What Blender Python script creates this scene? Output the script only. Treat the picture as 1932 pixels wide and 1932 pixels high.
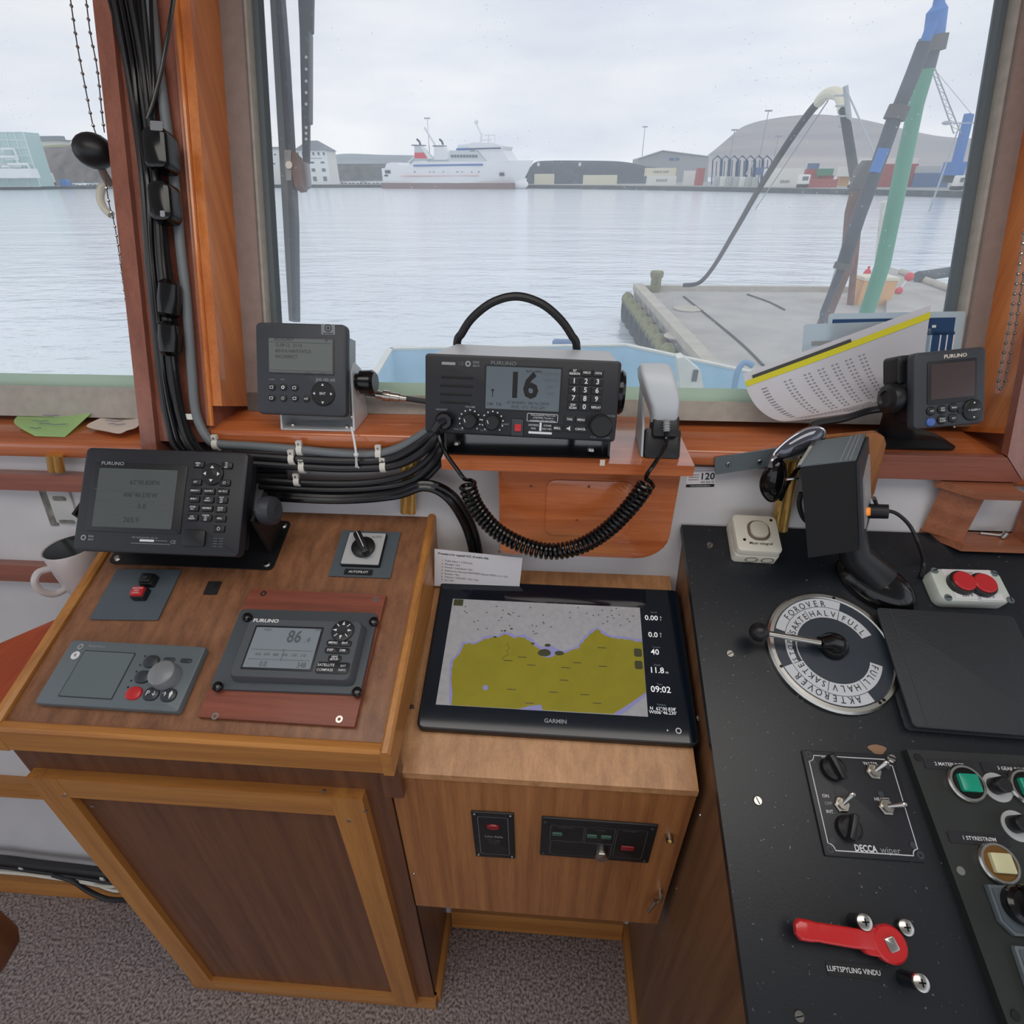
import bpy, math, random
from mathutils import Vector, Matrix, noise
V = Vector
random.seed(7)
SC = bpy.context.scene
for o in list(bpy.data.objects): bpy.data.objects.remove(o)
COL = SC.collection
rad = math.radians
# ------------------------------------------------------------------ camera
FPX = 1020.0
CAM = V((0, 0, 1.6))
_p, _y, _r = rad(31.9), rad(4.1), rad(0.3)
_f = V((-math.sin(_y)*math.cos(_p), math.cos(_y)*math.cos(_p), -math.sin(_p)))
_rt = V((math.cos(_y), math.sin(_y), 0)); _dn = _f.cross(_rt)
CR = math.cos(_r)*_rt + math.sin(_r)*_dn; CD = -math.sin(_r)*_rt + math.cos(_r)*_dn; CF = _f
cam = bpy.data.cameras.new('camera'); cam.sensor_width = 36; cam.lens = 36*FPX/1932
cam.clip_start = .02; cam.clip_end = 8000
co = bpy.data.objects.new('camera', cam); COL.objects.link(co)
co.matrix_world = Matrix(((CR.x, -CD.x, -CF.x, CAM.x), (CR.y, -CD.y, -CF.y, CAM.y), (CR.z, -CD.z, -CF.z, CAM.z), (0, 0, 0, 1)))
SC.camera = co
SC.view_settings.view_transform = 'Standard'
try: SC.view_settings.look = 'None'
except Exception: pass
SC.view_settings.gamma = 1; SC.view_settings.use_curve_mapping = False
SC.view_settings.exposure = EXPO = 0.28
# ------------------------------------------------------------------ overcast sky
wd = bpy.data.worlds.new('overcast_sky'); SC.world = wd; wd.use_nodes = True
nt = wd.node_tree; nt.nodes.clear()
def N(t, **k):
    n = nt.nodes.new(t)
    for a, b in k.items():
        if a.startswith('i_'): n.inputs[int(a[2:]) if a[2:].isdigit() else a[2:]].default_value = b
        else: setattr(n, a, b)
    return n
tc = N('ShaderNodeTexCoord'); mp = N('ShaderNodeMapping'); mp.inputs['Scale'].default_value = (1.3, 1.3, 6.5)
nz = N('ShaderNodeTexNoise'); nz.inputs['Scale'].default_value = 2.1; nz.inputs['Detail'].default_value = 6; nz.inputs['Roughness'].default_value = .55
cr = N('ShaderNodeValToRGB')
cr.color_ramp.elements[0].position = .32; cr.color_ramp.elements[0].color = (.66, .705, .80, 1)
cr.color_ramp.elements[1].position = .68; cr.color_ramp.elements[1].color = (.86, .87, .89, 1)
bg = N('ShaderNodeBackground'); bg.inputs['Strength'].default_value = 1.0
wo = N('ShaderNodeOutputWorld')
for a, b in ((tc.outputs['Generated'], mp.inputs[0]), (mp.outputs[0], nz.inputs[0]), (nz.outputs['Fac'], cr.inputs[0]), (cr.outputs[0], bg.inputs[0]), (bg.outputs[0], wo.inputs[0])): nt.links.new(a, b)
# fill light added above the consoles to brighten the interior (made-up fixture below)
FILL_P = 8.0
la = bpy.data.lights.new('fill_light', 'AREA'); la.shape = 'RECTANGLE'; la.size = 1.8; la.size_y = .6; la.energy = FILL_P; la.color = (1, .95, .88)
lo_ = bpy.data.objects.new('fill_light', la); COL.objects.link(lo_); lo_.location = (0, .12, 2.22)
# ------------------------------------------------------------------ geometry of the place
def ray(u, v): return CR*((u-966)/FPX) + CD*((v-966)/FPX) + CF
def hit(u, v, p, n):
    d = ray(u, v); return CAM + d*((V(p)-CAM).dot(n)/d.dot(n))
def atY(u, v, y): return hit(u, v, (0, y, 0), V((0, 1, 0)))
def atZ(u, v, z): return hit(u, v, (0, 0, z), V((0, 0, 1)))
class Fr:
    """a local frame: x right, y up along the face, z out of the face"""
    def __init__(s, o, x, y):
        s.o = V(o); s.x = V(x).normalized(); s.y = (V(y)-s.x*V(y).dot(s.x)).normalized(); s.z = s.x.cross(s.y)
    def px(s, u, v, h=0):
        P = hit(u, v, s.o+s.z*h, s.z)-s.o; return P.dot(s.x), P.dot(s.y)
    def w(s, x, y, z=0): return s.o+s.x*x+s.y*y+s.z*z
    def m(s): return Matrix(((s.x.x, s.y.x, s.z.x, s.o.x), (s.x.y, s.y.y, s.z.y, s.o.y), (s.x.z, s.y.z, s.z.z, s.o.z), (0, 0, 0, 1)))
    def rc(s, u0, v0, u1, v1, h=0):
        um, vm = (u0+u1)/2, (v0+v1)/2
        c = s.px(um, vm, h); a = s.px(u0, vm, h); b = s.px(u1, vm, h); t = s.px(um, v0, h); d = s.px(um, v1, h)
        return c[0], c[1], abs(b[0]-a[0]), abs(t[1]-d[1])
def slope(y, z, deg, x=0): return Fr((x, y, z), (1, 0, 0), (0, math.cos(rad(deg)), math.sin(rad(deg))))
def euler(pos, yaw, tilt, roll):
    yaw, tilt, roll = rad(yaw), rad(tilt), rad(roll)
    x = V((math.cos(yaw), math.sin(yaw), 0)); b = V((-math.sin(yaw), math.cos(yaw), 0)); y = V((0, 0, 1))*math.cos(tilt)+b*math.sin(tilt)
    return Fr(pos, x*math.cos(roll)+y*math.sin(roll), -x*math.sin(roll)+y*math.cos(roll))
def quadF(P, tl, tr, br, bl, h=0):
    c = [P.w(*P.px(*q, h), h) for q in (tl, tr, br, bl)]
    o = (c[0]+c[1]+c[2]+c[3])/4; x = (c[1]-c[0])+(c[2]-c[3]); y = (c[0]-c[3])+(c[1]-c[2])
    F = Fr(o, x, y); F.W = x.length/2; F.H = y.length/2
    return F
def tang(P, u, v, u2, v2, h=0):
    a = P.w(*P.px(u, v, h), h); b = P.w(*P.px(u2, v2, h), h); x = b-a
    return Fr(a, x, P.z.cross(x))
PL = slope(.422, .968, 20)          # left console top
PM = slope(.442, .884, 20)          # middle console top
PR = slope(.778, 1.102, 24, .229)   # black console top
WA = 21.0                           # forward rake of the windows
WF = Fr((0, .88, 1.25), (1, 0, 0), (0, math.sin(rad(WA)), math.cos(rad(WA))))
WT = .164                           # lean of the wall under the sill
WL = Fr((0, .80-1.22*WT, 0), (1, 0, 0), (0, WT, 1))
def wallY(z): return .80-(1.22-z)*WT
# ------------------------------------------------------------------ materials
def lin(c):
    c = [x/255 for x in c]; return tuple((x/12.92 if x <= .04045 else ((x+.055)/1.055)**2.4) for x in c)+(1,)
MATS = {}
def mat(name, rgb, rough=.5, metal=0, spec=.5, coat=0, var=0, vs=30, bump=0, bs=200, emit=0, stretch=None, rgb2=None, det=3, trans=0, coatr=.08, cut=None):
    """principled material; var mixes towards rgb2 (or a darker tone) with noise, bump adds fine relief"""
    m = bpy.data.materials.new(name); m.use_nodes = True; t = m.node_tree; b = t.nodes['Principled BSDF']
    c = lin(rgb); b.inputs['Base Color'].default_value = c; b.inputs['Roughness'].default_value = rough; b.inputs['Metallic'].default_value = metal
    b.inputs['Specular IOR Level'].default_value = spec; b.inputs['Coat Weight'].default_value = coat; b.inputs['Coat Roughness'].default_value = coatr
    if trans: b.inputs['Transmission Weight'].default_value = trans
    if emit: b.inputs['Emission Color'].default_value = c; b.inputs['Emission Strength'].default_value = emit
    if var or bump:
        tc = t.nodes.new('ShaderNodeTexCoord'); mp = t.nodes.new('ShaderNodeMapping'); t.links.new(tc.outputs['Object'], mp.inputs[0])
        mp.inputs['Scale'].default_value = stretch or (1, 1, 1)
    if var:
        n = t.nodes.new('ShaderNodeTexNoise'); n.inputs['Scale'].default_value = vs; n.inputs['Detail'].default_value = det
        t.links.new(mp.outputs[0], n.inputs[0])
        r = t.nodes.new('ShaderNodeValToRGB'); lo, hi = cut or (.5-.22, .5+.22)
        r.color_ramp.elements[0].position = lo; r.color_ramp.elements[1].position = hi
        c2 = lin(rgb2) if rgb2 else tuple(x*(1-var) for x in c[:3])+(1,)
        r.color_ramp.elements[0].color = c; r.color_ramp.elements[1].color = c2
        t.links.new(n.outputs['Fac'], r.inputs[0]); t.links.new(r.outputs[0], b.inputs['Base Color'])
        if emit: t.links.new(r.outputs[0], b.inputs['Emission Color'])
    if bump:
        n2 = t.nodes.new('ShaderNodeTexNoise'); n2.inputs['Scale'].default_value = bs; n2.inputs['Detail'].default_value = 3
        t.links.new(mp.outputs[0], n2.inputs[0]); bp = t.nodes.new('ShaderNodeBump'); bp.inputs['Strength'].default_value = bump; bp.inputs['Distance'].default_value = .002
        t.links.new(n2.outputs['Fac'], bp.inputs['Height']); t.links.new(bp.outputs[0], b.inputs['Normal'])
    MATS[name] = m; return m
def wood(name, c1, c2, axis='y', rough=.4, coat=0, fine=1.0, bump=.12, coatr=.12):
    """grain runs along the axis"""
    m = bpy.data.materials.new(name); m.use_nodes = True; t = m.node_tree; b = t.nodes['Principled BSDF']
    tc = t.nodes.new('ShaderNodeTexCoord'); L = t.links.new
    k = {'x': (2.2, 60, 60), 'y': (60, 2.2, 60), 'z': (60, 60, 2.2)}[axis]
    def ns(sc, det, mul, dist=0):
        mp = t.nodes.new('ShaderNodeMapping'); mp.inputs['Scale'].default_value = [a*mul for a in k]; L(tc.outputs['Object'], mp.inputs[0])
        n = t.nodes.new('ShaderNodeTexNoise'); n.inputs['Scale'].default_value = sc; n.inputs['Detail'].default_value = det; n.inputs['Distortion'].default_value = dist
        L(mp.outputs[0], n.inputs[0]); return n
    n1 = ns(.8, 4, fine, .25); n2 = ns(5, 3, 1.3*fine)
    mx = t.nodes.new('ShaderNodeMath'); mx.operation = 'MULTIPLY_ADD'; mx.inputs[1].default_value = .45
    L(n2.outputs['Fac'], mx.inputs[0]); L(n1.outputs['Fac'], mx.inputs[2])
    r = t.nodes.new('ShaderNodeValToRGB'); r.color_ramp.elements[0].position = .5; r.color_ramp.elements[1].position = .95
    r.color_ramp.elements[0].color = lin(c1); r.color_ramp.elements[1].color = lin(c2); L(mx.outputs[0], r.inputs[0]); L(r.outputs[0], b.inputs['Base Color'])
    b.inputs['Roughness'].default_value = rough; b.inputs['Coat Weight'].default_value = coat; b.inputs['Coat Roughness'].default_value = coatr
    bp = t.nodes.new('ShaderNodeBump'); bp.inputs['Strength'].default_value = bump; bp.inputs['Distance'].default_value = .001; L(n2.outputs['Fac'], bp.inputs['Height']); L(bp.outputs[0], b.inputs['Normal'])
    MATS[name] = m; return m
# ------------------------------------------------------------------ mesh builder
class B:
    def __init__(s, M=None): s.v = []; s.f = []; s.M = M
    def add(s, vs, fs):
        k = len(s.v); s.v += [V(p) for p in vs]; s.f += [tuple(i+k for i in q) for q in fs]; return s
    def box(s, x0, x1, y0, y1, z0, z1):
        return s.add([(x, y, z) for x in (x0, x1) for y in (y0, y1) for z in (z0, z1)],
                     [(0, 1, 3, 2), (4, 6, 7, 5), (0, 4, 5, 1), (2, 3, 7, 6), (0, 2, 6, 4), (1, 5, 7, 3)])
    def hexa(s, bot, top):
        n = len(bot); return s.add(list(bot)+list(top), [tuple(range(n))[::-1], tuple(range(n, 2*n))]+[(i, (i+1) % n, (i+1) % n+n, i+n) for i in range(n)])
    def layers(s, ls, cap=True):
        n = len(ls[0]); vs = [p for l in ls for p in l]; fs = []
        for j in range(len(ls)-1):
            fs += [(j*n+i, j*n+(i+1) % n, (j+1)*n+(i+1) % n, (j+1)*n+i) for i in range(n)]
        if cap: fs += [tuple(range(n))[::-1], tuple(range((len(ls)-1)*n, len(ls)*n))]
        return s.add(vs, fs)
    @staticmethod
    def rr(w, h, r, n=4):
        r = max(1e-5, min(r, w/2-1e-5, h/2-1e-5)); o = []
        for k, (sx, sy) in enumerate(((1, 1), (-1, 1), (-1, -1), (1, -1))):
            for i in range(n+1):
                a = math.pi/2*(k+i/n); o.append((sx*(w/2-r)+r*math.cos(a), sy*(h/2-r)+r*math.sin(a)))
        return o
    def rp(s, cx, cy, w, h, r, z0, z1, b=0, n=4, rot=0):
        c, q = math.cos(rot), math.sin(rot)
        def lay(d, z): return [(cx+x*c-y*q, cy+x*q+y*c, z) for x, y in B.rr(w-2*d, h-2*d, r-d if r > d else .3*r, n)]
        return s.layers([lay(0, z0), lay(0, z1)] if not b else [lay(0, z0), lay(0, z1-b), lay(b*.3, z1-b*.3), lay(b, z1)])
    def cyl(s, p0, p1, r0, r1=None, n=16, cap=True):
        p0, p1 = V(p0), V(p1); r1 = r0 if r1 is None else r1; d = (p1-p0).normalized(); a = d.orthogonal().normalized(); b = d.cross(a)
        return s.layers([[p+(a*math.cos(t)+b*math.sin(t))*r for t in [2*math.pi*i/n for i in range(n)]] for p, r in ((p0, r0), (p1, r1))], cap)
    def lathe(s, prof, o=(0, 0, 0), n=24, sx=1, sy=1, M=None):
        o = V(o)
        ls = [[o+V((sx*r*math.cos(t), sy*r*math.sin(t), z)) for t in [2*math.pi*i/n for i in range(n)]] for r, z in prof]
        if M: ls = [[M @ p for p in l] for l in ls]
        return s.layers(ls)
    def ball(s, c, r, n=14, sc=(1, 1, 1)):
        c = V(c); m = n//2
        return s.layers([[c+V((sc[0]*r*math.sin(a)*math.cos(t), sc[1]*r*math.sin(a)*math.sin(t), -sc[2]*r*math.cos(a))) for t in [2*math.pi*i/n for i in range(n)]] for a in [math.pi*(j+.02*(j == 0)-.02*(j == m))/m for j in range(m+1)]])
    def tube(s, pts, r, n=8, closed=False):
        pts = [V(p) for p in pts]; ls = []; up = None; m = len(pts)
        for i, p in enumerate(pts):
            d = (pts[(i+1) % m]-pts[i-1]) if closed else (pts[min(i+1, m-1)]-pts[max(i-1, 0)])
            d = d.normalized() if d.length > 1e-9 else V((0, 0, 1))
            up = d.orthogonal().normalized() if up is None else (up-d*up.dot(d)).normalized()
            b = d.cross(up); q = r[i] if isinstance(r, (list, tuple)) else r
            ls.append([p+(up*math.cos(t)+b*math.sin(t))*q for t in [2*math.pi*k/n for k in range(n)]])
        if closed: ls.append(ls[0])
        return s.layers(ls, not closed)
    def prism(s, pts, z0, z1):
        a = sum(pts[i][0]*pts[(i+1) % len(pts)][1]-pts[(i+1) % len(pts)][0]*pts[i][1] for i in range(len(pts)))
        if a < 0: pts = pts[::-1]
        return s.layers([[(x, y, z0) for x, y in pts], [(x, y, z1) for x, y in pts]])
    def flat(s, pts): return s.add(pts, [tuple(range(len(pts)))])
    def ring(s, c, r0, r1, z, a0=0, a1=360, n=48, z0=None):
        A = [rad(a0+(a1-a0)*i/n) for i in range(n+1)]
        o = [(c[0]+r1*math.cos(a), c[1]+r1*math.sin(a)) for a in A]; i_ = [(c[0]+r0*math.cos(a), c[1]+r0*math.sin(a)) for a in A]
        vs = [(x, y, z) for x, y in i_]+[(x, y, z) for x, y in o]; k = n+1; fs = [(i, i+k, i+1+k, i+1) for i in range(n)]
        if z0 is not None:
            vs += [(x, y, z0) for x, y in i_]+[(x, y, z0) for x, y in o]
            fs += [(i+2*k, i+1+2*k, i+1+3*k, i+3*k) for i in range(n)]+[(i+k, i+3*k, i+1+3*k, i+1+k) for i in range(n)]+[(i, i+1, i+1+2*k, i+2*k) for i in range(n)]
            if a1-a0 < 360: fs += [(0, 2*k, 3*k, k), (n, n+k, n+3*k, n+2*k)]
        return s.add(vs, fs)
    def build(s, name, m, parent=None, fr=None, smooth=True, sharp=.6):
        me = bpy.data.meshes.new(name); vs = [s.M @ p for p in s.v] if s.M else s.v
        me.from_pydata([tuple(p) for p in vs], [], s.f); me.validate()
        o = bpy.data.objects.new(name, me); COL.objects.link(o)
        me.materials.append(m if not isinstance(m, str) else MATS[m])
        if smooth: me.shade_smooth(); me.set_sharp_from_angle(angle=sharp)
        if parent is not None: o.parent = parent
        if fr is not None:
            o.matrix_world = fr.m() if isinstance(fr, Fr) else (fr if isinstance(fr, Matrix) else Matrix.Translation(fr))
        return o
def tag(o, label, cat, group=None):
    o['label'] = label; o['category'] = cat
    if group: o['group'] = group
    return o
def thing(name, label, cat, fr=(0, 0, 0), group=None):
    o = bpy.data.objects.new(name, None); COL.objects.link(o); o.empty_display_size = .02
    o.matrix_world = fr.m() if isinstance(fr, Fr) else Matrix.Translation(fr)
    return tag(o, label, cat, group)
def struct(o): o['kind'] = 'structure'; return o
def inv(o): return o.matrix_world.inverted()
def copy_tree(o, parent=None):
    c = o.copy(); COL.objects.link(c); c.parent = parent
    for ch in [q for q in bpy.data.objects if q.parent == o]: copy_tree(ch, c)
    return c
def spline(pts, k=8):
    pts = [V(p) for p in pts]; out = []; n = len(pts)
    for i in range(n-1):
        p0, p1, p2, p3 = pts[max(i-1, 0)], pts[i], pts[i+1], pts[min(i+2, n-1)]
        for j in range(k):
            t = j/k; out.append(.5*((2*p1)+(p2-p0)*t+(2*p0-5*p1+4*p2-p3)*t*t+(3*p1-p0-3*p2+p3)*t**3))
    return out+[pts[-1]]
TEXTS = []
def T(parent, s, x, y, size, z, m, al='CENTER', rot=0, sx=1.0, bold=0, M=None, sy=1.0):
    TEXTS.append((parent, s, x, y, size, z, m, al, rot, sx, bold, M, sy))
def flush_texts():
    tmp = []
    for e in TEXTS:
        c = bpy.data.curves.new('t', 'FONT'); c.body = e[1]; c.size = e[4]; c.align_x = e[7]; c.align_y = 'CENTER'; c.resolution_u = 2; c.offset = e[10]*e[4]
        o = bpy.data.objects.new('t', c); COL.objects.link(o); tmp.append(o)
    bpy.context.view_layer.update(); dg = bpy.context.evaluated_depsgraph_get(); groups = {}
    for e, o in zip(TEXTS, tmp):
        me = bpy.data.meshes.new_from_object(o.evaluated_get(dg))
        M = Matrix.Translation((e[2], e[3], e[5])) @ Matrix.Rotation(e[8], 4, 'Z') @ Matrix.Diagonal((e[9], e[12], 1, 1))
        if e[11]: M = e[11] @ M
        b = groups.setdefault((e[0].name, e[6], len(groups)), (e[0], B()))[1]
        b.add([M @ v.co for v in me.vertices], [tuple(p.vertices) for p in me.polygons]); bpy.data.meshes.remove(me)
    for o in tmp:
        c = o.data; bpy.data.objects.remove(o); bpy.data.curves.remove(c)
    for (pn, m, _), (p, b) in groups.items(): b.build('lettering', m, p, smooth=False)
def screw(parent, x, y, z, r=.004, m='steel', slot=True, name='screw'):
    b = B().lathe([(r, z), (r, z+r*.25), (r*.75, z+r*.5)], (x, y, 0), 12); o = b.build(name, m, parent)
    if slot:
        a = random.random()*3.1; B().rp(x, y, r*1.5, r*.3, .0001, z+r*.45, z+r*.53, n=1, rot=a).build('screw_slot', 'black_gloss', o, smooth=False)
    return o
# ------------------------------------------------------------------ material set
wood('mahogany_x', (208, 122, 72), (172, 88, 46), 'x', .25, 1, coatr=.05)
wood('mahogany_z', (218, 132, 64), (186, 100, 46), 'z', .28, .8, coatr=.08)
wood('redbrown_z', (160, 100, 82), (130, 76, 60), 'z', .36, .35)
wood('redbrown_y', (160, 100, 82), (130, 76, 60), 'y', .38, .25)
wood('redbrown_x', (160, 98, 80), (130, 74, 58), 'x', .35, .3)
wood('teak_y', (152, 104, 72), (114, 74, 50), 'y', .42, .1, 1.5)
wood('teak_pale_y', (204, 152, 104), (168, 118, 76), 'y', .42, .1, 1.5)
wood('teak_z', (180, 120, 70), (140, 86, 48), 'z', .42, .1, 1.3)
wood('oak_x', (198, 136, 68), (162, 104, 50), 'x', .4, .15)
wood('oak_y', (198, 136, 68), (162, 104, 50), 'y', .4, .15)
wood('oak_z', (198, 136, 68), (162, 104, 50), 'z', .4, .15)
wood('walnut_z', (124, 80, 54), (94, 57, 38), 'z', .42, .1)
wood('side_z', (130, 92, 62), (102, 68, 44), 'z', .5)
wood('board_red_x', (150, 80, 60), (118, 60, 44), 'x', .45, .1, 1.4)
wood('ledge_red', (196, 92, 50), (150, 62, 34), 'y', .25, .6)
wood('holder_x', (176, 112, 80), (136, 80, 56), 'x', .4, .15)
mat('white_wall', (214, 212, 214), .55, var=.12, vs=9, bump=.1, bs=60)
mat('white_frame', (182, 174, 164), .6, var=.18, vs=60, bump=.35, bs=90)
mat('brown_frame', (150, 132, 126), .6, var=.15, vs=60, bump=.3, bs=90)
mat('green_frame', (180, 206, 188), .5)
mat('rubber_seal', (96, 104, 108), .6); mat('silver_paint', (196, 198, 200), .35, .2); mat('bracket_white', (216, 216, 218), .25, .2)
mat('carpet', (178, 166, 164), .95, spec=.1, var=1, vs=170, rgb2=(100, 90, 88), det=4, bump=1.0, bs=260, cut=(.36, .64))
mat('ceiling_white', (225, 222, 216), .6)
mat('console_black', (27, 31, 37), .36, spec=.5, var=1, vs=240, rgb2=(110, 114, 116), cut=(.715, .75), det=2, bump=.05, bs=400)
mat('console_green', (40, 45, 43), .5, var=.3, vs=20)
mat('char', (56, 59, 66), .5); mat('char_dark', (30, 31, 38), .45); mat('black_plastic', (24, 25, 28), .4)
mat('black_gloss', (14, 14, 16), .15); mat('black_matte', (16, 16, 18), .7); mat('rubber', (30, 30, 34), .38)
mat('plate_grey', (82, 92, 100), .4); mat('unit_grey', (100, 110, 116), .42); mat('unit_btn', (52, 58, 64), .35); mat('knob_grey', (128, 132, 136), .3)
mat('steel', (200, 198, 192), .25, 1); mat('chrome', (232, 232, 236), .08, 1); mat('brass', (226, 186, 112), .22, .75); mat('alu', (150, 154, 158), .4, 1)
mat('nickel', (196, 192, 184), .22, 1, var=.2, vs=200)
mat('white_ink', (226, 228, 230), .6); mat('grey_ink', (150, 154, 158), .6); mat('dim_ink', (104, 108, 112), .6); mat('black_ink', (22, 22, 26), .7); mat('blue_ink', (70, 90, 150), .6)
mat('clip_white', (226, 222, 214), .5); mat('tie_white', (232, 232, 236), .4)
mat('lcd_grey', (112, 118, 116), .18); mat('lcd_dark', (88, 94, 94), .2); mat('lcd_blue', (134, 144, 152), .2); mat('lcd_vhf', (98, 108, 116), .18); mat('lcd_brown', (74, 60, 60), .15); mat('lcd_ink', (52, 56, 58), .4); mat('lcd_ink2', (92, 98, 98), .4); mat('lcd_ink3', (84, 92, 98), .4); mat('lcd_unit', (106, 116, 120), .2)
mat('red_btn', (196, 44, 48), .3); mat('red_dark', (140, 28, 38), .3); mat('red_paint', (206, 40, 42), .25, coat=.4); mat('blue_btn', (74, 104, 178), .35); mat('green_lens', (24, 150, 122), .2, emit=.05); mat('green_small', (62, 100, 84), .4)
mat('yellow_lens', (214, 210, 168), .3); mat('amber', (120, 84, 30), .3); mat('orange_lamp', (240, 140, 50), .4, emit=.4)

def paper_mat(name, rgb, tr):
    m = mat(name, rgb, .8); t = m.node_tree; b = t.nodes['Principled BSDF']; o = [n for n in t.nodes if n.type == 'OUTPUT_MATERIAL'][0]
    tl = t.nodes.new('ShaderNodeBsdfTranslucent'); tl.inputs['Color'].default_value = lin(rgb); mx = t.nodes.new('ShaderNodeMixShader'); mx.inputs[0].default_value = tr
    t.links.new(b.outputs[0], mx.inputs[1]); t.links.new(tl.outputs[0], mx.inputs[2]); t.links.new(mx.outputs[0], o.inputs[0]); return m
mat('paper', (226, 224, 228), .8); mat('paper_warm', (226, 212, 200), .8); paper_mat('note_green', (182, 222, 150), .2); mat('yellow_print', (214, 206, 40), .7); mat('dark_print', (64, 66, 62), .7)
paper_mat('card_white', (220, 230, 236), .6); paper_mat('card_blue', (60, 96, 142), .45); paper_mat('card_film', (200, 214, 224), .6)
mat('ivory_box', (222, 218, 204), .4); mat('pale_box', (206, 212, 204), .45); mat('white_ceramic', (206, 200, 200), .12, coat=.3); mat('dark_glaze', (24, 34, 34), .15)
mat('handset_grey', (196, 202, 208), .35); mat('radio_top', (190, 194, 200), .4); mat('grey_side', (170, 180, 188), .4)
mat('conduit', (112, 118, 122), .45)
mat('lens_dark', (20, 18, 20), .05); mat('pale_panel', (168, 166, 166), .35); mat('book_cover', (44, 48, 52), .55, bump=.3, bs=300)
# ------------------------------------------------------------------ room shell
fl = struct(B().box(-2.6, 2.6, -3.0, .62, -.05, 0).build('floor', 'carpet', smooth=False))
b = B()
y0, y1 = wallY(0), wallY(1.2)
b.hexa([(-2.6, y0, 0), (2.6, y0, 0), (2.6, y0+.06, 0), (-2.6, y0+.06, 0)], [(-2.6, y1, 1.2), (2.6, y1, 1.2), (2.6, y1+.06, 1.2), (-2.6, y1+.06, 1.2)])
wf = struct(b.build('wall_front', 'white_wall', smooth=False))
b = B(); a = WF.w(-2.6, .74, 0); c = WF.w(-2.6, .74, .10)
b.hexa([(-2.6, a.y, a.z), (2.6, a.y, a.z), (2.6, c.y, c.z), (-2.6, c.y, c.z)], [(-2.6, a.y+.13, 2.28), (2.6, a.y+.13, 2.28), (2.6, c.y+.1, 2.28), (-2.6, c.y+.1, 2.28)])
struct(b.build('trim_1', 'mahogany_x', smooth=False))
struct(B().box(-2.6, 2.6, -3.0, 1.32, 2.28, 2.34).build('ceiling', 'ceiling_white', smooth=False))
# side walls: low wall and posts with open window bays, wheelhouse aft side open to the daylight
for nm, x in (('wall_left', -2.6), ('wall_right', 2.6)):
    w = B().box(x-.03, x+.03, -3.0, .78, 0, 1.1)
    for yy in (-3.0, -1.3, .5): w.box(x-.03, x+.03, yy, yy+.12, 1.1, 2.28)
    struct(w.build(nm, 'white_wall', smooth=False))
# sills
def sill(name, x0, x1, yf, yb, z1, th, m='mahogany_x'):
    b = B(); r = .006
    prof = [(yf, z1-th), (yf-.002, z1-th+.004), (yf-.002, z1-r), (yf, z1-r*.35), (yf+r*.6, z1), (yb, z1), (yb, z1-th)]
    b.layers([[(x0, y, z) for y, z in prof], [(x1, y, z) for y, z in prof]])
    return struct(b.build(name, m))
sill('trim_2', -.548, .12, .782, .915, 1.250, .026)
s3 = sill('trim_3', .12, .684, .782, .915, 1.2372, .026)
sill('trim_19', .90, 2.6, .782, .915, 1.2372, .026)
sill('trim_4', -2.6, -.655, .775, .90, 1.2225, .026)
# pillar between the two windows
pil = B()
def wfbox(b, x0, x1, u0, u1, w0, w1):
    return b.hexa([WF.w(x0, u0, w0), WF.w(x1, u0, w0), WF.w(x1, u0, w1), WF.w(x0, u0, w1)], [WF.w(x0, u1, w0), WF.w(x1, u1, w0), WF.w(x1, u1, w1), WF.w(x0, u1, w1)])
wfbox(pil, -.640, -.548, -.055, .76, -.02, .088)
p_ = struct(pil.build('trim_5', 'redbrown_z', smooth=False)); 
wfbox(B(), 0, 0, 0, 0, 0, 0)
b = B(); wfbox(b, -.664, -.638, -.082, .76, -.02, .098); struct(b.build('trim_6', 'redbrown_z', smooth=False))
b = B(); wfbox(b, -.548, -.527, .004, .76, -.02, .088); struct(b.build('trim_7', 'mahogany_z', smooth=False))
b = B(); b.tube([WF.w(-.546, u, .090) for u in (-.028, .2, .4, .76)], .004, 8); struct(b.build('trim_8', 'mahogany_z'))
b = B(); b.tube([WF.w(-.552, u, .089) for u in (-.028, .2, .4, .76)], .0035, 8); struct(b.build('trim_9', 'redbrown_z'))
# right jamb and mitred casing
b = B(); wfbox(b, .684, .706, -.012, .76, -.02, .088); struct(b.build('trim_10', 'mahogany_z', smooth=False))
b = B(); wfbox(b, .706, .90, -.06, .76, -.02, .07); struct(b.build('trim_11', 'redbrown_z', smooth=False))
yc = .772
b = B(); b.hexa([(.478, yc, 1.201), (.722, yc, 1.201), (.682, yc, 1.241), (.478, yc, 1.241)], [(.478, yc+.012, 1.201), (.722, yc+.012, 1.201), (.682, yc+.012, 1.241), (.478, yc+.012, 1.241)])
struct(b.build('trim_12', 'redbrown_x', smooth=False))
q0 = V((.682, yc, 1.241)); q1 = V((.722, yc, 1.201))
b = B(); up = WF.y
b.hexa([q0+up*.002, q1+up*.002, q1+up*.002+V((0, .014, 0)), q0+up*.002+V((0, .014, 0))], [q0+up*.7, q1+up*.75, q1+up*.75+V((0, .014, 0)), q0+up*.7+V((0, .014, 0))])
struct(b.build('trim_13', 'redbrown_z', smooth=False))
b = B(); b.box(.684, .90, .786, .93, 1.19, 1.236); struct(b.build('trim_18', 'mahogany_x', smooth=False))
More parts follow.
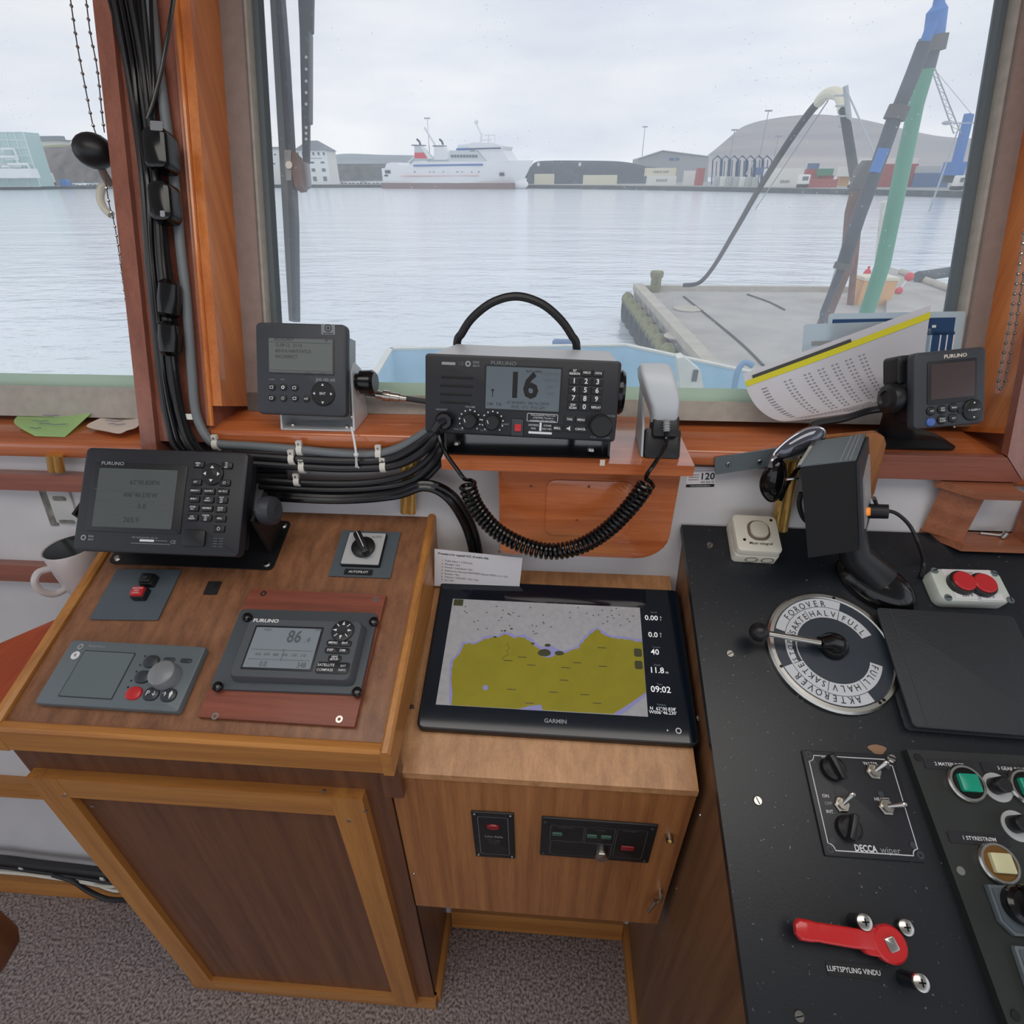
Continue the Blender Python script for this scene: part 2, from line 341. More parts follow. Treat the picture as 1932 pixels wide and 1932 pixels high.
# windows
def pane_mat():
    m = bpy.data.materials.new('salt_haze_glass'); m.use_nodes = True; t = m.node_tree; t.nodes.clear(); L = t.links.new
    tc = t.nodes.new('ShaderNodeTexCoord')
    o = t.nodes.new('ShaderNodeOutputMaterial'); tr = t.nodes.new('ShaderNodeBsdfTransparent'); tl = t.nodes.new('ShaderNodeBsdfTranslucent'); gl = t.nodes.new('ShaderNodeBsdfGlossy')
    gl.inputs['Roughness'].default_value = .02; tl.inputs['Color'].default_value = (.95, .97, 1, 1)
    n = t.nodes.new('ShaderNodeTexNoise'); n.inputs['Scale'].default_value = 3.0; n.inputs['Detail'].default_value = 5; L(tc.outputs['Object'], n.inputs[0])
    mr = t.nodes.new('ShaderNodeMapRange'); mr.inputs[1].default_value = .35; mr.inputs[2].default_value = .75; mr.inputs[3].default_value = HAZE[0]; mr.inputs[4].default_value = HAZE[1]; L(n.outputs['Fac'], mr.inputs[0])
    # dried salt drops
    v = t.nodes.new('ShaderNodeTexVoronoi'); v.inputs['Scale'].default_value = 75; L(tc.outputs['Object'], v.inputs['Vector'])
    lt = t.nodes.new('ShaderNodeMath'); lt.operation = 'LESS_THAN'; lt.inputs[1].default_value = .09; L(v.outputs['Distance'], lt.inputs[0])
    n2 = t.nodes.new('ShaderNodeTexNoise'); n2.inputs['Scale'].default_value = 9; L(tc.outputs['Object'], n2.inputs[0])
    g2 = t.nodes.new('ShaderNodeMath'); g2.operation = 'GREATER_THAN'; g2.inputs[1].default_value = .54; L(n2.outputs['Fac'], g2.inputs[0])
    mu = t.nodes.new('ShaderNodeMath'); mu.operation = 'MULTIPLY'; L(lt.outputs[0], mu.inputs[0]); L(g2.outputs[0], mu.inputs[1])
    ma = t.nodes.new('ShaderNodeMath'); ma.operation = 'MULTIPLY_ADD'; ma.inputs[1].default_value = .35; L(mu.outputs[0], ma.inputs[0]); L(mr.outputs[0], ma.inputs[2])
    mx = t.nodes.new('ShaderNodeMixShader'); L(ma.outputs[0], mx.inputs[0]); L(tr.outputs[0], mx.inputs[1]); L(tl.outputs[0], mx.inputs[2])
    fr = t.nodes.new('ShaderNodeFresnel'); fr.inputs[0].default_value = 1.15
    m2 = t.nodes.new('ShaderNodeMixShader'); L(fr.outputs[0], m2.inputs[0]); L(mx.outputs[0], m2.inputs[1]); L(gl.outputs[0], m2.inputs[2]); L(m2.outputs[0], o.inputs[0])
    MATS['salt_haze_glass'] = m
HAZE = (.12, .21)  # pale scatter in the glass also stands in for distant air haze
pane_mat()
def window(n, x0, x1, u0, us, left=True, right=True):
    e = bpy.data.objects.new('window_%d' % n, None); COL.objects.link(e); e.matrix_world = WF.m(); struct(e)
    B().box(x0-.02, x1+.02, us-.002, .75, -.032, -.028).build('pane', 'salt_haze_glass', e, smooth=False)
    B().box(x0, x1, u0, us-.022, -.03, .012).build('bottom_rail', 'white_frame', e, smooth=False)
    B().box(x0, x1, us-.022, us, -.075, -.006).build('outer_ledge', 'green_frame', e, smooth=False)
    B().box(x0, x1, .72, .76, -.03, .012).build('top_rail', 'white_frame', e, smooth=False)
    if left:
        B().box(x0, x0+.036, u0, .72, -.026, .012).build('stile', 'brown_frame', e, smooth=False)
        B().box(x0+.036, x0+.040, us-.02, .72, -.028, .006).build('putty_line', 'white_frame', e, smooth=False)
        B().box(x0+.040, x0+.050, us-.02, .72, -.032, -.012).build('outer_stile', 'rubber_seal', e, smooth=False)
    if right:
        B().box(x1-.028, x1, u0, .72, -.026, .012).build('stile', 'brown_frame', e, smooth=False)
        B().box(x1-.033, x1-.028, us-.02, .72, -.028, .004).build('putty_line', 'white_frame', e, smooth=False)
        B().box(x1-.042, x1-.033, us-.02, .72, -.032, -.014).build('outer_stile', 'rubber_seal', e, smooth=False)
    return e
window(1, -2.2, -.664, -.022, .054, False, False)
w2 = window(2, -.527, .684, -.004, .05)
window(3, .92, 2.4, -.004, .05)
# grey-white rail of the left window is broad: painted casing along its foot and thin light edge by the pillar
b = B(); wfbox(b, -.676, -.664, -.02, .74, -.06, .0); struct(b.build('trim_14', 'green_frame', smooth=False))
# rails on the wall below the left window
def wallrail(name, x0, x1, v0, v1, th, m, u=20):
    z1 = WL.px(u, v0)[1]; z0 = WL.px(u, v1)[1]
    return struct(B().box(x0, x1, z0, z1, 0, th).build(name, m, fr=WL, smooth=False))
wallrail('trim_15', -2.5, -.745, 886, 916, .022, 'redbrown_x')
wallrail('trim_16', -2.5, -.82, 1056, 1086, .02, 'redbrown_x')
wallrail('trim_17', -2.5, -.78, 1463, 1490, .02, 'oak_x')
struct(B().box(-2.5, -.78, 0, .05, 0, .014).build('baseboard_front', 'oak_x', fr=WL, smooth=False))

A = thing('fill_light_fixture', 'flat white unseen fixture added for the fill light above the consoles', 'lamp', (0, .12, 2.21))  # unseen fixture, added to go with the fill light
B().box(-.94, .94, -.34, .34, .045, .07).build('housing', 'ceiling_white', A, smooth=False)
for s_ in (-1, 1): B().box(-.94, .94, s_*.33-.01, s_*.33+.01, .0, .045).build('side_lip', 'ceiling_white', A, smooth=False)
# ------------------------------------------------------------------ left console
def lerp(a, b, t): return a+(b-a)*t
xl, xr = -.772, -.212
cl = thing('wooden_console', 'tall wooden console cabinet with sloping veneer top and framed dark door', 'console', (-.49, .60, 0))
I = inv(cl); yw = lambda z: wallY(z)-.003
ztop = lambda y: .968+math.tan(rad(20))*(y-.422)
yb_ = .786; zb_ = ztop(yb_)-.002
# top board
b = B(I); t0 = .02
b.hexa([(-.727, .428, ztop(.428)-t0), (-.2, .428, ztop(.428)-t0), (-.2, yb_-.004, zb_-t0), (-.727, yb_-.004, zb_-t0)], [(-.727, .428, ztop(.428)-.001), (-.2, .428, ztop(.428)-.001), (-.2, yb_-.004, zb_), (-.727, yb_-.004, zb_)])
top_l = b.build('top_panel', 'teak_y', cl, smooth=False)
def edge(nm, p0, p1, wv, h0, h1, m):
    """a strip of trim between p0 and p1, wv wide sideways, from h0 to h1 above the line"""
    p0, p1, wv = V(p0), V(p1), V(wv); up = V((0, 0, 1)); b = B(I); c = .004
    def sec(p, h0): return [p+up*h0, p+wv+up*h0, p+wv+up*(h1-c), p+wv*.75+up*h1, p+wv*.25+up*h1, p+up*(h1-c)]
    ha, hb = h0 if isinstance(h0, tuple) else (h0, h0); b.layers([sec(p0, ha), sec(p1, hb)]); return b.build(nm, m, cl)
edge('front_trim', (-.7288, .4125, .968), (-.2022, .4125, .968), (0, .018, 0), -.040, .004, 'oak_x')
edge('side_trim', (-.188, .412, .966), (-.188, yb_, zb_), (-.014, 0, 0), (-.042, -.11), .007, 'oak_y')
edge('side_trim', (-.745, .412, .966), (-.745, yb_, zb_), (.016, 0, 0), -.04, .007, 'oak_y')
# carcass
B(I).box(-.2165, -.189, .4305, .4485, .84, .929).build('corner_block', 'walnut_z', cl, smooth=False)
b = B(I); zf = .93
b.hexa([(xl, .445, .035), (xl+.018, .445, .035), (xl+.018, yw(.035), .035), (xl, yw(.035), .035)], [(xl, .445, zf), (xl+.018, .445, zf), (xl+.018, yw(1.04), 1.04), (xl, yw(1.04), 1.04)])
b.build('side_panel', 'walnut_z', cl, smooth=False)
b = B(I)
b.hexa([(xr-.018, .445, .035), (xr, .445, .035), (xr, yw(.035), .035), (xr-.018, yw(.035), .035)], [(xr-.018, .445, zf), (xr, .445, zf), (xr, yw(1.04), 1.04), (xr-.018, yw(1.04), 1.04)])
b.build('side_panel', 'walnut_z', cl, smooth=False)
B(I).box(xl, xr, .440, .449, .035, .932).build('front_panel', 'walnut_z', cl, smooth=False)
B(I).box(xl-.004, xr+.004, .430, .45, 0, .035).build('plinth', 'oak_x', cl, smooth=False)
b = B(I); b.hexa([(xr-.004, .445, 0), (xr+.012, .445, 0), (xr+.012, wallY(0), 0), (xr-.004, wallY(0), 0)], [(xr-.004, .445, .035), (xr+.012, .445, .035), (xr+.012, wallY(.035), .035), (xr-.004, wallY(.035), .035)]); b.build('plinth', 'oak_y', cl, smooth=False)
# framed door
Ff = Fr((0, .44, 0), (1, 0, 0), (0, 0, 1))
p = [Ff.px(*q) for q in ((88, 1455), (687, 1483), (789, 1870), (372, 1832))]
dx0, dx1 = xl+.012, xr-.036
dz1 = .5*(p[0][1]+p[1][1]); dz0 = .036; sw = .048
dr = thing('x', 'x', 'x'); bpy.data.objects.remove(dr)
B(I).box(dx0+sw, dx1-sw, .434, .441, dz0+.03, dz1-.045).build('door_panel', 'walnut_z', cl, smooth=False)
for nm, a in (('door_stile', (dx0, dx0+sw, .424, .441, dz0, dz1)), ('door_stile', (dx1-sw, dx1, .424, .441, dz0, dz1)), ('door_rail', (dx0+sw, dx1-sw, .4245, .441, dz1-.048, dz1)), ('door_rail', (dx0+sw, dx1-sw, .4245, .441, dz0, dz0+.034))):
    B(I).box(*a).build(nm, 'oak_z' if 'stile' in nm else 'oak_x', cl, smooth=False)
for (u, v) in ((612, 1492), (690, 1530), (658, 1548), (122, 1500), (175, 1520)):
    P = hit(u, v, (0, .424, 0), V((0, 1, 0))); B(I).cyl(P+V((0, .001, 0)), P-V((0, .0015, 0)), .003, n=10).build('screw', 'steel', cl)
# ------------------------------------------------------------------ middle console
mx0, mx1 = -.2105, .2225
cm = thing('wooden_console', 'low wooden console box with plain front holding the chartplotter', 'console', (0, .62, .47))
I = inv(cm); zm = lambda y: .884+math.tan(rad(20))*(y-.442); ymb = .766
b = B(I); b.hexa([(mx0, .442, .872), (mx1, .442, .872), (mx1, ymb, zm(ymb)-.014), (mx0, ymb, zm(ymb)-.014)], [(mx0, .442, .884), (mx1, .442, .884), (mx1, ymb, zm(ymb)), (mx0, ymb, zm(ymb))]); b.build('top_panel', 'teak_pale_y', cm, smooth=False)
b = B(I)
b.box(mx0, mx1, .444, .456, .472, .8715); fm = b.build('front_panel', 'teak_z', cm, smooth=False)
for xx in (mx0, mx1-.012):
    b = B(I); b.hexa([(xx, .456, .472), (xx+.012, .456, .472), (xx+.012, yw(.472), .472), (xx, yw(.472), .472)], [(xx, .456, .868), (xx+.012, .456, .868), (xx+.012, ymb-.004, .98), (xx, ymb-.004, .98)]); b.build('side_panel', 'side_z', cm, smooth=False)
b = B(I); b.hexa([(mx0+.012, .458, .474), (mx1-.012, .458, .474), (mx1-.012, yw(.474), .474), (mx0+.012, yw(.474), .474)], [(mx0+.012, .458, .486), (mx1-.012, .458, .486), (mx1-.012, yw(.486), .486), (mx0+.012, yw(.486), .486)]); b.build('bottom_panel', 'oak_x', cm, smooth=False)
def dot(parent, F, u, v, r, m, h=0, n=12, name='screw', t=.0015):
    x, y = F.px(u, v, h); return B().cyl((x, y, h-.0005), (x, y, h+t), r, r*.8, n).build(name, m, parent)
FMf = Fr((0, .444, .47), (1, 0, 0), (0, 0, 1))
for (u, v) in ((748, 1498), (781, 1648), (1322, 1538), (1278, 1676)):
    P = hit(u, v, (0, .4445, 0), V((0, 1, 0))); B(I).cyl(P, P-V((0, .002, 0)), .0028, .002, 10).build('screw', 'steel', cm)
P = hit(1262, 1575, (0, .4445, 0), V((0, 1, 0)))
lk = B(I).cyl(P, P-V((0, .010, 0)), .0065, .006, 16).build('lock', 'nickel', cm); B(I).cyl(P-V((0, .010, 0)), P-V((0, .013, 0)), .0035, .003, 10).build('keyway', 'brass', lk)
P = hit(1245, 1680, (0, .4445, 0), V((0, 1, 0)))
lt = B(I); lt.cyl(P, P-V((0, .012, 0)), .004, n=10); lt.cyl(P+V((0, -.012, .012)), P+V((0, -.012, -.012)), .002, n=8); lt.cyl(P+V((-.008, -.014, -.004)), P+V((-.016, -.016, -.038)), .0042, .0028, 10)
lt.build('latch_handle', 'nickel', cm)
for (u, v) in ((777, 1334), (1318, 1355), (1324, 1355), (1292, 1157)):
    x, y = PM.px(u, v); P = PM.w(x, y); o = B(I).cyl(P, P+PM.z*.0015, .0045, .0035, 12).build('screw', 'steel', cm)
# ------------------------------------------------------------------ black console on the right
cb = thing('control_console', 'black painted sloping control console with wooden side beside the chartplotter', 'console', (.75, .5, 0))
I = inv(cb); xb0, xb1 = .2295, 1.35
def R3(x, y, h=0): return PR.w(x-.229, y, h)
b = B(I); L0 = -.85
b.hexa([R3(xb0, L0, -.012), R3(xb1, L0, -.012), R3(xb1, -.002, -.012), R3(xb0, -.002, -.012)], [R3(xb0, L0), R3(xb1, L0), R3(xb1, -.002), R3(xb0, -.002)])
b.build('top_panel', 'console_black', cb, smooth=False)
e0 = R3(xb0, L0, -.012); e1 = R3(xb0, -.004, -.012); xs = xb0+.006
b = B(I); b.hexa([(xs, e0.y, 0), (xs+.016, e0.y, 0), (xs+.016, wallY(0), 0), (xs, wallY(0), 0)], [(xs, e0.y, e0.z-.001), (xs+.016, e0.y, e0.z-.001), (xs+.016, wallY(e1.z), e1.z-.001), (xs, wallY(e1.z), e1.z-.001)])
b.build('side_panel', 'side_z', cb, smooth=False)
b = B(I); b.hexa([(xs-.012, -.05, 0), (xs, -.05, 0), (xs, wallY(0), 0), (xs-.012, wallY(0), 0)], [(xs-.012, -.05, .045), (xs, -.05, .045), (xs, wallY(.045), .045), (xs-.012, wallY(.045), .045)]); b.build('plinth', 'oak_y', cb, smooth=False)
for (u, v) in ((1339, 1029), (1377, 1234), (1429, 1511), (1507, 1917)):
    x, y = PR.px(u, v); P = PR.w(x, y); bb = B(I); o = bb.cyl(P, P+PR.z*.0022, .0055, .0048, 14).build('screw', 'nickel', cb)
    a = random.random()*3; d = PR.x*math.cos(a)+PR.y*math.sin(a); n_ = PR.z.cross(d)
    B(I).hexa([P+PR.z*.0021+d*.0042*i+n_*.0006*j for i, j in ((-1, -1), (1, -1), (1, 1), (-1, 1))], [P+PR.z*.0025+d*.0042*i+n_*.0006*j for i, j in ((-1, -1), (1, -1), (1, 1), (-1, 1))]).build('screw_slot', 'black_gloss', o, smooth=False)
# ------------------------------------------------------------------ GPS navigator on the left console
F = euler((-.576, .66, 1.187), 1.857, 39.0, -1.2)
G = thing('gps_navigator', 'black GPS navigator with grey screen and number keys on tilting bracket', 'navigator', F)
w, h = .253, .158
B().rp(0, 0, w, h, .008, -.016, 0, .003).build('front_housing', 'char_dark', G)
B().layers([[(sx*(w/2-.012)*k, sy*(h/2-.012)*k, z) for sx, sy in ((-1, -1), (1, -1), (1, 1), (-1, 1))] for k, z in ((.86, -.085), (1, -.05), (1, -.016))]).build('rear_housing', 'char_dark', G, smooth=False)
cx, cy, a, c = F.rc(170, 874, 348, 1005); B().rp(cx, cy, a, c, .004, 0, .0012, .0006).build('screen_bezel', 'black_plastic', G)
cx, cy, a, c = F.rc(182, 885, 331, 996); s = B().rp(cx, cy, a, c, .002, .0012, .002).build('screen', 'lcd_dark', G)
sx0, sy0 = cx, cy
def bars(parent, rects, z, m, name='screen_print'):
    b = B()
    for x, y, ww, hh in rects: b.add([(x-ww/2, y-hh/2, z), (x+ww/2, y-hh/2, z), (x+ww/2, y+hh/2, z), (x-ww/2, y+hh/2, z)], [(0, 1, 2, 3)])
    return b.build(name, m, parent, smooth=False)
bars(s, [(cx, cy+.043, .11, .0008), (cx, cy-.002, .11, .0008), (cx, cy-.022, .11, .0008), (cx-.01, cy+.012, .11, .0006)], .0022, 'lcd_ink2')
T(s, "62\u00b000.838'N", cx+.012, cy+.024, .010, .0022, 'lcd_ink', sx=.9); T(s, "006\u00b046.230'W", cx+.008, cy+.005, .010, .0022, 'lcd_ink', sx=.9)
T(s, "0.0", cx+.012, cy-.012, .011, .0022, 'lcd_ink'); T(s, "265.9", cx-.002, cy-.033, .011, .0022, 'lcd_ink')
def put(F, parent, s_, u, v, size, z, m, **k): x, y = F.px(u, v, z); T(parent, s_, x, y, size, z, m, **k)
put(F, G, 'FURUNO', 213, 874.5, .007, .0016, 'grey_ink', bold=.02, sx=1.25)
Z = lambda x, y: (x/3.22, 820+y/3.22)
keys = [('LIST', 1187, 287), ('\u25d1', 1362, 292), ('DISPLAY 1', 1185, 340), ('ROUTE 2', 1268, 343), ('GO TO 3', 1352, 345), ('MOB 4', 1175, 390), ('WPT/MARK 5', 1262, 394), ('PLOT/ON/OFF', 1345, 397), ('ZOOM/IN 7', 1170, 445), ('CENTER 8', 1255, 447), ('ZOOM/OUT 9', 1338, 452), ('ACK/DELETE', 1165, 503), ('CURSOR/ON/OFF', 1248, 505), ('BRILL.', 1335, 509), ('', 1327, 572), ('MENU/ESC', 1203, 180), ('NU/CU/ENT', 1375, 186)]
for t_, x, y in keys:
    kx, ky = F.px(*Z(x, y), .003); k = B().rp(kx, ky, .0175, .0095, .002, 0, .003, .001).build('key', 'black_plastic', G)
    ln = t_.split('/')
    for i, q in enumerate(ln):
        if q and q != '\u25d1': T(k, q, kx, ky+(len(ln)-1)*.0017-i*.0034, .0036 if len(ln) == 1 else .0032, .0033, 'white_ink', bold=.02, sx=.85)
    if t_ == '': B().ring((kx, ky), .0018, .0024, .0033, 120, 420, 20).rp(kx, ky+.0022, .0006, .0028, .0001, .0032, .0034, n=1).build('power_symbol', 'white_ink', k, smooth=False)
    if t_ == '\u25d1': B().ring((kx, ky), .0016, .0022, .0033, 0, 360, 20).build('brightness_symbol', 'white_ink', k, smooth=False)
kx, ky = F.px(*Z(1285, 237), .004); k = B().lathe([(.0165, 0), (.0165, .003), (.015, .004), (.006, .0035), (.005, .0038)], (kx, ky, 0), 28).build('cursor_pad', 'black_plastic', G)
for i in range(4):
    a = i*math.pi/2; r0, r1 = .0085, .0125; c, s_ = math.cos(a), math.sin(a)
    B().flat([(kx+r1*c, ky+r1*s_, .0042), (kx+r0*c-.003*s_, ky+r0*s_+.003*c, .0042), (kx+r0*c+.003*s_, ky+r0*s_-.003*c, .0042)]).build('arrow_mark', 'white_ink', k, smooth=False)
cx, cy, a, c = F.rc(*Z(1115, 580), *Z(1250, 680)); B().rp(cx, cy, a, c, .003, 0, .003, .001).build('card_slot_cover', 'black_plastic', G)
cx, cy = F.px(*Z(508, 625)); B().ring((cx, cy), .0022, .0042, .0004, n=24).build('approval_mark', 'grey_ink', G, smooth=False); T(G, '0560', cx+.0115, cy+.0022, .0042, .0004, 'grey_ink', bold=.02); T(G, '0619', cx+.0115, cy-.0026, .0042, .0004, 'grey_ink', bold=.02)
cx, cy = F.px(*Z(925, 645)); T(G, 'GPS NAVIGATOR  GP-170', cx-.012, cy+.004, .0035, .0004, 'grey_ink'); B().rp(cx-.008, cy, .022, .0032, .0003, .0003, .0005, n=1).build('serial_label', 'white_ink', G, smooth=False); T(G, 'CE', cx+.032, cy-.001, .007, .0004, 'grey_ink')
bars(G, [(cx-.002, cy-.0045, .06, .0006), (cx+.014, cy+.0005, .018, .0006)], .0004, 'grey_ink', 'small_print')
cx, cy = F.px(*Z(1325, 655)); bars(G, [(cx+dx, cy+dy, .006, .0008) for dx in (-.0045, .0045) for dy in (-.006, -.002, .002, .006)], .0004, 'dim_ink', 'vent_marks')
# bracket and its knobs
Bq = [PL.w(*PL.px(u, v)) for u, v in ((205, 1064), (512, 1083), (549, 985))]
bx0 = Bq[0].x; bx1 = Bq[1].x; byf = PL.px(205, 1064)[1]; byb = PL.px(549, 985)[1]
FM = F.m().inverted()
def onL(x, y, hh=0): return FM @ PL.w(x, y, hh)
b = B(FM)
ol = [(x, y) for x, y in B.rr(bx1-bx0, byb-byf, .008)]
b.layers([[PL.w((bx0+bx1)/2+x, (byf+byb)/2+y, z) for x, y in ol] for z in (.0005, .003)]); base = b.build('bracket_base', 'black_plastic', G)
for sx_ in (bx0+.012, bx1-.012):
    P0 = PL.w(sx_, byf+.03, .002); P1 = PL.w(sx_, byb-.01, .002); c0 = F.w(w/2*(1 if sx_ > -.58 else -1)+(.012 if sx_ > -.58 else -.012), -.005, -.03)
    q = [P0, P1, c0+PL.y*.028+PL.z*.01, c0-PL.y*.028+PL.z*.01]; th = V((.0025, 0, 0))
    B(FM).hexa([p-th for p in q], [p+th for p in q]).build('bracket_arm', 'black_plastic', G, smooth=False)
for s_ in (-1, 1):
    B().lathe([(.012, 0), (.021, .004), (.023, .014), (.021, .022), (.012, .027), (.005, .025)] if s_ > 0 else [(.012, 0), (.013, .003), (.008, .005)], M=Matrix.Translation((s_*(w/2+(.012 if s_ > 0 else -.008)), -.005, -.03)) @ Matrix.Rotation(s_*math.pi/2, 4, 'Y'), n=20, sx=1.25).build('clamp_knob', 'char', G)
for x, y in ((bx0+.012, byf+.010), (bx1-.012, byf+.010), (bx1-.010, byb-.010)):
    P = PL.w(x, y, .003); B(FM).cyl(P, P+PL.z*.003, .0058, .004, 14).build('screw', 'nickel', G)
# ------------------------------------------------------------------ plates and switches on the left console
F = quadF(PL, (216, 1076), (346, 1076), (296, 1172), (177, 1169)); F.o += PL.z*.0005
A = thing('alarm_button_plate', 'grey metal plate with black and red square push buttons', 'button plate', F)
B().rp(0, 0, F.W, F.H, .0015, 0, .002, n=1).build('plate', 'plate_grey', A, smooth=False)
for (u, v, m, dx) in ((275, 1090, 'black_plastic', 0), (259, 1115, 'red_btn', 0)):
    x, y = F.px(u, v, .016); k = B().rp(x, y, .022, .020, .003, .002, .013, .001).build('button_collar', 'black_plastic', A); B().rp(x, y, .019, .016, .003, .013, .018, .0015).build('button', m, k)
    if m == 'red_btn':
        for i, q in enumerate(('DEADMAN', 'RESET', 'ALARM')): T(k, q, x, y+.004-i*.004, .0036, .0183, 'white_ink', sx=.9)
    else: T(k, 'OFF', x, y, .0036, .0183, 'dim_ink')
F = quadF(PL, (391, 1098), (417, 1098), (411, 1122), (387, 1122)); F.o += PL.z*.0004
B().rp(0, 0, F.W, F.H, .001, 0, .0015, n=1).rp(.003, .004, .004, .004, .0008, .0015, .003, n=2).build('sensor_tile', 'black_matte', fr=F); tag(bpy.data.objects['sensor_tile'], 'small square black tile stuck on the wooden console below the GPS navigator', 'tile')
F = quadF(PL, (646, 1003), (758, 1005), (735, 1093), (621, 1087)); F.o += PL.z*.0005
A = thing('autopilot_switch', 'rotary autopilot selector switch on dark grey plate with black handle', 'switch', F)
B().rp(0, 0, F.W, F.H, .001, 0, .002, n=1).build('plate', 'plate_grey', A, smooth=False)
cx, cy, a, c = F.rc(652, 1012, 726, 1069); B().rp(cx, cy, a*.98, a*.98, .002, .002, .009, .001).build('switch_body', 'black_plastic', A)
B().rp(cx, cy, a*.94, a*.94, .0015, .009, .0096, n=2).build('dial_face', 'silver_paint', A); kn = B().lathe([(.019, .0096), (.019, .016), (.016, .018)], (cx, cy, 0), 28).build('knob', 'black_plastic', A)
B().rp(cx, cy, .046, .013, .003, .016, .030, .002, rot=rad(122)).build('handle', 'black_plastic', kn); B().rp(cx-.002, cy+.004, .034, .0012, .0005, .030, .0306, n=1, rot=rad(122)).build('pointer_line', 'white_ink', kn, smooth=False)
T(A, '0', cx-.022, cy+.023, .006, .0098, 'black_ink'); T(A, 'AUTO', cx+.017, cy+.023, .006, .0098, 'black_ink')
x, y = F.px(677, 1081); B().rp(x, y, .046, .0105, .001, .002, .003, n=1).build('name_label', 'black_plastic', A, smooth=False); T(A, 'AUTOPILOT', x, y, .0058, .0032, 'white_ink', bold=.01)
# ------------------------------------------------------------------ autopilot control unit
F = quadF(PL, (148, 1212), (397, 1228), (341, 1347), (73, 1333)); F.o += PL.z*.0005
A = thing('autopilot_unit', 'flat grey autopilot control unit with turning knob and red button', 'control unit', F)
B().rp(0, 0, F.W, F.H, .004, 0, .011, .0015).build('housing', 'unit_grey', A)
Z = lambda x, y: (x/3.22, 820+y/3.22)
fq = [F.px(*Z(*q), .011) for q in ((520, 1318), (825, 1330), (672, 1605), (357, 1585))]
cx = sum(p[0] for p in fq)/4; cy = sum(p[1] for p in fq)/4; a = (fq[1][0]-fq[0][0]+fq[2][0]-fq[3][0])/2; c = (fq[0][1]-fq[3][1]+fq[1][1]-fq[2][1])/2
B().rp(cx, cy, a+.003, c+.003, .002, .011, .0113).build('screen_edge', 'unit_btn', A); B().rp(cx, cy, a, c, .001, .0113, .0118).build('screen', 'lcd_unit', A)
for (x, y, m) in ((917, 1377, 'unit_btn'), (866, 1471, 'unit_btn'), (811, 1570, 'red_btn'), (917, 1575, 'unit_btn'), (1022, 1582, 'unit_btn')):
    kx, ky = F.px(*Z(x, y), .013); k = B().rp(kx, ky, .0225, .0185, .009, .011, .0145, .002, n=5).build('button', m, A)
    if y == 1575: T(k, 'P', kx-.004, ky, .010, .0148, 'white_ink'); T(k, '\u2193', kx+.005, ky, .009, .0148, 'white_ink')
    if y == 1582: T(k, '\u2191', kx-.005, ky, .009, .0148, 'white_ink'); B().flat([(kx+.004, ky-.006, .0148), (kx+.0065, ky+.002, .0148), (kx+.004, ky+.006, .0148), (kx+.0015, ky+.002, .0148)]).build('needle_mark', 'white_ink', k, smooth=False)
kx, ky = F.px(*Z(1012, 1470), .014); kn = B().lathe([(.0195, .011), (.019, .024), (.0175, .029), (.015, .0305)], (kx, ky, 0), 32).build('turning_knob', 'knob_grey', A)
for x, y in ((1027, 1366), (1130, 1373)): kx, ky = F.px(*Z(x, y), .012); B().rp(kx, ky, .017, .006, .003, .011, .0125, .0006).build('legend_plate', 'unit_btn', A)
kx, ky = F.px(*Z(458, 1341), .011); B().ring((kx, ky), 0.0001, .0062, .0113, n=24).build('round_logo', 'white_ink', A, smooth=False); T(A, 'R', kx, ky, .007, .0115, 'unit_btn')
kx, ky = F.px(*Z(490, 1288), .011); B().ring((kx, ky), .002, .0045, .0113, n=24).build('approval_mark', 'grey_ink', A, smooth=False); kx, ky = F.px(*Z(590, 1286), .011); T(A, 'Robertson', kx, ky, .006, .0113, 'grey_ink')
for x, y in ((882, 1346), (852, 1400), (830, 1440), (797, 1495), (778, 1535)): kx, ky = F.px(*Z(x, y), .011); B().cyl((kx, ky, .011), (kx, ky, .0114), .0014, n=8).build('indicator', 'black_plastic', A)
kx, ky = F.px(*Z(940, 1642), .011); bars(A, [(kx, ky, .036, .0006), (kx, ky-.006, .024, .0012), (kx, ky+.003, .008, .0015)], .0113, 'dim_ink', 'small_print')
# ------------------------------------------------------------------ satellite compass display on its red-brown board
F = quadF(PL, (478, 1114), (731, 1128), (670, 1373), (377, 1357)); F.o += PL.z*.0005
A = thing('mounting_board', 'red-brown wooden board screwed to the console under the satellite compass display', 'board', F)
B().box(-F.W/2, F.W/2, -F.H/2, F.H/2, 0, .007).build('board', 'board_red_x', A, smooth=False)
for u, v in ((497, 1120), (709, 1131), (406, 1351), (640, 1357)): x, y = F.px(u, v, .007); B().ring((x, y), .0022, .0048, .0073, n=16, z0=.0068).build('screw_cup', 'nickel', A)
F2 = quadF(PL, (466, 1157), (717, 1164), (684, 1317), (399, 1305)); F2.o = F2.o + PL.z*.0080; F = F2
A = thing('compass_display', 'charcoal satellite compass display showing heading 86 on red-brown board', 'display', F)
mat('char_light', (76, 82, 88), .5); B().rp(0, 0, F.W, F.H, .008, 0, .006, .001).build('flange', 'char_light', A)
Z = lambda x, y: (360+x/3.864, 950+y/3.864)
fq = [F.px(*Z(*q), .022) for q in ((440, 845), (1262, 860), (1160, 1290), (255, 1270))]
cx = sum(p[0] for p in fq)/4; cy = sum(p[1] for p in fq)/4; a = (fq[1][0]-fq[0][0]+fq[2][0]-fq[3][0])/2; c = (fq[0][1]-fq[3][1]+fq[1][1]-fq[2][1])/2
B().layers([[(cx+x*k, cy+y*k, z) for x, y in B.rr(a, c, .008)] for k, z in ((1.03, .005), (1.0, .02), (.975, .0235))]).build('housing', 'char_light', A)
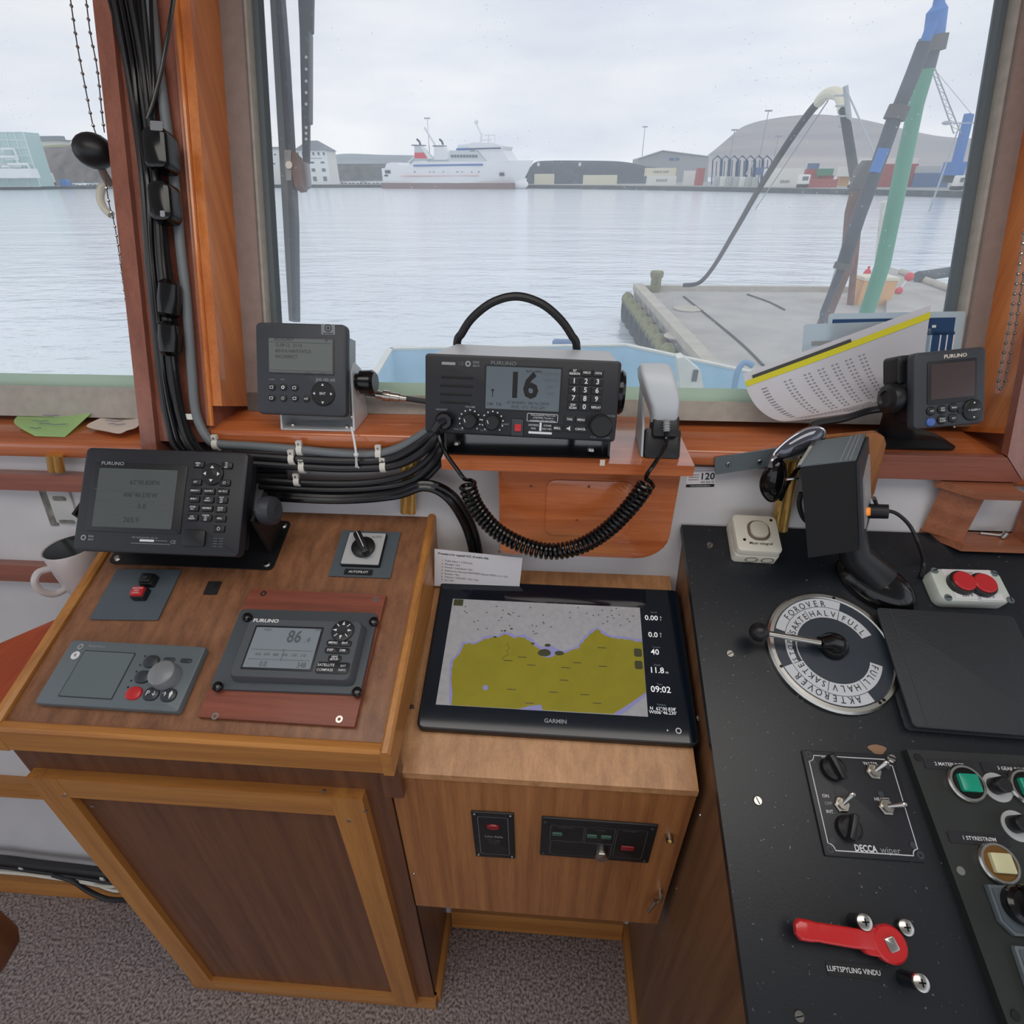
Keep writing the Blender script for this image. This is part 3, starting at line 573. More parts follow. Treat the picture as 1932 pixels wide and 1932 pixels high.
cx, cy, a, c = F.rc(*Z(430, 905), *Z(915, 1200), .0235); so = B().rp(cx, cy, a+.006, c+.006, .002, .0235, .0242, .0004).build('screen_bezel', 'char_dark', A); s = B().rp(cx, cy, a, c, .001, .0242, .0247).build('screen', 'lcd_blue', A)
T(s, '86', cx+.012, cy+.016, .026, .025, 'lcd_ink3', bold=.02, sx=.8); T(s, '.4', cx+.032, cy+.012, .012, .025, 'lcd_ink2'); bars(s, [(cx, cy-.004, a*.92, .0006), (cx, cy-.018, a*.92, .0005), (cx+.003, cy-.011, .0008, .018)], .025, 'lcd_ink2')
T(s, '0.0', cx-.02, cy-.025, .011, .025, 'lcd_ink3', sx=.8); T(s, '348', cx+.034, cy-.025, .011, .025, 'lcd_ink3', sx=.8); T(s, '060   070   080   090   100   110', cx, cy-.011, .0055, .025, 'lcd_ink2'); T(s, 'HDG', cx-.03, cy+.026, .005, .025, 'lcd_ink2'); T(s, 'TRUE', cx+.044, cy+.028, .005, .025, 'lcd_ink2')
put(F, A, 'FURUNO', *Z(548, 855), .0075, .0238, 'white_ink', bold=.03, sx=1.25)
kx, ky = F.px(*Z(1105, 925), .026); k = B().lathe([(.0165, .0235), (.016, .0255), (.012, .0268), (.006, .0262)], (kx, ky, 0), 28).build('cursor_pad', 'char_dark', A)
b = B()
for i in range(8):
    t_ = i*math.pi/4; r0, r1 = .008, .0135; q = .002 if i % 2 == 0 else .0006; c_, s_ = math.cos(t_), math.sin(t_)
    b.flat([(kx+r1*c_-(q if i % 2 else 0)*s_, ky+r1*s_+(q if i % 2 else 0)*c_, .0272), (kx+r0*c_-q*s_, ky+r0*s_+q*c_, .0272), (kx+r0*c_+q*s_, ky+r0*s_-q*c_, .0272), (kx+r1*c_+(q if i % 2 else .0003)*s_, ky+r1*s_-(q if i % 2 else .0003)*c_, .0272)])
b.build('arrow_marks', 'white_ink', k, smooth=False)
for t_, x, y in (('MENU', 1036, 1014), ('ENT', 1122, 1018), ('DISP \u00b7', 1022, 1067), ('DIM', 1106, 1071), ('HDG/SETUP', 1046, 1126)):
    kx, ky = F.px(*Z(x, y), .026); k = B().rp(kx, ky, .0185, .0085, .003, .0235, .0258, .0008).build('key', 'char_dark', A)
    for i, q in enumerate(t_.split('/')): T(k, q, kx, ky+(.0018-.0038*i if '/' in t_ else 0), .0046 if '/' not in t_ else .004, .0261, 'white_ink', bold=.02)
kx, ky = F.px(*Z(1035, 1200), .0235); B().rp(kx, ky, .046, .0165, .004, .0235, .0247, .0006).build('badge', 'char_dark', A); T(A, 'SATELLITE', kx-.010, ky+.0035, .0052, .025, 'white_ink', bold=.01); T(A, 'COMPASS', kx-.010, ky-.0035, .0052, .025, 'white_ink', bold=.01); T(A, 'SAT', kx+.014, ky+.003, .0045, .025, 'white_ink'); T(A, 'INFO', kx+.014, ky-.003, .0045, .025, 'white_ink')
for u, v in ((466, 1164), (705, 1172), (410, 1295), (673, 1305)):
    x, y = F.px(u, v, .010); B().lathe([(.0068, .006), (.0068, .011), (.005, .0135), (.0015, .0145)], (x, y, 0), 16).build('corner_cap', 'black_gloss', A)
# ------------------------------------------------------------------ chartplotter on the middle console
F = quadF(PM, (836, 1102), (1279, 1121), (1313, 1413), (786, 1379)); F.o += PM.z*.0005
A = thing('chartplotter', 'large black glass chartplotter showing yellow coast chart and navigation numbers', 'chartplotter', F)
B().rp(0, 0, F.W, F.H, .010, 0, .014, .002).build('housing', 'black_plastic', A)
mat('glass_black', (18, 27, 38), .06, spec=.6); mat('chart_sea', (150, 150, 154), .1, emit=.24, var=.12, vs=120); mat('chart_land', (134, 126, 40), .1, emit=.2, var=.1, vs=40); mat('chart_shoal', (128, 128, 172), .1, emit=.25); mat('chart_ink', (74, 74, 52), .2); mat('screen_white', (220, 224, 226), .2, emit=.4); mat('screen_dim', (120, 132, 142), .2, emit=.1)
B().rp(0, 0, F.W-.006, F.H-.006, .008, .014, .0146).build('glass_front', 'glass_black', A)
Z = lambda x, y: (760+x/3.22, 1000+y/3.22); zz = .0147
def sp(pts, z): return [F.px(*Z(*q), z)+(z,) for q in pts]
scr = B().flat(sp([(200, 1060), (1490, 1135), (1440, 472), (305, 417)], .0148)).build('chart_screen', 'chart_sea', A, smooth=False)
coast = [(295, 1064), (302, 1000), (292, 900), (302, 800), (345, 755), (372, 690), (440, 690), (500, 658), (580, 652), (620, 632), (680, 658), (740, 650), (790, 690), (830, 720), (838, 765), (900, 772), (950, 748), (1000, 742), (1060, 722), (1100, 672), (1140, 630), (1182, 603), (1215, 632), (1260, 652), (1340, 662), (1400, 672), (1455, 678), (1478, 985), (1400, 1040), (1330, 1085), (1275, 1118)]
def jag(p, amp, seed):
    random.seed(seed); o = []
    for i in range(len(p)-1):
        o.append(p[i]); k = max(1, int(((p[i+1][0]-p[i][0])**2+(p[i+1][1]-p[i][1])**2)**.5/14))
        for j in range(1, k): o.append((lerp(p[i][0], p[i+1][0], j/k)+random.uniform(-amp, amp)*.6, lerp(p[i][1], p[i+1][1], j/k)+random.uniform(-amp, amp)))
    return o+[p[-1]]
def grow(p, d):
    n = len(p); o = []
    for i in range(n):
        a = V(p[i-1]+(0,)); c = V(p[(i+1) % n]+(0,)); t_ = (c-a).normalized(); o.append((p[i][0]+t_.y*d, p[i][1]-t_.x*d))
    return o
coast = coast[:2]+jag(coast[2:27], 6, 5)+coast[27:]
sh = [(285, 1063), (280, 930), (285, 800), (335, 740), (365, 676), (440, 680), (500, 645), (580, 640), (620, 618), (690, 642), (745, 632), (800, 676), (845, 712), (900, 700), (960, 735), (1000, 728), (1055, 708), (1090, 660), (1130, 618), (1182, 590), (1220, 618), (1265, 640), (1340, 646), (1400, 658), (1454, 662), (1480, 1000), (1462, 1020), (1380, 1085), (1330, 1122)]
sh = sh[:1]+jag(sh[1:25], 5, 6)+sh[25:]
B().flat(sp(sh[::-1], .0149)).build('chart_shallows', 'chart_shoal', scr, smooth=False)
B().flat(sp(coast[::-1], .0150)).build('chart_land', 'chart_land', scr, smooth=False)
b = B()
def mark(x, y, r, q=.0151, n=6):
    p = [(x+r*(1+.3*random.random())*math.cos(i*6.283/n), y+.6*r*math.sin(i*6.283/n)) for i in range(n)]; b.flat(sp(p[::-1], q))
random.seed(3)
for i in range(60):
    x, y = random.uniform(320, 1430), random.uniform(440, 640)
    if y < 600-abs(x-900)*.05+ (40 if 350 < x < 900 else 0): mark(x, y, 5)
for x, y, r in ((860, 745, 38), (950, 748, 24), (880, 700, 16), (560, 650, 9), (660, 600, 8), (790, 690, 10), (620, 612, 8)): mark(x, y, r, n=9)
for x, y in ((725, 772), (640, 793), (780, 820), (990, 836), (1060, 806), (1210, 715), (1215, 828), (660, 968), (915, 985), (1105, 1000), (980, 912), (770, 1052), (1180, 1052)): b.flat(sp([(x-26, y+1.5), (x+26, y+4), (x+26, y-1), (x-26, y-3.5)], .0151))
b.tube([p for p in sp([(640, 680), (632, 700), (650, 715), (630, 740), (645, 752), (600, 780), (620, 795)], .0151)], .0004, 4)
b.build('chart_marks', 'chart_ink', scr, smooth=False)['kind'] = 'stuff'
b = B(); b.flat(sp([(487+18*math.cos(i*.7854)+15, 957+17*math.sin(i*.7854)) for i in range(8)][::-1], .0151)); b.flat(sp([(700, 1090), (850, 1098), (840, 1060), (760, 1070)], .0151)); b.build('chart_lakes', 'chart_shoal', scr, smooth=False)['kind'] = 'stuff'
for t_, x, y, sz in (('0.00', 1510, 535, .0125), ('0.0', 1520, 637, .0125), ('40', 1532, 742, .013), ('11.8', 1543, 853, .013), ('09:02', 1567, 970, .0135)): put(F, A, t_, *Z(x, y), sz, .0149, 'screen_white', bold=.012)
for t_, x, y, sz in (('k', 1567, 530, .005), ('t', 1567, 545, .005), ('k', 1567, 630, .005), ('t', 1567, 645, .005), ('m', 1605, 865, .006), ("N  62\u00b000.838'", 1580, 1087, .0068), ("W006\u00b046.230'", 1580, 1110, .0068), ('Speed', 1525, 500, .004), ('Depth', 1545, 820, .004), ('Time', 1560, 938, .004), ('Position', 1572, 1062, .004), ('Course', 1540, 712, .004)): put(F, A, t_, *Z(x, y), sz, .0149, 'screen_dim' if sz == .004 else 'screen_white')
put(F, A, 'GARMIN', *Z(927, 1162), .0083, .0149, 'grey_ink', bold=.02, sx=1.05)
x, y = F.px(*Z(1675, 1220), .0147); B().ring((x, y), .0028, .0042, .0149, n=24).build('power_mark', 'white_ink', A, smooth=False); x, y = F.px(*Z(1608, 1217), .0147); B().cyl((x, y, .0146), (x, y, .0149), .0012, n=8).build('status_lamp', 'white_ink', A)
for x, y in ((1428, 745), (1433, 820)): kx, ky = F.px(*Z(x, y), .0151); B().rp(kx, ky, .012, .0135, .003, .0151, .0153).build('zoom_button', 'chart_ink', scr)
kx, ky = F.px(*Z(338, 440), .0151); B().rp(kx, ky, .016, .012, .001, .0151, .0153).build('menu_mark', 'chart_ink', scr)
# instruction sheet behind the chartplotter
q = [(825, 1036), (991, 1053), (986, 1110), (812, 1116)]
Pq = [atY(*q[0], .722), atY(*q[1], .722), PM.w(*PM.px(*q[2], .004), .004), PM.w(*PM.px(*q[3], .004), .004)]
F = Fr((Pq[2]+Pq[3])/2, Pq[1]-Pq[0], (Pq[0]+Pq[1])/2-(Pq[2]+Pq[3])/2); W_ = (Pq[1]-Pq[0]).length; H_ = ((Pq[0]+Pq[1])/2-(Pq[2]+Pq[3])/2).length
A = thing('instruction_sheet', 'white typed instruction sheet propped behind the chartplotter', 'paper', F)
b = B(); b.box(-W_/2, W_/2, 0, H_, 0, .0005); b.build('sheet', 'paper', A, smooth=False)
for i, t_ in enumerate(('Prosedyre for oppkall DSC til andre skip.', '', '1.  Trykk Select > 3 (File) Ent', '2.  Message > Ent', '3.  Format > Individuelt > Ent', '4.  Address for eksempel 002570000 (Skipets MMSI) no x > Ent', '5.  Routine > Ent', '6.  Telecom 1 F3E/G3E > TFx > Ent', '7.  Ch > Ent')):
    if t_: T(A, t_, -W_/2+(.006 if i == 0 else .012), H_-.008-i*.0068, .0056 if i == 0 else .0048, .0008, 'black_ink', al='LEFT', bold=.02 if i == 0 else 0, sx=.92)
# ------------------------------------------------------------------ panels on the front of the middle console
Fp = Fr((0, .4438, .47), (1, 0, 0), (0, 0, 1))
F = quadF(Fp, (890, 1529), (970, 1532), (972, 1617), (897, 1611)); F.o.y -= .0002
A = thing('alarm_unit', 'small upright black panel with one red oval button', 'alarm unit', F)
B().rp(0, 0, F.W, F.H, .002, 0, .003, .0006).build('plate', 'black_plastic', A)
def frame(parent, x, y, w_, h_, z, m, t=.0006, r=.004, name='border_line'):
    o = B.rr(w_, h_, r); i = B.rr(w_-2*t, h_-2*t, r-t); n = len(o)
    return B().add([(x+a, y+c, z) for a, c in o]+[(x+a, y+c, z) for a, c in i], [(k, (k+1) % n, (k+1) % n+n, k+n) for k in range(n)]).build(name, m, parent, smooth=False)
frame(A, 0, 0, F.W*.72, F.H*.84, .0032, 'grey_ink', .0005)
B().lathe([(.0085, .003), (.0085, .004), (.0072, .0058), (.003, .0063)], (0, F.H*.22, 0), 24, sx=1.2, sy=.72).build('button', 'red_dark', A)
T(A, 'Uni-Safe', 0, -.001, .0085, .0032, 'grey_ink', bold=.01)
for i, t_ in enumerate(('Man Alarm', 'deactivate', 'off')): T(A, t_, 0, -.011-i*.0055, .0042, .0032, 'dim_ink')
for sx_ in (-1, 1):
    for sy_ in (-1, 1): screw(A, sx_*(F.W/2-.005), sy_*(F.H/2-.005), .003, .0022)
F = quadF(Fp, (1022, 1539), (1239, 1554), (1225, 1625), (1019, 1609)); F.o.y -= .0002
A = thing('alarm_unit', 'wide black panel with green and red lamp buttons and key switch', 'alarm unit', F)
B().rp(0, 0, F.W, F.H, .002, 0, .003, .0006).build('plate', 'black_plastic', A)
Z = lambda x, y: (870+x/4.493, 1500+y/4.493)
for a in ((755, 245, 1040, 375), (1050, 262, 1300, 395), (750, 385, 1270, 500), (1300, 280, 1555, 520)):
    cx, cy, w_, h_ = F.rc(*Z(a[0], a[1]), *Z(a[2], a[3])); frame(A, cx, cy, w_, h_, .0032, 'dim_ink', .0005, .003)
for x, y, m in ((815, 334, 'green_small'), (1110, 353, 'green_small'), (1230, 361, 'green_small'), (1410, 455, 'red_dark')):
    kx, ky = F.px(*Z(x, y), .004); B().rp(kx, ky, .0155 if m != 'red_dark' else .02, .008 if m != 'red_dark' else .011, .0015, .003, .0045, .0006).build('lamp_button', m, A)
kx, ky = F.px(*Z(1188, 490), .004); k = B().lathe([(.0105, .003), (.0105, .010), (.009, .013)], (kx, ky, 0), 24).build('key_switch', 'nickel', A); B().rp(kx-.001, ky+.010, .013, .014, .003, .012, .0145, .0008).build('key', 'steel', k)
for t_, x, y in (('ALARM INPUT', 890, 258), ('POWER', 1180, 282), ('HORN TEST', 1430, 292)): kx, ky = F.px(*Z(x, y)); T(A, t_, kx, ky, .0038, .0033, 'dim_ink')
kx, ky = F.px(*Z(960, 430)); bars(A, [(kx, ky-i*.005, .07, .0008) for i in range(3)], .0033, 'unit_btn', 'small_print')
for u, v in ((712, 213), (1620, 273), (697, 478), (1553, 543)): kx, ky = F.px(*Z(u, v)); screw(A, kx, ky, .003, .0026, 'char')
struct(B().box(-.198, .222, 0, .06, 0, .012).build('baseboard_middle', 'oak_x', fr=WL, smooth=False))
ZS = 1.2505
# ------------------------------------------------------------------ AIS unit
F = euler((-.383, .80, 1.347), .04, 24.3, -.86); w, h = .143, .139
A = thing('ais_unit', 'grey AIS display unit with round cursor pad on white steel bracket', 'display', F)
B().rp(0, 0, w, h, .008, -.014, 0, .004).build('front_housing', 'char', A)
B().rp(0, -.001, w-.006, h-.008, .006, -.024, -.014).build('rim', 'grey_side', A)
B().box(-w/2+.012, w/2-.012, -h/2+.012, h/2-.012, -.075, -.024).build('rear_housing', 'grey_side', A, smooth=False)
Z = lambda x, y: (460+x/4.83, 580+y/4.83)
cx, cy, a, c = F.rc(*Z(215, 270), *Z(825, 612)); B().rp(cx, cy, a, c, .003, 0, .001, .0004).build('screen_bezel', 'char', A)
cx, cy, a, c = F.rc(*Z(232, 288), *Z(810, 598)); s = B().rp(cx, cy, a, c, .001, .001, .0015).build('screen', 'lcd_grey', A)
T(s, 'AIS ALARM', cx-.026, cy+.024, .0075, .0017, 'lcd_ink', sx=.85); bars(s, [(cx, cy+.0195, a*.97, .0005), (cx, cy-.0225, a*.97, .0005)], .0017, 'lcd_ink')
for i, t_ in enumerate(('12-09-12   21:14', 'AIS:016 NAVSTATUS', 'INCORRECT')): T(s, t_, cx-a/2+.010, cy+.015-i*.0085, .0072, .0017, 'lcd_ink', al='LEFT', sx=.88)
T(s, 'ACK', cx+.011, cy-.0265, .0055, .0017, 'lcd_ink'); T(s, 'ESC', cx+.034, cy-.0265, .0055, .0017, 'lcd_ink'); T(s, '#', cx+.041, cy+.024, .006, .0017, 'lcd_ink')
cx, cy, a, c = F.rc(*Z(707, 153), *Z(832, 250)); k = B().rp(cx, cy, a, c, .0005, 0, .0006, n=1).build('approval_sticker', 'knob_grey', A, smooth=False); B().ring((cx, cy+.002), .0042, .0056, .0008, n=24).ring((cx, cy+.002), .0008, .0022, .0008, n=16).build('wheel_mark', 'black_ink', k, smooth=False); T(k, 'No.9195-R', cx, cy-.006, .0034, .0008, 'black_ink', bold=.03)
put(F, A, 'JHS-183 AIS', *Z(745, 662), .0062, .0003, 'grey_ink', bold=.01)
put(F, A, 'ALARM', *Z(255, 656), .0028, .0003, 'grey_ink'); put(F, A, 'USER', *Z(352, 657), .0028, .0003, 'grey_ink')
for i, (x, y) in enumerate(((252, 727), (357, 728), (460, 732), (250, 825), (356, 828), (462, 829), (567, 833))):
    kx, ky = F.px(*Z(x, y), .002); k = B().lathe([(.0052, 0), (.0052, .0018), (.0042, .0024)], (kx, ky, 0), 20).build('key', 'black_plastic', A)
    if i == 6: T(k, 'CLR', kx, ky, .0036, .0026, 'white_ink', bold=.02)
    elif i in (1,): B().ring((kx, ky), .0014, .0026, .0026, n=16).build('key_symbol', 'white_ink', k, smooth=False)
    elif i == 4:
        b = B()
        for j in range(8): t_ = j*.785; b.tube([(kx+.0012*math.cos(t_), ky+.0012*math.sin(t_), .0026), (kx+.003*math.cos(t_), ky+.003*math.sin(t_), .0026)], .0003, 4)
        b.build('key_symbol', 'white_ink', k)
    else: frame(k, kx, ky, .0055, .0042, .0026, 'white_ink', .0007, .0008, 'key_symbol')
kx, ky = F.px(*Z(718, 786), .003); k = B().lathe([(.0185, 0), (.0185, .002), (.0172, .003)], (kx, ky, 0), 32).build('cursor_pad', 'black_plastic', A); T(k, 'ENT', kx, ky, .0052, .0033, 'white_ink', bold=.01)
for i in range(4):
    t_ = i*math.pi/2; c_, s_ = math.cos(t_), math.sin(t_); B().flat([(kx+.0155*c_, ky+.0155*s_, .0032), (kx+.012*c_-.0022*s_, ky+.012*s_+.0022*c_, .0032), (kx+.012*c_+.0022*s_, ky+.012*s_-.0022*c_, .0032)]).build('arrow_mark', 'white_ink', k, smooth=False)
FM = inv(A)
bl = atZ(540, 811, ZS); br = atZ(664, 816, ZS); x0, x1 = bl.x-.008, br.x+.004; yf = min(bl.y, br.y)+.003
B(FM).box(x0, x1, yf, yf+.07, ZS+.0004, ZS+.003).build('bracket_base', 'bracket_white', A, smooth=False)
for sx_, xx in ((-1, x0), (1, x1-.003)):
    pc = F.w(sx_*(w/2+.004), -.012, -.04); pc.x = xx; b = B(FM); q = [V((xx, yf, ZS+.001)), V((xx, yf+.07, ZS+.001)), V((xx, pc.y+.03, pc.z+.012)), V((xx, pc.y+.006, pc.z+.03)), V((xx, pc.y-.012, pc.z+.02))]
    b.hexa(q, [p+V((.003, 0, 0)) for p in q]).build('bracket_arm', 'bracket_white', A, smooth=False)
kn = B().lathe([(.014, 0), (.014, .006), (.019, .008), (.020, .026), (.017, .030)], M=Matrix.Translation((w/2+.002, -.012, -.04)) @ Matrix.Rotation(math.pi/2, 4, 'Y'), n=24); kn.build('clamp_knob', 'black_gloss', A)
B().lathe([(.016, 0), (.015, .0015)], M=Matrix.Translation((w/2+.0325, -.012, -.04)) @ Matrix.Rotation(math.pi/2, 4, 'Y'), n=24).build('knob_cap', 'unit_grey', A)
for (u, v) in ((553, 802), (655, 806), (665, 787)):
    P = atZ(u, v, ZS+.003); B(FM).cyl(P, P+V((0, 0, .003)), .0042, .0035, 12).build('screw', 'nickel', A)
# ------------------------------------------------------------------ shelf for the radio, with the mahogany box below it
zsh = 1.2545
a = atZ(834, 862, zsh); c = atZ(1316, 884, zsh)
A = thing('radio_shelf', 'varnished mahogany shelf board carrying the radio and handset', 'shelf', ((a.x+c.x)/2, .75, 1.238)); I = inv(A)
yfs = (a.y+c.y)/2; xs0, xs1 = a.x, c.x-.002
B(I).box(xs0, xs1, yfs, .7795, 1.238, zsh).build('shelf_board', 'mahogany_x', A, smooth=False)
B(I).box(xs0, xs1, .7795, .868, 1.2508, zsh).build('shelf_back', 'mahogany_x', A, smooth=False)
P = atY(1136, 871, yfs); B(I).box(P.x-.003, P.x+.004, yfs-.001, yfs, P.z-.006, P.z+.003).build('label_scrap', 'paper_warm', A, smooth=False)
yb0 = .712
bq = [atY(*q, yb0) for q in ((938, 892), (1286, 905), (1281, 960), (1264, 1030), (1232, 1058), (950, 1047), (936, 1030))]
A = thing('mahogany_cover', 'red mahogany box cover with rounded corners hung under the radio shelf', 'cover', V((.06, .75, min(p.z for p in bq)))); I = inv(A)
xl_, xr_ = bq[0].x, bq[1].x; zt_ = 1.2375; zb1 = bq[4].z
def cov(y, g):
    o = [(xl_+g, zt_), (xr_-g, zt_)]
    for i in range(7): t_ = i/6*math.pi/2; o.append((xr_-g-.05+.05*math.cos(t_), zb1+g+.045-.045*math.sin(t_)))
    for i in range(4): t_ = i/3*math.pi/2; o.append((xl_+g+.012-.012*math.sin(t_), zb1+g+.012-.012*math.cos(t_)))
    return [(x, y, z) for x, z in o]
B(I).layers([cov(wallY(1.1)+.01, 0), cov(yb0+.008, 0), cov(yb0+.002, .002), cov(yb0, .008)]).build('box', 'mahogany_x', A)
F = Fr((0, yb0, 0), (1, 0, 0), (0, 0, 1)); cx, cy, w_, h_ = F.rc(1029, 908, 1190, 1012)
b = B(); o = B.rr(w_, h_, .014); n = len(o); i_ = B.rr(w_-.003, h_-.003, .0125)
B(I).layers([[V((cx+x, yb0-.0004, cy+y)) for x, y in o], [V((cx+x*.995, yb0-.0022, cy+y*.995)) for x, y in o], [V((cx+x*.97, yb0-.0026, cy+y*.97)) for x, y in o]]).build('raised_panel', 'mahogany_x', A)
for u, v in ((1111, 918), (1088, 981), (1002, 917), (942, 1041)): P = atY(u, v, yb0-.0026 if u > 1040 else yb0); B(I).cyl(P+V((0, .001, 0)), P-V((0, .001, 0)), .002, n=10).build('nail', 'walnut_z', A)
# ------------------------------------------------------------------ VHF radio
F = euler((-.038, .70, 1.345), -1.02, 17.0, -1.15); w, h = .262, .106
A = thing('vhf_radio', 'black VHF radio showing channel 16 with keypad and knobs', 'radio', F)
B().rp(0, 0, w, h, .005, -.018, 0, .003).build('front_housing', 'char_dark', A)
ta = F.px(862, 649, -.10); tb = F.px(1150, 663, -.10)
b = B(); b.hexa([(ta[0], -h/2+.012, -.10), (tb[0], -h/2+.012, -.10), tb+(-.10,), ta+(-.10,)], [(-w/2+.004, -h/2+.003, -.018), (w/2-.004, -h/2+.003, -.018), (w/2-.004, h/2-.001, -.018), (-w/2+.004, h/2-.001, -.018)]); b.build('rear_housing', 'radio_top', A, smooth=False)
Z = lambda x, y: (780+x/3.513, 540+y/3.513)
for i in range(4):
    y0_ = (605, 660, 717, 771)[i]; cx, cy = F.px(*Z(290-5*i, y0_)); B().rp(cx, cy, .046-.002*abs(i-1), .0032, .0015, -.001, .0006, .0003).build('speaker_slot', 'black_matte', A)
cx, cy, a, c = F.rc(*Z(480, 540), *Z(970, 822)); B().rp(cx, cy, a+.004, c+.004, .002, 0, .0008).build('screen_bezel', 'black_plastic', A); s = B().rp(cx, cy, a, c, .001, .0008, .0014).build('screen', 'lcd_vhf', A)
T(s, '16', cx+.0, cy+.003, .046, .0016, 'black_ink', bold=.03, sx=.92); T(s, 'INTL MMSI', cx+.014, cy+.023, .0046, .0016, 'black_ink'); T(s, '1W  TX', cx-.038, cy-.022, .006, .0016, 'black_ink'); B().flat([(cx-.043, cy-.002, .0016), (cx-.0405, cy-.006, .0016), (cx-.038, cy-.002, .0016)][::-1]).rp(cx-.0405, cy-.008, .001, .008, .0001, .0015, .0016, n=1).build('antenna_symbol', 'black_ink', s, smooth=False)
for i, t_ in enumerate(("62\u00b000.838'N  006\u00b046.230'W", '09:02  UTC  POS GPS')): T(s, t_, cx+.008, cy-.0185-i*.0058, .0056, .0016, 'lcd_ink', sx=.9)
for i, t_ in enumerate(('CH70 DSC', 'WATCH', 'DW', 'TAG')): T(s, t_, cx+.037, cy+.021-i*.0085, .005, .0016, 'lcd_ink2')
put(F, A, 'FURUNO', *Z(598, 512), .0068, .0004, 'dim_ink', bold=.03, sx=1.25)
put(F, A, '0560', *Z(415, 505), .0044, .0004, 'grey_ink'); put(F, A, '0619', *Z(415, 528), .0044, .0004, 'grey_ink')
x, y = F.px(*Z(233, 512)); B().rp(x, y, .0185, .0036, .0004, 0, .0004, n=1).build('serial_label', 'grey_ink', A, smooth=False); x, y = F.px(*Z(362, 514)); B().ring((x, y), .0018, .0038, .0004, n=20).build('approval_mark', 'grey_ink', A, smooth=False); put(F, A, 'CE', *Z(316, 514), .006, .0004, 'dim_ink')
for i, t_ in enumerate('1234567890'):
    x, y = ((1066, 628), (1145, 631), (1222, 635), (1063, 685), (1140, 689), (1217, 693), (1060, 742), (1136, 746), (1213, 749), (1132, 801))[i]
    kx, ky = F.px(*Z(x, y), .002); k = B().rp(kx, ky, .0145, .0098, .002, 0, .0018, .0007).build('key', 'black_plastic', A); T(k, t_, kx, ky, .0092, .0021, 'white_ink', bold=.02)
for t_, x, y in (('RT/REGION', 1070, 570), ('HI/LO', 1150, 573), ('CH16', 1226, 577), ('DW/SCAN', 1057, 797), ('REPLAY', 1210, 804), ('TAG', 1035, 882), ('MENU', 1111, 886), ('BRILL', 953, 941), ('CANCEL', 1107, 948), ('', 1031, 943)):
    kx, ky = F.px(*Z(x, y), .002); k = B().rp(kx, ky, .0145, .0092, .002, 0, .0018, .0007).build('key', 'black_plastic', A)
    ln = [t_] if t_ == 'HI/LO' else t_.split('/')
    for j, q in enumerate(ln): T(k, q, kx, ky+(len(ln)-1)*.0019-j*.0038, .0042, .0021, 'white_ink', bold=.02, sx=.9)
    if not t_: B().flat([(kx-.003, ky-.001, .0021), (kx-.001, ky-.001, .0021), (kx+.0015, ky-.0035, .0021), (kx+.0015, ky+.0035, .0021), (kx-.001, ky+.001, .0021), (kx-.003, ky+.001, .0021)]).build('speaker_symbol', 'white_ink', k, smooth=False)
for nm, x, y in (('VOLUME', 371, 893), ('SQUELCH', 522, 902)):
    kx, ky = F.px(*Z(x, y), .004); k = B().lathe([(.0105, 0), (.0105, .012), (.009, .0135)], (kx, ky, 0), 26).build('knob', 'black_plastic', A); B().rp(kx-.005, ky+.001, .001, .005, .0002, .0135, .0138, n=1, rot=.35).build('pointer_line', 'white_ink', k, smooth=False)
    b = B()
    for j in range(11): t_ = rad(225-j*27); b.cyl((kx+.0145*math.cos(t_), ky+.0145*math.sin(t_), 0), (kx+.0145*math.cos(t_), ky+.0145*math.sin(t_), .0004), .0011, n=8)
    b.build('scale_dots', 'white_ink', A)['kind'] = 'stuff'; T(A, nm, kx, ky+.0185, .0036, .0004, 'grey_ink', bold=.01)
put(F, A, 'PWR OFF', *Z(300, 949), .0034, .0004, 'grey_ink'); put(F, A, 'AUTO', *Z(465, 956), .0034, .0004, 'grey_ink'); put(F, A, 'ALARM', *Z(606, 915), .0034, .0004, 'grey_ink'); put(F, A, 'HANDSET', *Z(188, 818), .0036, .0004, 'grey_ink'); put(F, A, 'CHANNEL', *Z(1302, 860), .0034, .0004, 'grey_ink'); put(F, A, 'PUSH TO ENTER', *Z(1237, 1004), .0036, .0004, 'grey_ink')
kx, ky = F.px(*Z(1243, 925), .004); B().lathe([(.0155, 0), (.015, .014), (.013, .016)], (kx, ky, 0), 30).build('channel_knob', 'black_plastic', A)
cx, cy, a, c = F.rc(*Z(650, 880), *Z(728, 992)); k = B().rp(cx, cy, a, c, .002, 0, .003, .001).build('distress_cover', 'char', A); B().rp(cx+.001, cy, a*.55, c*.42, .001, .003, .005, .0006).build('distress_button', 'red_btn', k)
cx, cy, a, c = F.rc(*Z(752, 845), *Z(957, 900)); frame(A, cx, cy, a, c, .0005, 'white_ink', .0006, .002, 'caution_frame')
for i, t_ in enumerate(('Keep pressed for 4 sec in case', 'of DISTRESS. The alert is', 'transmitted until stable lighting.')): T(A, t_, cx+.001, cy+.0034-i*.0036, .0032, .0005, 'white_ink', sx=.85)
cx, cy = F.px(*Z(841, 950)); B().box(cx-.0014, cx+.0014, cy-.002, cy+.0095, .0003, .0006).box(cx-.016, cx+.016, cy-.006, cy-.003, .0003, .0006).build('test_mark', 'white_ink', A, smooth=False); T(A, 'DISTRESS', cx-.0095, cy+.0055, .0034, .0005, 'white_ink'); T(A, 'OTHER', cx+.0095, cy+.0055, .0034, .0005, 'white_ink'); T(A, 'MSG', cx-.0095, cy+.001, .0034, .0005, 'white_ink'); T(A, 'DSC MSG', cx+.0095, cy+.001, .0034, .0005, 'white_ink')
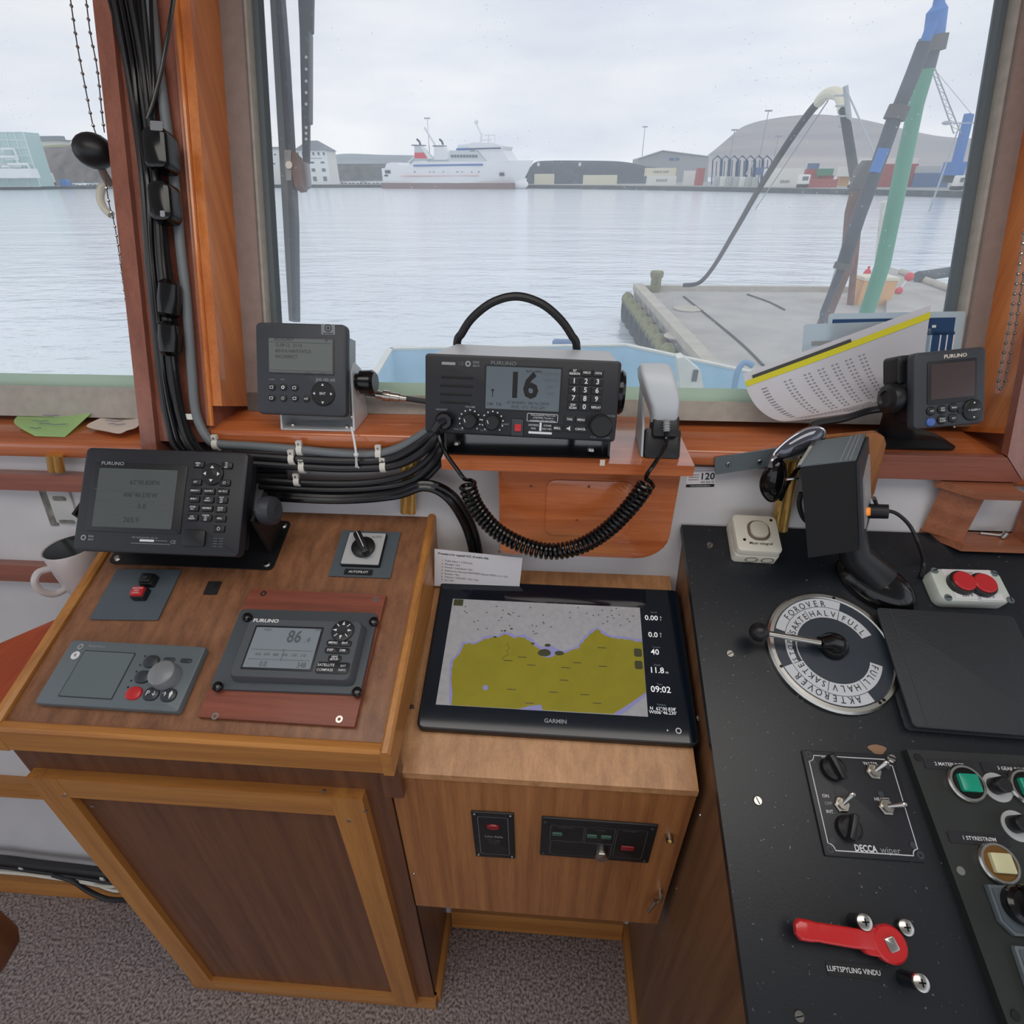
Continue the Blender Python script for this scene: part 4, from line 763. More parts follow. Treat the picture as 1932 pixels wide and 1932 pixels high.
kx, ky = F.px(*Z(205, 893), .006); k = B().lathe([(.0125, 0), (.0125, .008), (.010, .011)], (kx, ky, 0), 24).build('handset_socket', 'black_gloss', A)
jk = F.w(kx-.012, ky-.012, .016)
B().tube([(kx, ky, .009), (kx-.006, ky-.003, .018), (kx-.012, ky-.012, .019)], .0055, 10).build('plug', 'rubber', A)
FM = inv(A)
pA = atZ(838, 857, zsh+.001); pB = atZ(1149, 857, zsh+.001); ybf = max((pA.y+pB.y)/2-.006, yfs+.004)
b = B(FM); b.hexa([(pA.x, ybf, zsh+.0003), (pB.x, ybf, zsh+.0003), (pB.x, ybf+.11, zsh+.0003), (pA.x, ybf+.11, zsh+.0003)], [(pA.x, ybf, zsh+.003), (pB.x, ybf, zsh+.003), (pB.x, ybf+.11, zsh+.003), (pA.x, ybf+.11, zsh+.003)]); b.build('bracket_base', 'black_gloss', A, smooth=False)
for xx, sx_ in ((pA.x, -1), (pB.x-.003, 1)):
    pc = F.w(0, .0, -.05); q = [V((xx, ybf+.004, zsh+.001)), V((xx, ybf+.11, zsh+.001)), V((xx, pc.y+.03, pc.z)), V((xx, pc.y-.02, pc.z))]
    B(FM).hexa(q, [p+V((.003, 0, 0)) for p in q]).build('bracket_arm', 'black_plastic', A, smooth=False)
for u, v in ((860, 837), (1116, 849)): P = atZ(u, v, zsh+.003); B(FM).cyl(P, P+V((0, 0, .004)), .0065, .005, 14).build('screw', 'nickel', A)
B().lathe([(.018, 0), (.030, .003), (.031, .010), (.028, .014)], M=Matrix.Translation((w/2-.004, .012, -.04)) @ Matrix.Rotation(math.pi/2, 4, 'Y'), n=28).build('clamp_knob', 'black_gloss', A)
B().lathe([(.018, 0), (.022, .003), (.022, .005)], M=Matrix.Translation((-w/2+.004, .0, -.04)) @ Matrix.Rotation(-math.pi/2, 4, 'Y'), n=28).build('clamp_knob', 'black_gloss', A)
# cables as tubes -------------------------------------------------------------
def cable(name, pts, r, m, label, cat='cable', group=None, n=10, k=7):
    p = spline(pts, k); o = p[-1].copy(); b = B(Matrix.Translation(-o)); b.tube(p, r, n); return tag(b.build(name, m, fr=o), label, cat, group)
ca = [(862, 655), (872, 628), (893, 598), (930, 570), (975, 559), (1020, 572), (1055, 600), (1078, 632), (1088, 660)]
pts = [atY(u, v, .835) for u, v in ca]; pts = [pts[0]-V((0, .0, .09))]+pts+[pts[-1]-V((0, 0, .09))]
cable('aerial_cable', pts, .0062, 'rubber', 'thick black cable arching up behind the VHF radio against the window')
# ------------------------------------------------------------------ handset in its cradle
b0 = atZ(1243, 869, zsh); t_ = rad(62)
F = Fr(b0+V((.0, .004, .0005)), (1, -.02, 0), (0, math.cos(t_), math.sin(t_)))
A = thing('handset', 'grey telephone handset standing in black cradle beside the VHF radio', 'handset', F)
I = inv(A)
Z = lambda x, y: (1180+x/8.05, 670+y/8.05)
# cradle: black front box, white wings
o4 = [F.px(*Z(*q)) for q in ((330, 1100), (872, 1115), (812, 1640), (258, 1560))]
yt = (o4[0][1]+o4[1][1])/2; xa = (o4[0][0]+o4[3][0])/2; xb = (o4[1][0]+o4[2][0])/2
B().rp((xa+xb)/2, yt/2, xb-xa, yt, .006, -.030, 0, .004).build('cradle', 'black_plastic', A)
b = B(I); q = [F.w(xa-.001, .002, -.004), F.w(xa-.001, yt+.004, -.004), F.w(xa-.001, yt+.075, -.050), F.w(xa-.001, .03, -.075), F.w(xa-.001, .0, -.05)]
for p_ in q: p_.z = max(p_.z, zsh+.001)
b.hexa(q, [p+F.x*-.003 for p in q]).build('cradle_side', 'grey_side', A, smooth=False)
# handset body lofted along its length
secs = []
for yy, ul, ur, hz in ((1010, 415, 812, .004), (940, 420, 806, .010), (800, 385, 815, .016), (650, 325, 812, .019), (480, 268, 775, .020), (300, 222, 735, .018), (160, 215, 690, .012), (112, 262, 655, .004)):
    l = F.px(*Z(ul, yy), .012); r = F.px(*Z(ur, yy), .012); ym = (l[1]+r[1])/2; cx_ = (l[0]+r[0])/2; wd_ = r[0]-l[0]
    secs.append([(cx_+x, ym, -.006+z) for x, z in [(a, c+hz/2) for a, c in B.rr(wd_, .020+hz, .007)]])
B().layers(secs[::-1]).build('handset_body', 'handset_grey', A)
l = F.px(*Z(415, 1010), .006); r = F.px(*Z(815, 1015), .006)
B().rp((l[0]+r[0])/2, l[1]-.006, r[0]-l[0], .03, .004, -.020, .010, .003).build('handset_foot', 'black_plastic', A)
st = F.px(*Z(620, 1000), .012); en = F.px(*Z(628, 1160), .014)
b = B(); nn = 13
for i in range(nn): pass
b.tube([(lerp(st[0], en[0], i/24), lerp(st[1], en[1], i/24), .013) for i in range(25)], [.0052 if i % 6 < 3 else .0042 for i in range(25)], 12); b.build('cord_boot', 'grey_ink', A)
P_end = F.w(en[0], en[1], .013)
# coiled cord
Y0 = yfs-.022
cp = [(882, 912), (886, 930), (900, 960), (935, 1000), (985, 1028), (1040, 1040), (1095, 1030), (1145, 1000), (1185, 960), (1212, 925), (1220, 910)]
path = spline([atY(u, v, Y0-.006*math.sin(i/10*math.pi)) for i, (u, v) in enumerate(cp)], 40)
L_ = [0]
for i in range(1, len(path)): L_.append(L_[-1]+(path[i]-path[i-1]).length)
NT = 50; hel = []; j = 0
for i in range(NT*14+1):
    s_ = L_[-1]*i/(NT*14)
    while j < len(L_)-2 and L_[j+1] < s_: j += 1
    t_ = (s_-L_[j])/max(1e-9, L_[j+1]-L_[j]); p = path[j].lerp(path[j+1], t_); d = (path[j+1]-path[j]).normalized()
    a = V((0, 1, 0)); e = d.cross(a).normalized(); ph = 2*math.pi*i/14
    hel.append(p+(a*math.cos(ph)+e*math.sin(ph))*.0104)
pre = spline([jk, atY(826, 815, Y0+.01), atY(838, 850, Y0-.004), atY(862, 885, Y0-.006), atY(876, 903, Y0-.008), hel[0]], 6)
post = spline([hel[-1], atY(1222, 893, Y0-.006), atY(1238, 870, Y0), atY(1256, 838, P_end.y-.012), P_end], 6)
b = B(Matrix.Translation(-path[len(path)//2])); b.tube(pre[:-1]+hel+post[1:], .0030, 7)
tag(b.build('coiled_cord', 'black_gloss', fr=path[len(path)//2]), 'black coiled handset cord drooping in front of the mahogany box', 'cord')
# ------------------------------------------------------------------ cables on the pillar
def onW(u, v, w_): x, y = WF.px(u, v, w_); return WF.w(x, y, w_)
lef = [(200, -20), (232, 110), (250, 220), (266, 350), (274, 480), (284, 590), (300, 700), (312, 790), (330, 850)]
rig = [(268, -20), (282, 110), (292, 220), (304, 350), (316, 480), (328, 590), (334, 700), (350, 790), (385, 850)]
random.seed(5)
NC = 11
for i in range(NC):
    f_ = (i+.5)/NC; jt = [random.uniform(-.06, .06) for _ in lef]; wv = .1005+.006*(i % 2)+.004*random.random()
    p = [onW(a[0]+(c[0]-a[0])*min(1, max(0, f_+q)), a[1], wv+(.012 if 2 < k < 6 else 0)*(i % 2)) for k, (a, c, q) in enumerate(zip(lef, rig, jt))]
    e = [(395, 868), (450, 884), (530, 892)]
    p += [atY(395+4*i, 862+2.2*i, .768), atY(470, 868+3.4*i, .766), atY(540, 870+3.4*i, .765)]
    cable('pillar_cable', p, .0042, 'rubber' if i % 3 else 'black_gloss', 'black cable in the bundle running down the window pillar', 'cable', 'cables down the window pillar', 8, 5)
gp = [(283, -20), (297, 110), (312, 220), (330, 350), (341, 470), (352, 570), (362, 700), (370, 780)]
p = [onW(u, v, .0985) for u, v in gp]+[atY(u, v, .770) for u, v in ((392, 827), (415, 838), (480, 842), (560, 848), (640, 856), (700, 858), (750, 846), (800, 818), (822, 800))]
cable('grey_conduit', p, .0072, 'conduit', 'thick grey conduit following the pillar and bending along the sill', 'conduit', None, 12)
p = [onW(u, v, .112) for u, v in ((329, -10), (318, 60), (305, 130), (290, 190), (278, 225))]; cable('thin_cable', p, .0028, 'black_gloss', 'thin black cable crossing the grey conduit diagonally high on the pillar', 'cable')
p = [onW(u, v, .110) for u, v in ((284, -10), (288, 90), (291, 160), (288, 200), (280, 230))]; cable('thin_cable', p, .0026, 'black_gloss', 'thin black cable hanging straight over the conduit top', 'cable')
hz = [([(440, 858), (560, 866), (660, 870), (735, 866), (790, 838), (826, 806)], .0068), ([(440, 872), (560, 880), (660, 884), (745, 878), (800, 850), (830, 815)], .0068), ([(480, 905), (600, 912), (700, 910), (770, 893), (815, 858), (834, 825)], .006), ([(490, 918), (600, 924), (700, 922), (775, 908), (818, 872), (838, 838)], .0052), ([(500, 926), (620, 930), (720, 927), (785, 915), (826, 880), (843, 850)], .005)]
for i, (q, r) in enumerate(hz):
    p = [atY(u, v, .762-.003*(i % 2)) for u, v in q]; p += [p[-1]+V((.02, .06, .02))]
    cable('sill_cable', p, r, 'rubber', 'black cable strung along the front of the sill to the radio', 'cable', 'cables along the sill')
for i, q in enumerate(([(500, 932), (640, 938), (740, 930), (800, 912), (850, 930), (885, 978), (902, 1030), (905, 1075)], [(505, 938), (640, 944), (745, 936), (800, 920), (842, 938), (874, 985), (890, 1035), (893, 1075)])):
    cable('console_cable', [atY(u, v, .752-.004*i) for u, v in q], .0065, 'black_gloss', 'thick black cable bending from the sill down into the middle console', 'cable', 'cables into the middle console')
# cable tie and clips
def clip(P, d, nrm, r, lab, grp='white cable clips'):
    """saddle clip: arch over a cable along d, standing on normal nrm"""
    d = V(d).normalized(); n_ = V(nrm).normalized(); s_ = n_.cross(d).normalized(); n_ = d.cross(s_)
    F = Fr(P, s_, n_); ol = []
    for i in range(9): t_ = math.pi*i/8; ol.append((math.cos(t_)*(r+.0026), math.sin(t_)*(r+.0026)))
    inn = [(math.cos(math.pi*i/8)*r, math.sin(math.pi*i/8)*r) for i in range(9)][::-1]
    A = thing('cable_clip', lab, 'clip', F, grp)
    b = B(); b.layers([[(x, y, z) for x, y in ol+inn] for z in (-.0045, .0045)]); b.box(r+.0005, r+.009, -.001, .005, -.0045, .0045); b.build('saddle', 'clip_white', A)
    B().cyl((r+.005, .005, 0), (r+.005, .0068, 0), .002, .0012, 8).build('nail', 'steel', A)
up = WF.y; nw = WF.z
for u, v, lab in ((262, 38, 'white cable clip high on the pillar over the black bundle'), (322, 270, 'white cable clip on the conduit beside the upper black connector box'), (347, 551, 'white cable clip on the conduit beside the black cable joint'), (371, 786, 'white cable clip at the foot of the pillar conduit')):
    clip(onW(u-10, v, .096), -up, nw, .0076, lab)
for u, v, r, lab in ((410, 838, .0076, 'white cable clip where the grey conduit turns along the sill'), (568, 849, .0076, 'white cable clip on the grey conduit under the AIS unit'), (716, 857, .0076, 'white cable clip on the conduit nearer the radio'), (553, 866, .0076, 'white double clip on the black cables under the AIS unit'), (572, 882, .0072, 'lower white clip under the AIS unit cables'), (724, 880, .0072, 'white clip on the lower cables nearer the radio'), (562, 908, .006, 'lowest white clip by the GPS navigator cables')):
    clip(atY(u, v, .7705 if r > .0075 and v < 860 else .7605), (1, 0, 0), (0, -1, 0), r, lab)
pt = [atY(u, v, y) for u, v, y in ((663, 806, .776), (668, 830, .760), (672, 858, .750), (672, 884, .756))]
A = thing('cable_tie', 'white cable tie hanging from the AIS bracket round the sill cables', 'cable tie', pt[-1]); I = inv(A)
B(I).tube(spline(pt, 6), .0018, 6).build('strap', 'tie_white', A); B(I).ball(pt[2], .0042, 8).build('lock_head', 'tie_white', A)
B(I).tube(spline([pt[2], atY(674, 878, .752), atY(680, 885, .756)], 5), .0014, 6).build('tail', 'tie_white', A)
# connector boxes and joints on the pillar
def pod(u0, v0, u1, v1, w0, w1, label, name='connector_box', r=.012):
    F = tang(WF, (u0+u1)/2-8, (v0+v1)/2, (u0+u1)/2+8, (v0+v1)/2+1, w0); cx, cy, a, c = F.rc(u0, v0, u1, v1, w1-w0)
    A = thing(name, label, 'connector', F); B().rp(cx, cy, a, c, r, 0, w1-w0, .006, 5, rot=rad(3)).build('shell', 'black_gloss', A)
    return A, F, cx, cy, a, c, w1-w0
A, F, cx, cy, a, c, hh = pod(266, 236, 312, 316, .112, .142, 'upper black connector box strapped to the pillar cables', r=.010)
B().rp(cx+.006, cy+.026, .018, .012, .001, hh, hh+.0004, n=1).build('tape_label', 'knob_grey', A, smooth=False)
A, F, cx, cy, a, c, hh = pod(276, 338, 320, 416, .112, .138, 'lower black connector box with rounded ends on the pillar cables')
B().rp(cx+.006, cy-.018, .007, .008, .001, hh, hh+.0004, n=1).build('tape_label', 'grey_ink', A, smooth=False)
for (q0, q1, lab) in (((320, 528), (318, 600), 'black cable joint wrapped in tape on the pillar'), ((318, 606), (322, 672), 'lower taped black cable joint beside the conduit')):
    P0, P1 = onW(*q0, .118), onW(*q1, .116); d = P1-P0; b = B(Matrix.Translation(-P1)); b.tube([P0, P0+d*.12, P0+d*.5, P0+d*.88, P1], [.009, .0155, .017, .0155, .009], 14); tag(b.build('cable_joint', 'black_gloss', fr=P1), lab, 'connector')
# coax plug behind the AIS unit
P0, P1 = atY(690, 741, .862), atY(800, 757, .862); d = (P1-P0).normalized()
A = thing('coax_connector', 'silver coax connector on black lead between AIS unit and radio', 'connector', P0.lerp(P1, .35)); I = inv(A)
B(I).tube(spline([P0-d*.05, P0, P1, P1+d*.05], 5), .0045, 10).build('lead', 'rubber', A)
k = P0.lerp(P1, .18); B(I).tube([k, k+d*.012, k+d*.012, k+d*.024, k+d*.024, k+d*.04, k+d*.04, k+d*.052], [.0068, .0068, .0092, .0092, .0075, .0075, .0055, .0055], 12).build('plug_body', 'nickel', A)
# brass pipes below the sill
def pipe(u0, v0, u1, v1, y, lab, r=.0075):
    P0, P1 = atY(u0, v0, y), atY(u1, v1, y); A = thing('brass_pipe', lab, 'pipe', P1); I = inv(A)
    for k in (-1, 1):
        o = V((k*r*.8, 0, 0)); B(I).cyl(P0+o, P1+o, r, n=14).build('tube', 'brass', A)
pipe(103, 858, 107, 888, .768, 'short brass twin pipe between port-side sill and wall rail')
pipe(771, 860, 770, 967, .772, 'brass twin pipe behind the cables at the back of the tall console')
pipe(1494, 868, 1470, 1000, .774, 'brass twin pipe behind the sunglasses')
# ------------------------------------------------------------------ notes on the left sill
def sheet(name, grid, m, label, cat, th=.0003, nu=12, nv=8, fr=None):
    """curved sheet through a control grid (rows of points)"""
    rows = [spline(r, nu) for r in grid]; cols = list(zip(*rows)); cols = [spline(c, nv) for c in cols]
    pts = [list(r) for r in zip(*cols)]; o = pts[-1][0].copy(); b = B(Matrix.Translation(-o)); nr, nc = len(pts), len(pts[0])
    b.add([p for r in pts for p in r], [(i*nc+j, i*nc+j+1, (i+1)*nc+j+1, (i+1)*nc+j) for i in range(nr-1) for j in range(nc-1)])
    ob = b.build(name, m, fr=o); tag(ob, label, cat); return ob, pts
zl = 1.223
def zt(u, v, dz): return atZ(u, v, zl+dz)
g = [[zt(52, 772, .004), zt(110, 778, .012), zt(172, 780, .018)], [zt(26, 796, .012), zt(90, 800, .008), zt(150, 800, .008)], [zt(66, 823, .002), zt(100, 824, .001), zt(122, 825, .001)]]
ob, _ = sheet('sticky_note', g, 'note_green', 'green handwritten note lying on the port-side window sill', 'note')
g = [[zt(196, 786, .010), zt(235, 788, .006), zt(270, 790, .014)], [zt(163, 804, .010), zt(212, 808, .010), zt(258, 806, .014)], [zt(205, 815, .012), zt(225, 818, .012), zt(240, 812, .012)]]
ob2, _ = sheet('paper_note', g, 'paper_warm', 'small cream paper note curled on port-side sill beside the green note', 'note')
def scribble(ob, pts, m):
    b = B(); random.seed(2)
    for p, w_ in pts:
        q = [p+V((w_*(i/6-.5), .002*math.sin(i*1.3), .0008)) for i in range(7)]; b.tube([ob.matrix_world.inverted() @ k for k in q], .0005, 4)
    o = b.build('handwriting', m, ob); o['kind'] = 'stuff'
scribble(ob, [(zt(95, 785, .0145), .03), (zt(75, 795, .0125), .03), (zt(100, 801, .011), .05), (zt(66, 808, .009), .02)], 'blue_ink')
scribble(ob2, [(zt(215, 795, .012), .03), (zt(220, 801, .012), .03)], 'blue_ink')
# ------------------------------------------------------------------ bead chains
def beads(name, pts, pitch, rb, lab, lead=True):
    p = spline(pts, 12); A = thing(name, lab, 'bead chain', p[-1]); I = inv(A); B(I).tube(p, rb*.35, 5).build('cord', 'alu', A)
    b = B(I); acc = 0; nxt = 0
    for i in range(1, len(p)):
        seg = (p[i]-p[i-1]).length
        while nxt <= acc+seg:
            b.ball(p[i-1].lerp(p[i], (nxt-acc)/max(seg, 1e-9)), rb, 8); nxt += pitch
        acc += seg
    o = b.build('beads', 'nickel', A); o['kind'] = 'stuff'; return A
mk = lambda L, w_: [onW(u, v, w_) for u, v in L]
beads('bead_chain', mk([(131, -15), (145, 80), (160, 160), (174, 230), (184, 262), (190, 300), (197, 330), (206, 385), (213, 410)], .05), .018, .0026, 'beaded blind chain hanging over the dark knob in the port-side window')
beads('bead_chain', mk([(161, -15), (170, 60), (180, 110), (186, 150), (192, 210), (197, 250)], .04), .018, .0026, 'second beaded chain along the edge of the port-side window')
beads('bead_chain', mk([(213, 410), (219, 440), (225, 480), (232, 530), (238, 570)], .04), .014, .0024, 'beaded chain end below the window catch by the pillar')
beads('bead_chain', mk([(1932, 440), (1925, 490), (1915, 550), (1905, 610), (1893, 670), (1883, 725), (1888, 733), (1896, 722), (1906, 670), (1917, 610), (1926, 550), (1935, 500)], .08), .0135, .0026, 'looped bead chain hanging against the starboard window jamb')
# window catch with dark ball knob
A = thing('window_catch', 'window catch with dark ball knob and pale bracket at the port-side window', 'catch', onW(208, 385, .03)); I = inv(A)
P = onW(177, 285, .07); b = B(I); b.ball(P, .026, 20, (1.1, 1, .95)); b.build('ball_knob', 'black_plastic', A)
B(I).tube([onW(186, 306, .066), onW(197, 330, .05), onW(206, 345, .035)], [.0052, .006, .0068], 10).build('stem', 'brown_frame', A)
B(I).tube(spline([onW(208, 344, .03), onW(194, 352, .03), onW(189, 372, .03), onW(196, 392, .03), onW(210, 405, .03)], 6), .0062, 10).build('bracket', 'ivory_box', A)
# ------------------------------------------------------------------ left corner: ledge, mug, patched plate
zg = .955
lq = [atZ(u, v, zg) for u, v in ((118, 1122), (150, 1118), (60, 1250), (0, 1312), (-40, 1360))]
A = thing('side_ledge', 'glossy red-brown wooden ledge fixed to the side of the tall console', 'ledge', V((-.82, .55, zg-.02))); I = inv(A)
o = [(-.774, .40), (-.774, .672), (-.812, .665), (-.95, .49), (-1.0, .40)]
B(I).layers([[V((x, y, z)) for x, y in o[::-1]] for z in (zg-.02, zg)]).build('board', 'ledge_red', A)
mp = atZ(128, 1118, zg)
A = thing('mug', 'white ceramic mug with dark inside standing on the red-brown ledge', 'mug', V((mp.x+.034, mp.y+.016, zg+.0005)))
B().lathe([(.031, 0), (.0345, .004), (.039, .05), (.0415, .092), (.0405, .0945), (.039, .092)], n=36).build('cup', 'white_ceramic', A)
B().lathe([(.0388, .0925), (.0365, .06), (.033, .012), (.001, .010)], n=36).build('inside', 'dark_glaze', A)
hd = [V((-.024, -.030, .066)), V((-.033, -.044, .068)), V((-.038, -.054, .054)), V((-.035, -.054, .034)), V((-.026, -.044, .020)), V((-.018, -.030, .020))]
B().tube(spline(hd, 6), .0058, 10).build('handle', 'white_ceramic', A)
z0 = WL.px(110, 920)[1]; x0_ = WL.px(82, 950)[0]; x1_ = WL.px(142, 950)[0]; zb2 = WL.px(110, 990)[1]
F = Fr(WL.w((x0_+x1_)/2, zb2, .0005), (1, 0, 0), WL.y)
A = thing('wall_patch', 'grubby painted-over switch plate on the white wall under the port-side sill', 'wall plate', F); ww = x1_-x0_; hh = z0-zb2
mat('grime', (150, 148, 142), .7, var=.4, vs=60, rgb2=(90, 88, 82)); mat('screen_patch', (196, 196, 194), .6)
B().rp(.008, hh/2, ww*.7, hh*.86, .003, 0, .004, .001).build('plate', 'screen_patch', A); B().rp(-ww*.36, hh*.45, ww*.24, hh*.95, .002, 0, .0015).build('smear', 'grime', A); B().rp(.008, hh*.74, ww*.42, hh*.12, .004, .004, .0045).build('smear', 'grime', A); B().rp(.008, hh*.12, ww*.5, hh*.1, .004, .004, .0045).build('smear', 'grime', A)
# wires along the baseboard
def wl(u, v, t): x, y = WL.px(u, v, t); return WL.w(x, y, t)
ws = [([(-60, 1620), (0, 1622), (80, 1632), (150, 1640), (215, 1648), (262, 1655)], .011, 'rubber', 'black'), ([(-60, 1634), (0, 1634), (80, 1644), (150, 1654), (215, 1664), (262, 1670)], .0065, 'rubber', 'dark'), ([(-60, 1632), (40, 1640), (100, 1650), (160, 1660), (215, 1680), (262, 1678)], .004, 'clip_white', 'pale'), ([(-60, 1640), (40, 1648), (100, 1656), (150, 1663), (200, 1672), (262, 1668)], .004, 'ivory_box', 'ivory'), ([(100, 1650), (138, 1662), (165, 1680), (195, 1694), (225, 1698), (262, 1694)], .006, 'rubber', 'sagging black')]
for i, (q, r, m, nm) in enumerate(ws):
    P = [wl(u, v, .018+r+.002*i) for u, v in q]
    for p in P: p.z = max(p.z, r+.002)
    cable('floor_cable', P, r, m, nm+' cable running along the wall above the oak baseboard by the carpet', 'cable', 'cables above the baseboard')
for u, v, lab in ((48, 1628, 'small white clip on the floor cables away from the console'), (200, 1648, 'small white clip on the floor cables close to the console')):
    clip(wl(u, v, .018), (1, 0, 0), (0, -1, .1), .0125, lab, 'white clips on the floor cables')
# rounded wooden arm end of a chair
P = atY(-34, 1745, .22)
A = thing('chair_arm', 'rounded brown wooden chair arm end low beside the carpet', 'chair arm', P)
B().layers([[V((x*k, yy, y*k)) for x, y in B.rr(.062, .105, .03, 6)] for yy, k in ((-.30, 1), (-.02, 1), (.0, .94), (.008, .75))]).build('arm', 'walnut_z', A)
B().cyl((-.012, -.2, -.05), (-.012, -.2, -P.z), .018, n=16).build('post', 'walnut_z', A)
# ------------------------------------------------------------------ fish finder display at the right of the sill
ZR = 1.2377
F = euler((.55, .76, 1.349), 6.4, 24.0, 4.2); w, h = .102, .104
A = thing('fishfinder', 'small charcoal colour display with brown blank screen on ball bracket', 'display', F)
B().rp(0, 0, w, h, .007, -.012, 0, .004).build('front_housing', 'char', A)
B().layers([[(x*k, y*k, z) for x, y in B.rr(w-.008, h-.010, .01)] for k, z in ((.8, -.055), (.95, -.04), (1, -.012))]).build('rear_housing', 'char_dark', A)
Z = lambda x, y: (1132+x/2.415, 350+y/2.415)
cx, cy, a, c = F.rc(*Z(1490, 795), *Z(1715, 990)); B().rp(cx, cy, a, c, .003, 0, .0012, .0005).build('screen_bezel', 'char_dark', A); cx, cy, a, c = F.rc(*Z(1504, 808), *Z(1703, 968)); B().rp(cx, cy, a, c, .001, .0012, .0017).build('screen', 'lcd_brown', A)
put(F, A, 'FURUNO', *Z(1620, 776), .0066, .0004, 'paper_warm', bold=.03, sx=1.2)
for t_, x, y, m in (('DISP', 1510, 1028, 0), ('WPT/TRKS', 1560, 1020, 0), ('MENU', 1612, 1012, 0), ('', 1509, 1078, 1), ('EVENT/ALARM', 1559, 1068, 0), ('ENT', 1610, 1060, 0)):
    kx, ky = F.px(*Z(x, y), .002); k = B().lathe([(.0062, 0), (.0062, .002), (.005, .0028)], (kx, ky, 0), 20, sy=.95).build('key', 'blue_btn' if m else 'black_plastic', A)
    for i, q in enumerate(t_.split('/')): T(k, q, kx, ky+(.0015-.003*i if '/' in t_ else 0), .003, .003, 'white_ink', bold=.01, sx=.9)
kx, ky = F.px(*Z(1645, 1025), .002); B().lathe([(.004, 0), (.004, .0015), (.003, .002)], (kx, ky, 0), 16).build('key', 'char_dark', A)
kx, ky = F.px(*Z(1704, 1022), .003); k = B().lathe([(.0145, 0), (.0145, .0025), (.0125, .0035)], (kx, ky, 0), 28).build('cursor_pad', 'black_plastic', A); T(k, '< GAIN >', kx, ky, .004, .0037, 'white_ink', bold=.01)
for s_ in (1, -1): B().flat([(kx, ky+s_*.0115, .0037), (kx-.0016*s_, ky+s_*.009, .0037), (kx+.0016*s_, ky+s_*.009, .0037)]).build('arrow_mark', 'white_ink', k, smooth=False)
FM = inv(A)
kk = F.px(1684, 752, -.03); B().lathe([(.012, 0), (.020, .004), (.022, .012), (.020, .018), (.012, .021), (.010, .018), (.004, .017)], M=Matrix.Translation((kk[0]+.008, kk[1], -.028)) @ Matrix.Rotation(-math.pi/2, 4, 'Y'), n=26).build('clamp_knob', 'black_plastic', A)
B().cyl((kk[0]+.008, kk[1], -.028), (-w/2+.008, kk[1], -.028), .014, n=18).build('pivot', 'char_dark', A)
q = F.px(1705, 690, -.03); B().rp(q[0], q[1]-.006, .030, .040, .006, -.05, -.022, .003).build('connector_block', 'black_plastic', A)
pc = F.w(kk[0]+.004, kk[1], -.03)
bs = atZ(1740, 860, ZR+.001); bx = bs.x; by = max(.812, bs.y+.05)
bs_ = V((bx, by, ZR+.0005)); b = B(FM); b.layers([[bs_+V((x*k, y*k, z)) for x, y in B.rr(.13, .055, .012)] for k, z in ((1, 0), (1, .004), (.8, .010), (.55, .016))]); b.build('bracket_base', 'black_plastic', A)
b = B(FM); t0_ = bs_+V((-.015, 0, .012)); b.layers([[t0_+V((x, y, 0)) for x, y in B.rr(.05, .03, .008)], [t0_.lerp(pc, .5)+V((x, y, 0)) for x, y in B.rr(.034, .024, .007)], [pc+V((x, y, -.004)) for x, y in B.rr(.026, .022, .007)]]); b.build('bracket_arm', 'black_plastic', A)
for dx, dy in ((-.055, -.018), (.05, -.016)): P = bs_+V((dx, dy, .0035)); B(FM).cyl(P, P+V((0, 0, .003)), .005, .004, 14).build('screw', 'nickel', A)
P = [atY(u, v, y) for u, v, y in ((1680, 770, .80), (1640, 775, .81), (1590, 790, .80), (1545, 798, .795), (1530, 806, .79))]
cable('power_lead', P, .0055, 'rubber', 'black power lead running from the small fish finder display across the sill', 'cable')
# ------------------------------------------------------------------ tide table sheet leaning on the window
g = [[(1402, 705, .050), (1520, 662, .042), (1640, 618, .036), (1757, 575, .030)],
     [(1412, 742, .052), (1532, 702, .046), (1652, 660, .040), (1750, 625, .036)],
     [(1434, 774, .056), (1556, 740, .052), (1668, 704, .048), (1745, 674, .044)],
     [(1472, 794, .062), (1588, 771, .062), (1688, 742, .060), (1750, 718, .056)],
     [(1530, 790, .085), (1630, 776, .085), (1704, 764, .082), (1762, 752, .078)]]
G_ = [[onW(*p) for p in r] for r in g]
for r in G_:
    for p in r: p.z = max(p.z, ZR+.001)
paper_mat('sheet_paper', (226, 224, 230), .35)
ob, pts = sheet('tide_table', G_, 'sheet_paper', 'curled white timetable sheet with yellow heading band leaning on the window', 'paper', nu=10, nv=8)
Io = ob.matrix_world.inverted(); nr, nc = len(pts), len(pts[0])
def onS(s_, t_, off=.0012):
    x = min(max(s_, 0), .9999)*(nc-1); y = min(max(t_, 0), .9999)*(nr-1); i, j = int(y), int(x); fx, fy = x-j, y-i
    p = pts[i][j]*(1-fx)*(1-fy)+pts[i][j+1]*fx*(1-fy)+pts[i+1][j]*(1-fx)*fy+pts[i+1][j+1]*fx*fy
    n_ = (pts[i][j+1]-pts[i][j]).cross(pts[i+1][j]-pts[i][j]).normalized()
    if n_.dot(CAM-p) < 0: n_ = -n_
    return Io @ (p+n_*off)
def patch(s0, s1, t0, t1, m, name, off=.0012, k=14, sk=0):
    b = B()
    for i in range(k):
        a, c = lerp(s0, s1, i/k), lerp(s0, s1, (i+1)/k); b.add([onS(a, t1+sk*a, off), onS(c, t1+sk*c, off), onS(c, t0+sk*c, off), onS(a, t0+sk*a, off)], [(0, 1, 2, 3)])
    return b.build(name, m, ob)
patch(0.0, 1, .115, .175, 'yellow_print', 'heading_band', sk=-.03); patch(.06, .56, .075, .112, 'dark_print', 'title_bar', .0016, sk=-.02)
b = B(); random.seed(9)
